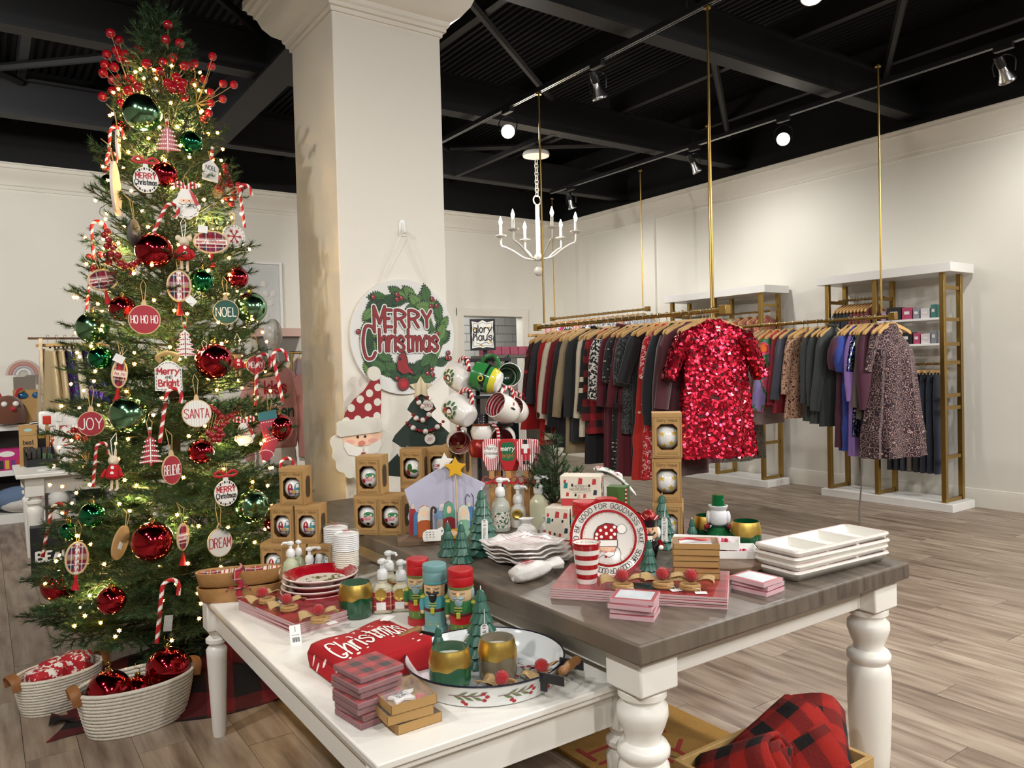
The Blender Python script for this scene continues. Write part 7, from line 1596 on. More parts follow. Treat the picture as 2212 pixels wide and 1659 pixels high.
# pouches
m_bag = mat('muslin', 'e6e3de', .9, bump=(60, .5))
def pouch(p, rz, L_, r, lab, lying=False, txt=True):
    t = thing('therapy_pouch', lab, 'pouch', p, (0, 0, rz)); pr = [(0, 0), (r * .8, .004), (r, L_ * .15), (r * .98, L_ * .45), (r * .7, L_ * .68), (r * .35, L_ * .76), (r * .55, L_ * .86), (r * .75, L_ * 1.0)]; n = 26; vs = []
    for k, (a, z) in enumerate(pr): vs += [((a * (1 + .08 * sin(5 * q + k))) * cos(q), (a * (1 + .08 * sin(4 * q + k))) * .72 * sin(q), z) for q in [2 * pi * i / n for i in range(n)]]
    M_ = TR(0, 0, r * .72) @ Matrix.Rotation(UP, 4, 'Y') @ RZ(UP) if lying else None
    MB().t(M_).add(vs, [(j * n + i, j * n + (i + 1) % n, (j + 1) * n + (i + 1) % n, (j + 1) * n + i) for j in range(len(pr) - 1) for i in range(n)]).build('cloth', t, m_bag, 70)
    b = MB().t((M_ or Matrix()) @ TR(0, -r * .78, L_ * .32) @ TO).m(m_rl)
    if lying: b = MB().t(TR(L_ * .3, 0, r * 1.5)).m(m_rl)
    b.text('HOLIDAY', r * .3, .0012, 0, 0, r * .1, sx=.75).text('THERAPY', r * .3, .0012, 0, 0, -r * .35, sx=.75)
    if lying:
        for i in range(3): b.rib([(-L_ * .18 + .008 * cos(a), (i - 1) * .02 + .008 * sin(a)) for a in [j * .7 for j in range(10)]], .0007, 0)
    b.build('lettering', t, smooth=0); MB().t(M_).tube([(r * .4 * cos(a), r * .3 * sin(a), L_ * .76) for a in [2 * pi * i / 14 for i in range(14)]], .0035, 6, True).build('drawstring', t, m_wl); return t
q = T2(1138, 1172); pouch(q, facing(q, 8), .1, .045, 'white lettered muslin pouch behind the plaid plates, left'); q = T2(1188, 1166); pouch(q, facing(q, -5), .1, .042, 'white lettered muslin pouch behind the plaid plates, right')
q = T2(1215, 1232); A = T2(1112, 1262); an = math.atan2(A.y - q.y, A.x - q.x); q = T2(1112, 1262); pouch(q, an + pi, .21, .042, 'white lettered muslin pouch lying in front of the plaid plates', True)
# scalloped plaid plates
m_pp = mat('plate_plaid', 'e9e4de', .2, coat=.5, pat=('plaid', 'XY', 11, [(0, 'f0ece8'), (.4, 'b9505a'), (.46, 'f0ece8'), (.6, '9aa89a'), (.66, 'f0ece8'), (.82, 'c2646c'), (.86, 'f0ece8')])); m_pe = mat('plate_edge', 'e3dcd6', .2, coat=.5)
A, e, an = quad((1027, 1190), (1142, 1216), TB + .045); S_ = .25
for i in range(5):
    B = A + Vector((.012, -.006, 0)) * (4 - i) * .6; t = thing('plaid_plate', ('lowest', 'second lowest', 'middle', 'second highest', 'top')[i] + ' scalloped square plate in the plaid stack', 'plate', (B.x, B.y, TB + .0155 * i), (0, 0, an + rad((2, -2, 1, -1, 0)[i]))); n = 72; vs = []
    for k, (sc2, z) in enumerate(((.02, .003), (.62, .001), (.72, .003), (1.0, .016), (1.0, .02), (.985, .021), (.74, .009), (.7, .007), (.02, .006))):
        for j in range(n):
            a = 2 * pi * j / n; m_ = max(abs(cos(a)), abs(sin(a))); r = S_ / 2 / m_ * (1 - .09 * max(0, (1 / m_ - 1.2)) / .2) * (1 + .025 * cos(16 * a) * (sc2 > .9)); vs.append((S_ / 2 + r * sc2 * cos(a), S_ / 2 + r * sc2 * sin(a), z + (.004 * cos(8 * a) if sc2 > .9 else 0)))
    b = MB().m(m_pe).m(m_pp); b.add(vs, [(k * n + j, k * n + (j + 1) % n, (k + 1) * n + (j + 1) % n, (k + 1) * n + j) for k in range(8) for j in range(n)])
    for j in range(len(b.mi)): b.mi[j] = 1 if j >= 5 * n else 0
    b.build('dish', t, smooth=60)
# tree candles left of the plates
for px, py, H, n, lab, tg in ((968, 1200, .135, 4, 'small green tree candle, left of the pair by the nativity', 0), (998, 1214, .15, 5, 'small green tree candle, right of the pair by the nativity', 0), (1043, 1196, .26, 8, 'tall green tree candle right of the nativity', 1)): q = T2(px, py); tcandle(q, H, lab, n, tg)
# placemat stack, plate, cup, rings
A, e, an = quad((1189, 1293), (1572, 1318), TB); L_ = e.length; W_ = .3
for i in range(5):
    t = thing('placemat_pad', ('pad of red placemats at the bottom of the right stack', 'second pad in the right placemat stack', 'third pad in the right placemat stack', 'fourth pad in the right placemat stack', 'top pad of red placemats under the striped cup and plate')[i], 'placemats', (A.x, A.y, TB + .0072 * i), (0, 0, an + rad((0, .3, -.3, .2, 0)[i])))
    MB().box((L_ / 2, W_ / 2, .0032), (L_, W_, .0064)).build('paper_block', t, m_edge, bev=.001); MB().box((L_ / 2, W_ / 2, .0067), (L_ - .002, W_ - .002, .0007)).build('printed_sheet', t, m_mat)
MB().t(TR(L_ * .55, .07, .0074)).ext([(-.08, -.03), (.08, -.03), (.085, 0), (.08, .03), (.02, .03), (0, .038), (-.02, .03), (-.08, .03), (-.085, 0)], 0, .0004).build('green_badge', t, mat('badge_green', '', .5))
ZQ = TB + .0365
q = pz(1268, 1257, ZQ); t = thing('striped_cup', 'red and white striped tumbler with lettered inner rim', 'cup', q, (0, 0, facing(q))); H = .122; prf = lambda z: .031 + .0135 * (z / H) ** 1.1; b = MB().m(m_wl)
m_cupr2, m_cupw = mat('cup_red', 'a5101a', .2, coat=.6), mat('cup_white', 'ece8e0', .2, coat=.6)
for i in range(8): z0, z1 = H * i / 8, H * (i + 1) / 8; b.m(m_cupw if i % 2 == 0 else m_cupr2); b.lathe([(prf(z0), z0), (prf(z1), z1)], 32, cap=False)
b.m(m_cupr2).lathe([(prf(H), H), (prf(H) + .002, H + .004), (prf(H), H + .006), (prf(H) - .003, H + .004)], 32, cap=False).m(m_cupw).lathe([(prf(H) - .003, H + .004), (.03, .008), (0, .006)], 32, cap=False).lathe([(prf(0), 0), (0, 0)], 32, cap=False); b.build('cup_wall', t, smooth=50)
k = MB(); k.text('ON THE NICE LIST', .014, .0007, 0, 0, 0, sx=.8); k.v = [((.0405) * sin(x / .0405), .0405 * cos(x / .0405), H - .018 + y) for x, y, _ in k.v]; k.build('rim_lettering', t, m_bl, 0)
q = pz(1316, 1243, ZQ); R_ = .124; t = thing('message_plate', 'round white plate with red rim, ring of words and Santa face', 'plate', q + Vector((0, 0, .122)), (UP - .22, 0, facing(q, 3)))
MB().lathe([(0, -.006), (.07, -.008), (.09, -.002), (R_, .008), (R_, .012)], 56, cap=False).build('underside', t, m_cupw, 60); MB().lathe([(R_ - .008, .0112), (R_ + .001, .0125), (R_, .008)], 56, cap=False).build('red_rim', t, m_cupr2, 60); MB().lathe([(R_ - .008, .0112), (.092, .003), (.088, .0005), (0, 0)], 56, cap=False).build('dish', t, m_cupw, 60)
b = MB().m(m_cupr2); n = 48
b.add([(r * cos(2 * pi * i / n), r * sin(2 * pi * i / n), .0042) for r in (.084, .091) for i in range(n)], [(i, (i + 1) % n, n + (i + 1) % n, n + i) for i in range(n)]); b.m(m_bl)
arc_text(b, 'SO BE GOOD FOR GOODNESS SAKE.', .097, .015, .0009, .0105, 190, -12); arc_text(b, 'SO BE GOOD FOR GOODNESS SAKE.', .097, .015, .0009, .0105, -22, -168 + 10)
b.m(mat('plate_small_red', 'b8606a', .4)); arc_text(b, "HE'S MAKING A LIST . HE'S CHECKING IT TWICE . BETTER NOT POUT . BETTER NOT CRY .", .078, .0042, .0003, .0025, 260, -100)
g_ = lambda P: [(x * .00041, y * .00041) for x, y in P]
b.m(m_bl).poly(g_([(-118, -18), (-112, 40), (-80, 92), (-20, 118), (40, 112), (88, 82), (104, 96), (70, 40), (66, -20)]), .0022).m(m_cupr2).poly(g_([(-112, -14), (-106, 38), (-76, 86), (-20, 112), (38, 106), (80, 76), (64, 38), (60, -14)]), .0026).m(m_wl)
for x, y in ((-90, 30), (-60, 60), (-55, 10), (-20, 85), (-15, 35), (25, 60), (20, 5), (50, 85), (50, 30), (-95, 0)): b.disc(x * .00041, y * .00041, .0052, .0029, 10)
b.m(m_bl).poly(g_([(-130, -68), (70, -68), (72, -12), (-132, -12)]), .0028).disc(.0435, .0285, .0155, .0028, 18).m(m_wl).poly(g_([(-125, -63), (65, -63), (67, -17), (-127, -17)]), .0031).disc(.0435, .0285, .0143, .0031, 18).m(m_skin).poly(g_([(-95, -105), (50, -105), (55, -68), (-100, -68)]), .0026).m(m_blush).disc(-.028, -.04, .008, .003, 10, .004).disc(.014, -.04, .008, .003, 10, .004).disc(-.009, -.043, .005, .0032, 10).m(m_bl).disc(-.014, -.033, .0012, .0033, 6).disc(-.004, -.033, .0012, .0033, 6)
b.rib(g_([(-120, -68), (-110, -130), (-80, -150), (-40, -128), (0, -150), (40, -130), (60, -70)]), .0007, .0033).rib(g_([(60, -70), (80, -80), (95, -120), (85, -150), (100, -190), (70, -230), (20, -245), (-40, -240), (-70, -215), (-95, -170), (-105, -130)]), .0007, .0033).m(m_cupr2).disc(-.01, -.059, .004, .0033, 8)
b.build('printed_words_and_santa', t, smooth=0)
te = thing('plate_easel', 'gold wire easel holding the round lettered plate', 'easel', (q.x, q.y, ZQ), (0, 0, facing(q, 3)))
for x in (-.04, .04): MB().tube(smoothc([(x, -.012, .02), (x, -.012, .003), (x, .03, .003), (x * .6, .05, .1), (x, .1, .003)]), .0025, 6).build('wire_leg', te, m_gold2)
q = pz(1403, 1247, ZQ - .0); tcandle(q, .125, 'small green tree candle beside the round plate', 5)
for px, py, of, lab in ((1345, 1272, 4, 'burlap napkin ring with red pompom in front of the round plate'), (1432, 1268, 6, 'burlap napkin ring with red pompom below the small tree candle'), (1492, 1272, -8, 'burlap napkin ring with red pompom and white tag before the kraft trays')): q = pz(px, py, ZQ); napring(q, facing(q, of), lab, True)
q = pz(1455, 1250, ZQ); an = facing(pz(1505, 1250, ZQ), 3)
for i in range(6): t = ktray((q.x + (0, .002, -.002, .001, -.001, .002)[i], q.y, ZQ + .0187 * i), an + rad((0, 1, -1, 1.5, -.5, .5)[i]), .143, .1, .018, ('lowest', 'second', 'third', 'fourth', 'fifth', 'top')[i] + ' kraft tray box in the tall stack on the placemats')
b = MB().m(mat('ceramic_white', '', .25)).box((.07, .05, .012), (.1, .06, .008)).m(m_rib).tube(smoothc([(.02, .06, .016), (.05, .075, .02), (.09, .06, .018), (.12, .075, .016)]), .008, 6, flat=.4).build('boxed_ornament', t, bev=.001)
# coaster packs
m_cst = mat('coaster_print', 'c9d2d6', .3, noise=(14, .3)); m_cr_ = mat('coaster_red', 'a8323c', .4); m_cpk = mat('coaster_edge', 'd3a9b0', .6)
for a, bq, n, nm in (((1317, 1336), (1420, 1346), 4, 'front'), ((1580, 1272), (1655, 1290), 3, 'right')):
    A, e, an = quad(a, bq, TB); W_ = .125
    for i in range(n):
        t = thing('coaster_pack', ('lowest', 'second', 'third', 'top')[i if i < n - 1 else 3] + ' pack of red-edged coasters in the ' + nm + ' stack', 'coasters', (A.x + (0, .004, -.003, .006)[i], A.y + (0, .002, .004, .004)[i], TB + .0145 * i), (0, 0, an + rad((0, 3, -2, 1)[i])))
        MB().box((W_ / 2, .05, .0065), (W_, .1, .012)).build('paper_block', t, m_cpk); MB().box((W_ / 2, .05, .0128), (W_ - .002, .098, .0008)).build('red_border', t, m_cr_); MB().box((W_ / 2, .05, .0134), (W_ - .022, .078, .0006)).build('printed_scene', t, m_cst); MB().box((W_ / 2, .05, .007), (W_ + .006, .106, .0145)).build('shrink_wrap', t, m_wrap, bev=.002)
# divided serving trays
A, e, an = quad((1617, 1240), (1722, 1266), TB); F_ = T2(1722, 1264); Bv = T2(1926, 1212) - F_; LL = Bv.length; an2 = math.atan2(Bv.y, Bv.x); WD = (T2(1617, 1238) - F_).length * .98
m_srv = mat('serving_white', 'e9e6de', .15, coat=.6); m_sre = mat('serving_rim', 'c9a0a0', .3)
for i in range(4):
    t = thing('divided_tray', ('bottom', 'second', 'third', 'top')[i] + ' white three-section serving tray in the stack at the table edge', 'serving tray', (F_.x + .006 * (i % 2), F_.y, TB + .0225 * i), (0, 0, an2 + rad((0, .6, -.5, .3)[i]))); b = MB(); H = .036
    def rr(l, w_, n=5, rc=.02):
        o = []
        for cx_, cy_, a0 in ((l - rc, rc, -pi / 2), (l - rc, w_ - rc, 0), (rc, w_ - rc, pi / 2), (rc, rc, pi)): o += [(cx_ + rc * cos(a0 + pi / 2 * j / n), cy_ + rc * sin(a0 + pi / 2 * j / n)) for j in range(n + 1)]
        return o
    o = rr(LL, WD); n = len(o); sh = lambda k, z: [(LL / 2 + (x - LL / 2) * (1 - k / LL * 2), WD / 2 + (y - WD / 2) * (1 - k / WD * 2), z) for x, y in o]
    R_ = [sh(.03, 0), sh(.02, .002), sh(.004, H - .012), sh(0, H - .006), sh(.002, H), sh(.012, H)]
    b.add([v for r in R_ for v in r], [(k * n + j, k * n + (j + 1) % n, (k + 1) * n + (j + 1) % n, (k + 1) * n + j) for k in range(5) for j in range(n)] + [tuple(range(n - 1, -1, -1))])
    b.build('shell', t, m_srv, 50); c_ = MB(); m3 = (LL - .024 - .02) / 3
    for q in range(3):
        x0 = .012 + q * (m3 + .01); y0, y1 = .012, WD - .012; x1 = x0 + m3; k = .016; zb = .008
        c_.add([(x0, y0, H), (x1, y0, H), (x1, y1, H), (x0, y1, H), (x0 + k, y0 + k, zb), (x1 - k, y0 + k, zb), (x1 - k, y1 - k, zb), (x0 + k, y1 - k, zb)], [(0, 1, 5, 4), (1, 2, 6, 5), (2, 3, 7, 6), (3, 0, 4, 7), (4, 5, 6, 7)])
    c_.build('wells', t, m_srv, 0)
    for q in range(2): x0 = .012 + m3 + q * (m3 + .01); MB().box((x0 + .005, WD / 2, H - .001), (.01, WD - .024, .002)).build('divider', t, m_srv)
    MB().tube([(x, y, H - .0005) for x, y, _ in sh(.008, 0)], .0016, 5, True).build('pink_edge', t, m_sre)
# nutcracker ornaments
q = T2(1403, 1222); t = thing('nutcracker_ornament', 'glass nutcracker ornament with red crown and black moustache', 'ornament', q, (0, 0, facing(q, 6))); m_gk = mat('glass_black', '18141a', .15, coat=.6); m_gr2 = mat('glass_red', '8f1018', .15, .4, coat=.6)
MB().lathe([(.0, 0), (.022, .004), (.026, .03), (.034, .06), (.036, .085), (.028, .1), (0, .1)], 20).build('coat', t, m_gk); MB().lathe([(.02, .096), (.028, .104), (.03, .125), (.029, .146), (0, .146)], 20).build('head', t, mat('nut_face', 'e0b890', .4, coat=.4)); MB().lathe([(.03, .143), (.032, .15), (.036, .172), (.03, .172)], 20).build('crown_base', t, m_gk)
k = MB()
for i in range(8): a = 2 * pi * i / 8; k.add([(.035 * cos(a - .36), .035 * sin(a - .36), .168), (.035 * cos(a + .36), .035 * sin(a + .36), .168), (.041 * cos(a), .041 * sin(a), .186)], [(0, 1, 2)])
k.build('crown_points', t, m_gr2, 0, solid=.002); MB().lathe([(.03, .17), (.028, .185), (.014, .2), (0, .202)], 18).build('crown_dome', t, mat('glitter_red', '', .3)); MB().sph((0, -.032, .132), .005, 8, (1, 1, 1.8)).build('nose', t, mat('nut_nose', 'd98a70', .4)); MB().tube(smoothc([(-.02, -.024, .124), (-.008, -.032, .117), (0, -.033, .121), (.008, -.032, .117), (.02, -.024, .124)]), .0035, 6).build('moustache', t, m_bl); MB().box((0, -.031, .107), (.018, .006, .014)).build('beard', t, m_wl)
for s_ in (-1, 1): MB().sph((s_ * .011, -.0275, .137), .003, 8).build('eye', t, m_bl); MB().sph((s_ * .033, .004, .118), .014, 10, (.7, 1, 1.5)).build('hair', t, m_wl); MB().tube([(s_ * .034, 0, .09), (s_ * .045, -.012, .07), (s_ * .04, -.03, .072)], .01, 8).build('arm', t, m_gr2 if s_ > 0 else m_gk); MB().sph((s_ * .038, -.035, .073), .009, 8).build('glove', t, m_wl)
q = T2(1553, 1182); t = thing('glitter_nutcracker', 'green glitter figure with white beard and dotted top hat', 'ornament', q, (0, 0, facing(q))); m_gg = mat('glitter_green', '0c6a36', .25, .5, noise=(350, .5), bump=(400, 1)); m_gw = mat('glitter_white', 'e3e3e6', .35, bump=(350, .6))
MB().lathe([(0, 0), (.05, .002), (.056, .012), (.055, .022)], 24).build('base', t, m_gk); MB().lathe([(.054, .02), (.05, .045), (.038, .068), (.024, .08), (0, .08)], 24).build('skirt', t, m_gg); MB().lathe([(.025, .076), (.026, .092), (.02, .093)], 20).build('collar', t, m_dg); MB().lathe([(.026, .09), (.034, .1), (.034, .135), (.028, .146), (0, .146)], 20).build('head', t, m_gw); MB().lathe([(.026, .143), (.032, .15), (.038, .164), (.034, .165), (.028, .155)], 20).build('fur_brim', t, m_gw); MB().lathe([(.026, .155), (.024, .18), (.022, .206), (0, .207)], 20).build('top_hat', t, mat('glitter_green_dot', '0c6a36', .25, .4, pat=('dots', 70, .16, 'e9e9e9', .3)))
for s_ in (-1, 1): MB().sph((s_ * .036, 0, .118), .013, 10, (.8, 1, 2)).build('side_hair', t, m_gw); MB().sph((s_ * .044, -.01, .082), .012, 10).build('glove', t, m_gr2); MB().tube([(s_ * .026, 0, .085), (s_ * .046, -.006, .07), (s_ * .048, -.012, .06)], .01, 8).build('arm', t, m_gk)
# tree candles, jars, riser and white boxes at the back right
q = T2(1432, 1182); tcandle(q, .215, 'tall green tree candle with white name tag near the kraft tower', 7, True); q = T2(1496, 1183); tcandle(q, .118, 'small green tree candle left of the glitter figure', 4)
q = T2(1612, 1192); vessel(q, .056, .118, m_gcan, 'green and gold jar candle right of the glitter figure', False); q = T2(1528, 1172); vessel(q, .052, .11, m_gcan, 'gold-topped jar candle behind the small tree candle', False)
q = T2(1555, 1226); t = thing('wood_riser', 'round dark wooden riser under the white gift boxes', 'riser', q); MB().lathe([(.1, 0), (.1, .012), (.15, .016), (.155, .02), (.155, .036), (.15, .04), (0, .04)], 40).build('riser_body', t, mat('riser_wood', '', .6))
def wbox(p, rz, W, D, lab, k):
    t = thing('spreader_box', lab, 'gift box', p, (0, 0, rz)); H = .026
    b = MB().box((0, 0, .001), (W, D, .002)).box((-W / 2, 0, H / 2), (.002, D, H)).box((W / 2, 0, H / 2), (.002, D, H)).box((0, -D / 2, H / 2), (W, .002, H)).box((0, D / 2, H / 2), (W, .002, H)).build('tray', t, m_tag)
    MB().tube([(-W * .4, k, .016), (-W * .1, k, .016)], [.012, .008], 8, flat=.3).build('spreader_blade', t, m_gold2); o = MB()
    for i in range(9): o.m((mat('bead_pink', 'c23a62', .3), m_gr2, mat('bead_light', 'e3b9c4', .3))[i % 3]).sph((-W * .05 + i * W * .05, k, .017), .0085, 8)
    o.build('beaded_handle', t, smooth=180); return t
q = T2(1562, 1222); wbox(q + Vector((.0, .0, .04)), facing(q, 8), .23, .12, 'white gift box with beaded spreader on the riser', -.02); wbox(q + Vector((-.03, .05, .067)), facing(q, -2), .23, .1, 'white gift box with red card, upper on the riser', .02)
q = T2(1662, 1216); pouch(q, facing(q, 70), .13, .04, 'white muslin pouch lying behind the serving trays', True, False)
# =================== FLOOR GOODS ===================
struct(MB().box((ch.x, 7.58, 4.0), (.06, 2.1, .05)).build('ceiling_strut', mt=m_steel, smooth=0))
m_coil = mat('cotton_rope', 'd9d2c4', .95, noise=(80, .15), bump=(160, 1)); m_lea = mat('leather_tan', '8a5a30', .6)
def basket(p, rz, A, B, H, lab):
    t = thing('rope_basket', lab, 'basket', p, (0, 0, rz)); n = 13; c = H / n
    b = MB()
    for i in range(n):
        f = .8 + .2 * (i / n) ** .8; b.tube([(A * f * cos(a), B * f * sin(a), c * (i + .5)) for a in [2 * pi * j / 44 for j in range(44)]], c * .62, 6, True)
    b.lathe([(A * .78, .004), (A * .8, .01)], 40, sy=B / A).build('coils', t, m_coil, 70)
    for s in (-1, 1): MB().tube(smoothc([(s * A * .99, -.05, H * .8), (s * A * 1.03, -.045, H + .01), (s * A * 1.05, 0, H + .025), (s * A * 1.03, .045, H + .01), (s * A * .99, .05, H * .8)]), .02, 6, flat=.2).build('leather_handle', t, m_lea)
    return t
p1 = pz(298, 1562, 0); r1 = facing(p1, 14); basket(p1, r1, .235, .15, .2, 'white rope basket holding large red balls')
for x, y, z, r, lab in ((-.115, -.03, .18, .09, 'big red ball at the left of the front basket'), (.13, .0, .205, .092, 'big red ball at the right of the front basket'), (.01, .02, .13, .068, 'smaller dark red ball between the two in the basket'), (.04, -.07, .1, .05, 'small red ball low in the front basket')):
    q = p1 + RZ(r1) @ Vector((x, y, 0)); t = thing('ball_ornament', lab, 'ornament', (q.x, q.y, z), (0, 0, r1)); MB().sph((0, 0, 0), r, 36).build('ball', t, m_redb, 180); hook(t, r)
p2 = pz(130, 1522, 0); r2 = facing(p2, 20); basket(p2, r2, .185, .13, .17, 'white rope basket with folded red and white towels')
m_rw = mat('towel_red_white', 'b5202a', .9, pat=('blotch', 40, [(0, 'b0202a'), (.52, 'e9e2dc')]))
for i in range(3): q = p2 + RZ(r2) @ Vector((-.07 + .07 * i, .02 * (i % 2), .02)); t = thing('folded_towel', ('left', 'middle', 'right')[i] + ' folded red and white towel in the back basket', 'towel', q, (0, 0, r2 + .4 * i)); MB().box((0, 0, .09 + .015 * i), (.12, .13, .16)).build('cloth', t, m_rw, bev=.025)
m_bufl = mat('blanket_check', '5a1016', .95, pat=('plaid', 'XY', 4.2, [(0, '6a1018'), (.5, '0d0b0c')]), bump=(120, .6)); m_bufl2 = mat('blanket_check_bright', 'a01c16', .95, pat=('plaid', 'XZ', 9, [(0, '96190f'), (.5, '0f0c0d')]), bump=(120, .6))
q = pz(445, 1462, 0)
def skirt_z(u, v):
    x, y = -.62 + 1.24 * u, -.46 + .92 * v; d = sqrt((x / .62) ** 2 + (y / .46) ** 2)
    return (x * (1 - .08 * sin(7 * v)), y * (1 - .1 * sin(9 * u)), max(.004, 1.9 * (.1 + .045 * sin(8 * u + 3 * v) + .04 * sin(11 * v - 4 * u) + .02 * sin(23 * u) * cos(19 * v)) * max(0, 1 - d ** 2.2)))
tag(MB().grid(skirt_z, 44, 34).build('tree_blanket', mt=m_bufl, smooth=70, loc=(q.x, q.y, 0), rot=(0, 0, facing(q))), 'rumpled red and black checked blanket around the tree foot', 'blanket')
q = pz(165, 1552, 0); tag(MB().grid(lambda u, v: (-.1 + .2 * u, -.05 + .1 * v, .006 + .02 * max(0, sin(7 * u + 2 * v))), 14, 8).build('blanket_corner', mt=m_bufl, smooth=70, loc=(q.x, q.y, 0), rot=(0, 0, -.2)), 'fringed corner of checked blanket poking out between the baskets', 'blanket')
# doormat
c = pz(1405, 1510, 0); DW, DL = .62, 1.0; t = thing('doormat', 'brown coir doormat with red Merry and Bright lettering', 'doormat', (c.x - DW, c.y - DL, 0)); MB().box((DW / 2, DL / 2, .009), (DW, DL, .018)).build('coir_pad', t, mat('coir', '9a7232', 1, noise=(240, .35), bump=(300, 1)), bev=.004)
k = MB(); k.m(mat('mat_red', '8a1f1a', .9)).text('MERRY', .15, .009, .0188, .42, .46, rot=UP).text('BRIGHT', .15, .009, .0188, .2, .48, rot=UP).m(m_bl).rib(smoothc([(.3, .12), (.26, .3), (.31, .5), (.26, .7), (.3, .88)]), .003, .0188)
for i in range(6): k.m((mat('art_2f7f78', '2f7f78', .4), m_rl)[i % 2]).disc(.285 + .02 * (-1) ** i, .18 + i * .12, .012, .0189, 8)
k.build('lettering', t, smooth=0)
# crate of blankets
L, R_ = pz(1454, 1640, .25), pz(1888, 1634, .25); x0, x1, y1, y0 = L.x, R_.x, L.y, R_.y; cx, cy, w_, l_ = (x0 + x1) / 2, (y0 + y1) / 2, x1 - x0, y1 - y0
t = thing('wooden_crate', 'pale wooden crate of rolled checked blankets beside the farm table', 'crate', (cx, cy, 0)); m_pine = mat('crate_pine', 'b5935c', .65, noise=(20, .2))
MB().box((0, 0, .008), (w_, l_, .016)).build('floor_board', t, m_pine)
for s in (-1, 1): MB().box((s * (w_ / 2 - .009), 0, .133), (.018, l_, .234)).build('side_board', t, m_pine, bev=.002); MB().box((0, s * (l_ / 2 - .009), .133), (w_ - .036, .018, .234)).build('end_board', t, m_pine, bev=.002)
for i, (px, py, z, r, an, lab) in enumerate(((1560, 1620, .27, .1, .35, 'rolled red and black checked blanket at the left of the crate'), (1655, 1580, .3, .1, 1.2, 'rolled checked blanket sticking up at the back of the crate'), (1790, 1610, .27, .12, 2.2, 'rolled checked blanket at the right of the crate'), (1690, 1650, .24, .11, .9, 'checked blanket bundled at the front of the crate'))):
    q = pz(px, py, z); q.x = min(max(q.x, x0 + .13), x1 - .13); q.y = min(max(q.y, y0 + .13), y1 - .13); t = thing('rolled_blanket', lab, 'blanket', (q.x - .06 * sin(an), q.y + .06 * cos(an), z - .1), (1.05, .1, an)); b = MB(); n = 60
    def roll(u, v): a = u * 5.2 * pi; rr = r * (.25 + .75 * u) * (1 + .05 * sin(5 * a + 3 * v)); return (rr * cos(a), rr * sin(a) * .9, .26 * v + .02 * sin(4 * u * pi + i))
    b.grid(roll, n, 6).build('roll', t, m_bufl2, 70, solid=.014)

# =================== BACKGROUND LEFT ===================
# mannequin
p = pd(598, 1000, 5.6); a0 = facing(p, 4); t = thing('mannequin', 'glossy white mannequin in a pink lettered sweater beside the tree', 'mannequin', (p.x, p.y, 0), (0, 0, a0)); m_man = mat('mannequin_gloss', 'dedcd7', .3, coat=.4); b = MB()
def head(u, v):
    a = 2 * pi * u; e = -pi / 2 + pi * v; x, y, z = .084 * cos(e) * cos(a), .096 * cos(e) * sin(a), .12 * sin(e); k = 1 - .42 * max(0, -z / .125) ** 1.4; x *= k
    if y < 0: y = y * k - .04 * math.exp(-(x / .01) ** 2 - ((z + .012) / .032) ** 2) + .02 * math.exp(-((abs(x) - .03) / .016) ** 2 - ((z - .012) / .016) ** 2) - .012 * math.exp(-(x / .02) ** 2 - ((z + .062) / .01) ** 2) - .006 * math.exp(-(x / .02) ** 2 - ((z + .1) / .014) ** 2)
    else: y = y * (1 - .25 * max(0, -z / .125))
    return (x, y - .015, 1.775 + z)
b.grid(head, 56, 44, True)
E = lambda z, hw, hd, dx=0, dy=0: [(dx + hw * cos(2 * pi * i / 24), dy + hd * sin(2 * pi * i / 24), z) for i in range(24)]
loft(b, [E(1.72, .042, .045, 0, .01), E(1.6, .045, .048, 0, .015), E(1.55, .07, .06, 0, .015), E(1.52, .14, .075, 0, .01), E(1.48, .18, .085), E(1.38, .165, .1), E(1.25, .135, .095), E(1.14, .12, .085), E(1.02, .15, .1), E(.92, .165, .105), E(.86, .16, .1)])
for s in (-1, 1): b.tube([(s * .085, 0, .92), (s * .09, 0, .6), (s * .085, .01, .45), (s * .08, .02, .1), (s * .08, -.03, .075)], [.085, .072, .05, .032, .03], 14); b.tube([(s * .175, 0, 1.47), (s * .215, .01, 1.2), (s * .225, -.04, .95), (s * .22, -.06, .86)], [.048, .04, .03, .026], 12)
b.build('body', t, m_man, 70); MB().lathe([(.19, 0), (.19, .03), (.18, .035), (0, .035)], 32).build('stand_plate', t, mat('steel_plate', 'b9bcc0', .3, 1)); MB().tube([(.08, .02, .03), (.08, .02, .12)], .015, 8).build('stand_rod', t, m_slot)
m_sw = mat('sweater_pink', 'd89a95', .95, bump=(200, .6), sheen=.3); tw_ = thing('pink_sweater', 'pink sweater with red, white and green script on the mannequin', 'sweater', (p.x, p.y, 0), (0, 0, a0)); b = MB()
loft(b, [E(1.575, .075, .07, 0, .01), E(1.545, .11, .078, 0, .01), E(1.51, .175, .092), E(1.46, .2, .105), E(1.36, .195, .122), E(1.2, .2, .128), E(1.06, .205, .125), E(1.0, .185, .118), E(.965, .18, .112), E(.96, .165, .1)]); b.build('torso', tw_, m_sw, 70)
for s in (-1, 1): MB().tube([(s * .17, 0, 1.47), (s * .225, .01, 1.33), (s * .245, .01, 1.18), (s * .25, -.02, 1.02), (s * .235, -.045, .95), (s * .225, -.055, .88)], [.07, .072, .072, .07, .045, .038], 14).build('sleeve', tw_, m_sw, 70)
MB().tube([(.076 * cos(a), .01 + .071 * sin(a), 1.572) for a in [2 * pi * i / 20 for i in range(20)]], .01, 6, True).build('neck_band', tw_, m_sw)
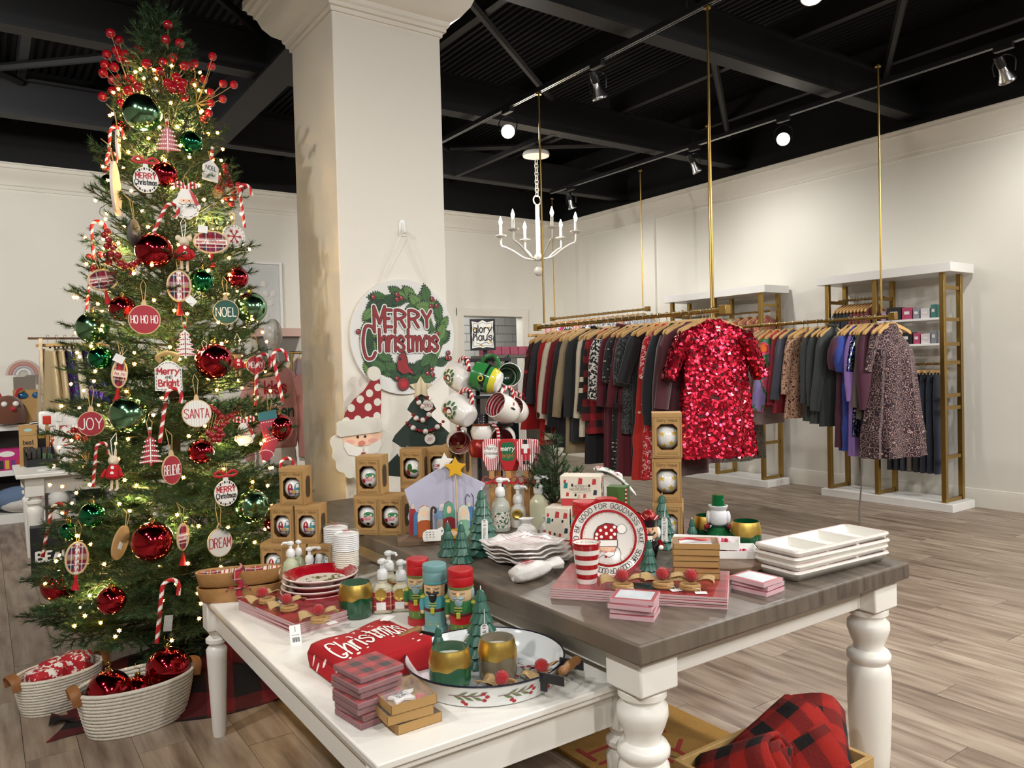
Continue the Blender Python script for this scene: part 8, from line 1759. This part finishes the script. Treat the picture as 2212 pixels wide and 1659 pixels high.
for tx_, mt, x, z, h in (('kiss', mat('script_red', 'a31522', .8), -.0, 1.36, .085), ('the', mat('script_white', 'ece6e4', .8), -.01, 1.275, .075), ('queen', mat('script_green', '174a34', .8), .01, 1.19, .08)):
    k = MB().text(tx_, h, .0075, 0, x, z); k.v = [(x_, -.126 * sqrt(max(.05, 1 - (x_ / .22) ** 2)) - .008, y_) for x_, y_, _ in k.v]; k.build('script_lettering', tw_, mt, 0)
tp_ = thing('white_trousers', 'white trousers on the mannequin', 'trousers', (p.x, p.y, 0), (0, 0, a0)); b = MB(); loft(b, [E(1.0, .15, .106), E(.93, .172, .112), E(.84, .178, .11)]); b.build('hip', tp_, m_wim, 70)
for s in (-1, 1): MB().tube([(s * .088, 0, .88), (s * .093, 0, .6), (s * .088, .008, .42), (s * .084, .015, .16)], [.092, .082, .066, .058], 14).build('trouser_leg', tp_, m_wim, 70)
for o in (t, tw_, tp_): o.scale = (.8, .88, 1)
# framed roses, mantel shelf, leaning frame, rail behind
a, c = pY(606, 568, YB), pY(606, 722, YB); W_, H_ = .62, a.z - c.z; t = thing('framed_art', 'white framed picture of paper roses on the back wall', 'picture', (a.x - W_ / 2, YB, (a.z + c.z) / 2), (UP, 0, 0))
for s in (-1, 1): MB().box((s * (W_ / 2 - .015), 0, .02), (.03, H_, .04)).build('frame_side', t, m_white); MB().box((0, s * (H_ / 2 - .015), .02), (W_ - .06, .03, .04)).build('frame_rail', t, m_white)
MB().box((0, 0, .006), (W_ - .05, H_ - .05, .01)).build('mat_board', t, mat('art_board', 'd6d8d6', .8))
for i in range(13):
    x, y = .03 + .19 * sin(i * 2.4) * (i / 13) ** .5, -.02 + .27 * cos(i * 2.4) * (i / 13) ** .5; b = MB().t(TR(x, y, .011))
    for k in range(3):
        for j in range(5): q = j * 1.257 + k * .6; r = .04 - .011 * k; b.sph((r * .6 * cos(q), r * .6 * sin(q), .004 + .006 * k), r * .62, 8, (1, 1, .35))
    b.build('paper_rose', t, m_wim)
a = pY(648, 720, YB); t = thing('wall_ledge', 'blush wooden ledge shelf on grey brackets under the framed roses', 'shelf', (a.x - .34, YB, a.z - .07)); MB().box((0, -.13, .07), (.68, .26, .11)).build('ledge', t, mat('ledge_blush', 'd3b0a2', .6), bev=.003)
MB().t(TR(0, -.001, 0) @ Matrix.Rotation(UP, 4, 'X')).ext([(-.26, .015), (.26, .015), (.16, -.3), (-.16, -.3)], 0, .2).build('bracket_block', t, mat('bracket_grey', '77716a', .7))
a = pd(671, 735, 6.4); t = thing('leaning_frame', 'dark brown leaning ladder edge behind the column', 'ladder', (a.x - .03, a.y, 0)); MB().tube([(.0, 0, .01), (0, .02, a.z)], .022, 6).tube([(.45, 0, .01), (.45, .02, a.z)], .022, 6).build('rails', t, mat('walnut', '3a2c22', .6))
for z in (.4, .8, 1.2, 1.6): MB().box((.225, .012, z), (.45, .03, .03)).build('rung', t, mat('walnut', '', .6))
a = pd(625, 762, 7.6); t = thing('clothes_rail', 'short gold rail with a few garments behind the mannequin', 'clothes rail', (a.x, a.y, a.z)); MB().tube([(0, 0, 0), (.7, 0, 0)], .013, 10).build('bar', t, m_gold)
for x in (.02, .68): MB().tube([(x, 0, -a.z), (x, 0, 0)], .013, 8).build('upright', t, m_gold)
for i, (x, mt, lab) in enumerate(((.1, mauve, 'mauve blouse behind the mannequin shoulder'), (.2, cream, 'cream blouse behind the mannequin shoulder'), (.32, taupe, 'taupe blouse behind the mannequin shoulder'))): hang('w', (a.x + x, a.y, a.z), UP + .2, 'wooden hanger holding the ' + lab, None); garment('blouse', lab, 'blouse', (a.x + x, a.y, a.z), UP + .2, mt, .8, sl=.5)
# side table with small goods
SX0, SY0, SZ = .16, 6.82, .78; p = pz(34, 1028, SZ); SX0, SY0 = p.x, p.y; t = thing('side_table', 'white side table with turned legs left of the tree', 'table', (SX0, SY0, 0))
MB().box((.6, .45, SZ - .015), (1.2, .9, .03)).build('tabletop', t, m_tw, bev=.005)
for x in (.12, 1.08):
    for y in (.12, .78): leg(t, x, y, [(r * 1.45, z * 1.27) for r, z in LW], (.13, .6), SZ - .03, m_tw)
for y in (.12, .78): MB().box((.6, y, SZ - .1), (.83, .03, .13)).build('apron', t, m_tw)
for x in (.12, 1.08): MB().box((x, .45, SZ - .1), (.03, .53, .13)).build('apron', t, m_tw)
def S_(px, py): Y = min(pz(px, py, SZ).y, SY0 + .72); d = ray(px, 820); return Vector((d.x * Y / d.y, Y, SZ))
q = S_(78, 1006); t = thing('nail_polish_display', 'black counter display of small polish bottles on the side table', 'display box', q, (0, 0, facing(q, 12))); m_bk = mat('card_black', '18181a', .5)
MB().t(TR(-.105, 0, 0) @ RZ(UP) @ TO).ext([(-.09, 0), (.09, 0), (.09, .2), (-.09, .06)], 0, .004).build('side_panel', t, m_bk); MB().t(TR(.105, 0, 0) @ RZ(UP) @ TO).ext([(-.09, 0), (.09, 0), (.09, .2), (-.09, .06)], 0, .004).build('side_panel', t, m_bk); MB().box((0, .088, .11), (.21, .004, .22)).build('back_panel', t, m_bk); MB().box((0, -.088, .03), (.21, .004, .06)).build('front_panel', t, m_bk); MB().box((0, .085, .24), (.2, .004, .04)).build('gold_header', t, m_gold2); MB().box((0, 0, .01), (.2, .17, .02)).build('floor', t, m_bk)
for i in range(5): MB().box((-.075 + i * .037, 0, .06), (.026, .026, .08)).build('polish_bottle', t, mat('polish_%d' % i, ('2a2a30', '3a3a40', '33403a', '5f7a5a', '4a6a50')[i], .1, coat=.6)); MB().box((-.075 + i * .037, 0, .125), (.024, .024, .05)).build('bottle_cap', t, mat('cap_grey', '4a4c50', .2, alpha=.9))
q = S_(56, 985); t = thing('kraft_bag', 'kraft gift bag lettered best mom ever on the side table', 'gift bag', q, (0, 0, facing(q))); MB().box((0, 0, .17), (.13, .07, .34)).build('bag', t, m_kraft); MB().box((0, -.0365, .3), (.13, .002, .09)).build('flap', t, m_kraft, bev=.001); MB().t(TR(0, -.038, .3) @ TO).disc(0, 0, .03, 0, 14, .013).build('handle_hole', t, mat('hole_teal', '9cc4c0', .7)); k = MB().t(TR(0, -.036, .15) @ TO); [k.text(s_, .035, .003, 0, 0, .03 - .045 * i, sx=.8) for i, s_ in enumerate(('best', 'mom', 'ever'))]; k.build('lettering', t, m_bl, 0)
for i in range(3): q = S_(58 + 14 * i, 992); t = thing('gold_bell', ('left', 'middle', 'right')[i] + ' gold bell behind the polish display', 'bell', q + Vector((0, .1, 0))); MB().lathe([(.045, 0), (.042, .02), (.03, .06), (.02, .08), (0, .09)], 18).build('bell_body', t, m_gold2); MB().tube([(.018 * cos(a), 0, .11 + .022 * sin(a)) for a in [2 * pi * j / 14 for j in range(14)]], .005, 6, True).build('ring', t, m_gold2)
q = S_(98, 975)
for i, (x, mt, h, lab) in enumerate(((-.05, m_bk, .3, 'black striped brush leaning in the side table holder'), (.0, m_bam, .34, 'brush with wooden handle and red bristles'), (.04, m_wim, .36, 'white brush standing in the side table holder'))): t = thing('kitchen_brush', lab, 'brush', (q.x + x, q.y + .05, SZ), (.1, .12 * (i - 1), 0)); MB().box((0, 0, h / 2), (.025, .015, h)).build('handle', t, mt, bev=.004); MB().box((0, 0, h + .035), (.06, .03, .07)).build('bristles', t, (mat('bristle_stripe', '222', .8, pat=('stripe', 'Z', 60, [(0, '202022'), (.5, 'dcdcd8')])), mat('bristle_red', 'c0341c', .8), m_wim)[i], bev=.006)
t = thing('shop_card', 'white shop card with a pink apple by the brushes', 'card', S_(96, 1000), (UP - .1, 0, facing(q))); MB().ext([(-.04, 0), (.04, 0), (.04, .09), (-.04, .09)], 0, .001).build('card', t, m_tag); MB().m(m_rl).disc(0, .055, .012, .0015, 12).text('APPLE', .01, .0006, .0015, 0, .02).build('print', t, smooth=0)
m_skull = mat('skull_print', 'ebe7e0', .9, pat=('blotch', 22, [(0, 'ebe7e0'), (.55, 'b5382c'), (.62, 'd98a2a'), (.66, 'ebe7e0'), (.72, '3a3a44')]))
q = S_(148, 990); t = thing('printed_towels', 'upright white towel printed with colourful bull skulls', 'towel', q, (0, 0, facing(q))); MB().box((0, .05, .16), (.32, .06, .32)).build('folded_cloth', t, m_skull, bev=.02)
q = S_(128, 985); t = thing('plain_towel', 'plain white folded towel behind the bull skull towel', 'towel', q + Vector((0, .22, 0)), (0, 0, facing(q))); MB().box((0, 0, .22), (.3, .07, .44)).build('folded_cloth', t, m_wim, bev=.02)
for i in range(2): q = S_(124, 1005 - 3 * i); t = thing('rolled_cloth', ('lower', 'upper')[i] + ' rolled white printed cloth on the side table', 'cloth', q + Vector((.08, .03, .035 + .07 * i)), (0, 0, .3)); MB().tube([(-.08, 0, 0), (.08, 0, 0)], .035, 14).build('roll', t, m_skull)
q = S_(118, 992); t = thing('round_tin', 'round blue tin standing on edge on the side table', 'tin', q + Vector((0, .05, .07)), (UP, 0, facing(q))); MB().lathe([(.07, -.02), (.075, -.015), (.075, .015), (.07, .02), (0, .021)], 26).build('tin', t, mat('tin_blue', '2f5a8a', .3, coat=.3))
for i in range(3): q = S_(100 + 16 * i, 1016 - i); t = thing('greeting_card', ('left', 'middle', 'right')[i] + ' white printed card lying on the side table', 'card', q + Vector((0, 0, .003 * i)), (0, 0, .3 * i)); MB().box((0, .04, .0015), (.16, .11, .003)).build('card', t, m_tag); MB().t(TR(0, .04, .0032)).disc(0, 0, .035, 0, 14, .022).build('print', t, m_blush)
# low white shelf unit against the back wall
X0, X1, Y0, Y1 = -1.2, 1.15, 9.55, 10.1; t = thing('shelf_unit', 'low white shelf unit along the back wall', 'shelf unit', (X0, Y0, 0)); W_ = X1 - X0
for z, nm in ((.05, 'bottom_shelf'), (.53, 'middle_shelf'), (1.0, 'top_shelf')): MB().box((W_ / 2, .27, z), (W_, .54, .1 if z < .1 else .06)).build(nm, t, m_white, bev=.003)
for x in (.02, W_ / 2, W_ - .02): MB().box((x, .28, .5), (.04, .5, .98)).build('side_panel', t, mat('shelf_grey', '8f8c86', .7))
MB().box((W_ / 2, .53, .5), (W_, .02, .98)).build('back_panel', t, mat('shelf_back', '55524e', .8))
def onshelf(px, z, y=9.7): d = ray(px, 820); return Vector((EYE.x + d.x * y / d.y, y, z))
q = onshelf(16, 1.03, 9.6); t = thing('reindeer_plush', 'brown plush reindeer with red nose on the shelf unit', 'plush toy', q, (0, 0, .1)); m_pb = mat('plush_brown', '6b4230', 1, sheen=.4); MB().lathe([(0, 0), (.14, .02), (.16, .12), (.12, .24), (.06, .3), (0, .31)], 20).build('body', t, m_pb); MB().sph((.02, -.15, .17), .028, 10).build('nose', t, m_rib)
for s in (-1, 1): MB().sph((s * .05, -.12, .22), .03, 10).build('eye', t, m_wl); MB().tube([(s * .06, 0, .28), (s * .09, 0, .36), (s * .13, 0, .38)], .014, 6).build('antler', t, m_rib)
q = onshelf(52, 1.03, 9.9); t = thing('rainbow_plush', 'pastel rainbow plush on a display box', 'plush toy', q + Vector((0, 0, .5)))
for i, c_ in enumerate(('c9b4a8', 'c98f84', 'b9b2b4', 'dcdcd8')): MB().tube([((.15 - .03 * i) * cos(a), 0, (.15 - .03 * i) * sin(a) + .02) for a in [pi * j / 14 for j in range(15)]], .017, 8).build('rainbow_band', t, mat('rainbow_' + c_, c_, .9))
t = thing('goggles_box', 'kraft box with blue swim goggles on the shelf unit', 'gift box', q + Vector((.04, -.15, 0))); MB().box((0, 0, .18), (.3, .16, .36)).build('carton', t, m_kraft, bev=.003); MB().box((-.04, .08, .43), (.2, .1, .14)).build('upper_carton', t, mat('carton_grey', '7d7468', .8))
for s in (-1, 1): MB().sph((s * .065, -.085, .3), .05, 12, (1, .3, .7)).build('goggle_lens', t, mat('goggle_blue', '1f5a86', .1, coat=.6))
q = onshelf(8, .56, 9.65); t = thing('craft_kit_box', 'hot pink craft kit box on the middle shelf', 'toy box', q); MB().box((0, 0, .11), (.3, .2, .22)).build('carton', t, mat('box_pink', 'c22a78', .4)); MB().t(TR(0, -.101, .17) @ TO).disc(0, 0, .07, 0, 18, .03).build('round_label', t, m_wl)
for i in range(5): MB().box((-.1 + i * .05, -.101, .06), (.035, .003, .09)).build('crayon_print', t, mat('crayon_%d' % i, ('d9862a', '2a2a30', 'd9b23a', '6a3a8a', 'c0442c')[i], .5))
q = onshelf(35, .1, 9.7); t = thing('shark_plush', 'blue plush shark with red felt mouth on the bottom shelf', 'plush toy', q); MB().sph((0, 0, .14), .26, 20, (1, .6, .52)).build('body', t, mat('plush_blue', '6a7f9e', 1)); MB().sph((.05, -.03, .09), .25, 20, (1, .6, .4)).build('belly', t, mat('plush_white', 'd6d2cc', 1)); k = MB()
for i in range(9): k.add([(.06 + i * .018, -.19 + i * .003, .09 + i * .012), (.09 + i * .018, -.19, .08 + i * .012), (.1 + i * .012, -.17, .19)], [(0, 1, 2)])
k.build('felt_mouth', t, m_rib, 0, solid=.01)
q = onshelf(88, .1, 9.62); t = thing('bunny_box', 'grey window box holding a white plush bunny', 'toy box', q + Vector((.12, 0, 0))); MB().box((0, .1, .2), (.34, .02, .4)).build('backing', t, mat('box_silver', '9a9a9e', .4)); MB().sph((0, 0, .1), .1, 14).sph((.02, -.01, .24), .075, 14).build('plush_bunny', t, m_wim)
# skirt rail
a = pY(68, 731, 8.45); t = thing('chrome_rail', 'chrome clothes rail with sequin skirts at the far left', 'clothes rail', a); MB().box((.42, 0, 0), (.9, .025, .02)).build('bar', t, mat('chrome_dark', '6a5a52', .25, 1))
for x in (.07, .8): MB().box((x, 0, -a.z / 2), (.028, .028, a.z)).build('upright', t, m_slot)
for x in (.07, .8): MB().box((x, 0, -a.z + .012), (.04, .5, .024)).build('foot', t, m_slot)
m_tan = mat('skirt_champagne', 'b9a37c', .35, .3, bump=(14, 1, (6, 6, 1))); m_psq = mat('skirt_purple_sequin', '35206a', .2, .7, pat=('cells', 120, [(0, '2a1a6a'), (.35, '4a2a8a'), (.6, '2f6a3a'), (.8, '6a2a7a')], (1, 1, 1))); m_teal = mat('skirt_teal_sequin', '123f42', .25, .6, pat=('cells', 160, [(0, '0e3236'), (.7, '1f6a66'), (.93, '6fd0c4')])); m_creams = mat('skirt_lining', 'c9bda0', .8)
for i, (x, mt, L_, lab) in enumerate(((.13, m_tan, .72, 'long champagne skirt at the left of the chrome rail'), (.2, m_tan, .7, 'second champagne skirt behind the rail post'), (.27, m_psq, .66, 'purple and green sequin skirt next to the champagne skirts'), (.34, m_creams, .66, 'cream lined skirt between sequin skirts'), (.41, m_psq, .62, 'second purple sequin skirt on the chrome rail'), (.5, m_psq, .58, 'third purple sequin skirt on the chrome rail'), (.6, m_teal, .56, 'teal sequin skirt nearest the tree'))):
    q = a + Vector((x, 0, .012)); hang('c', q, UP + .5, 'clip hanger holding the ' + lab, None); skirt('skirt', lab, q, UP + .5, mt, L_, .1, .2, .05, 5, band=m_creams)
q = pz(118, 1243, 0); t = thing('black_tote', 'black tote box with white capital letters behind the lower boughs', 'box', q, (0, 0, facing(q))); MB().box((.06, .1, .19), (.42, .2, .38)).build('carton', t, m_bk, bev=.004); MB().t(TR(.06, -.002, .12) @ TO).text('BEAUTY', .07, .008, 0, 0, 0).build('lettering', t, m_wl, 0)
q = pz(20, 1215, 0)
# rear counter seen through the mug stand
a = pd(1075, 765, 8.6); t = thing('sock_display', 'grey display table with pink packs seen behind the mug stand', 'display', (a.x, a.y, 0)); MB().box((.2, 0, a.z - .03), (.8, .5, .03)).build('shelf_top', t, mat('bracket_grey', '', .7))
for x in (-.15, .55): MB().box((x, 0, (a.z - .045) / 2), (.04, .45, a.z - .045)).build('leg', t, mat('bracket_grey', '', .7))
for i in range(6): MB().box((-.1 + i * .11, 0, a.z + .035), (.1, .3, .09)).build('pink_pack', t, mat('pack_pink', 'b85a72', .5, noise=(30, .4)))
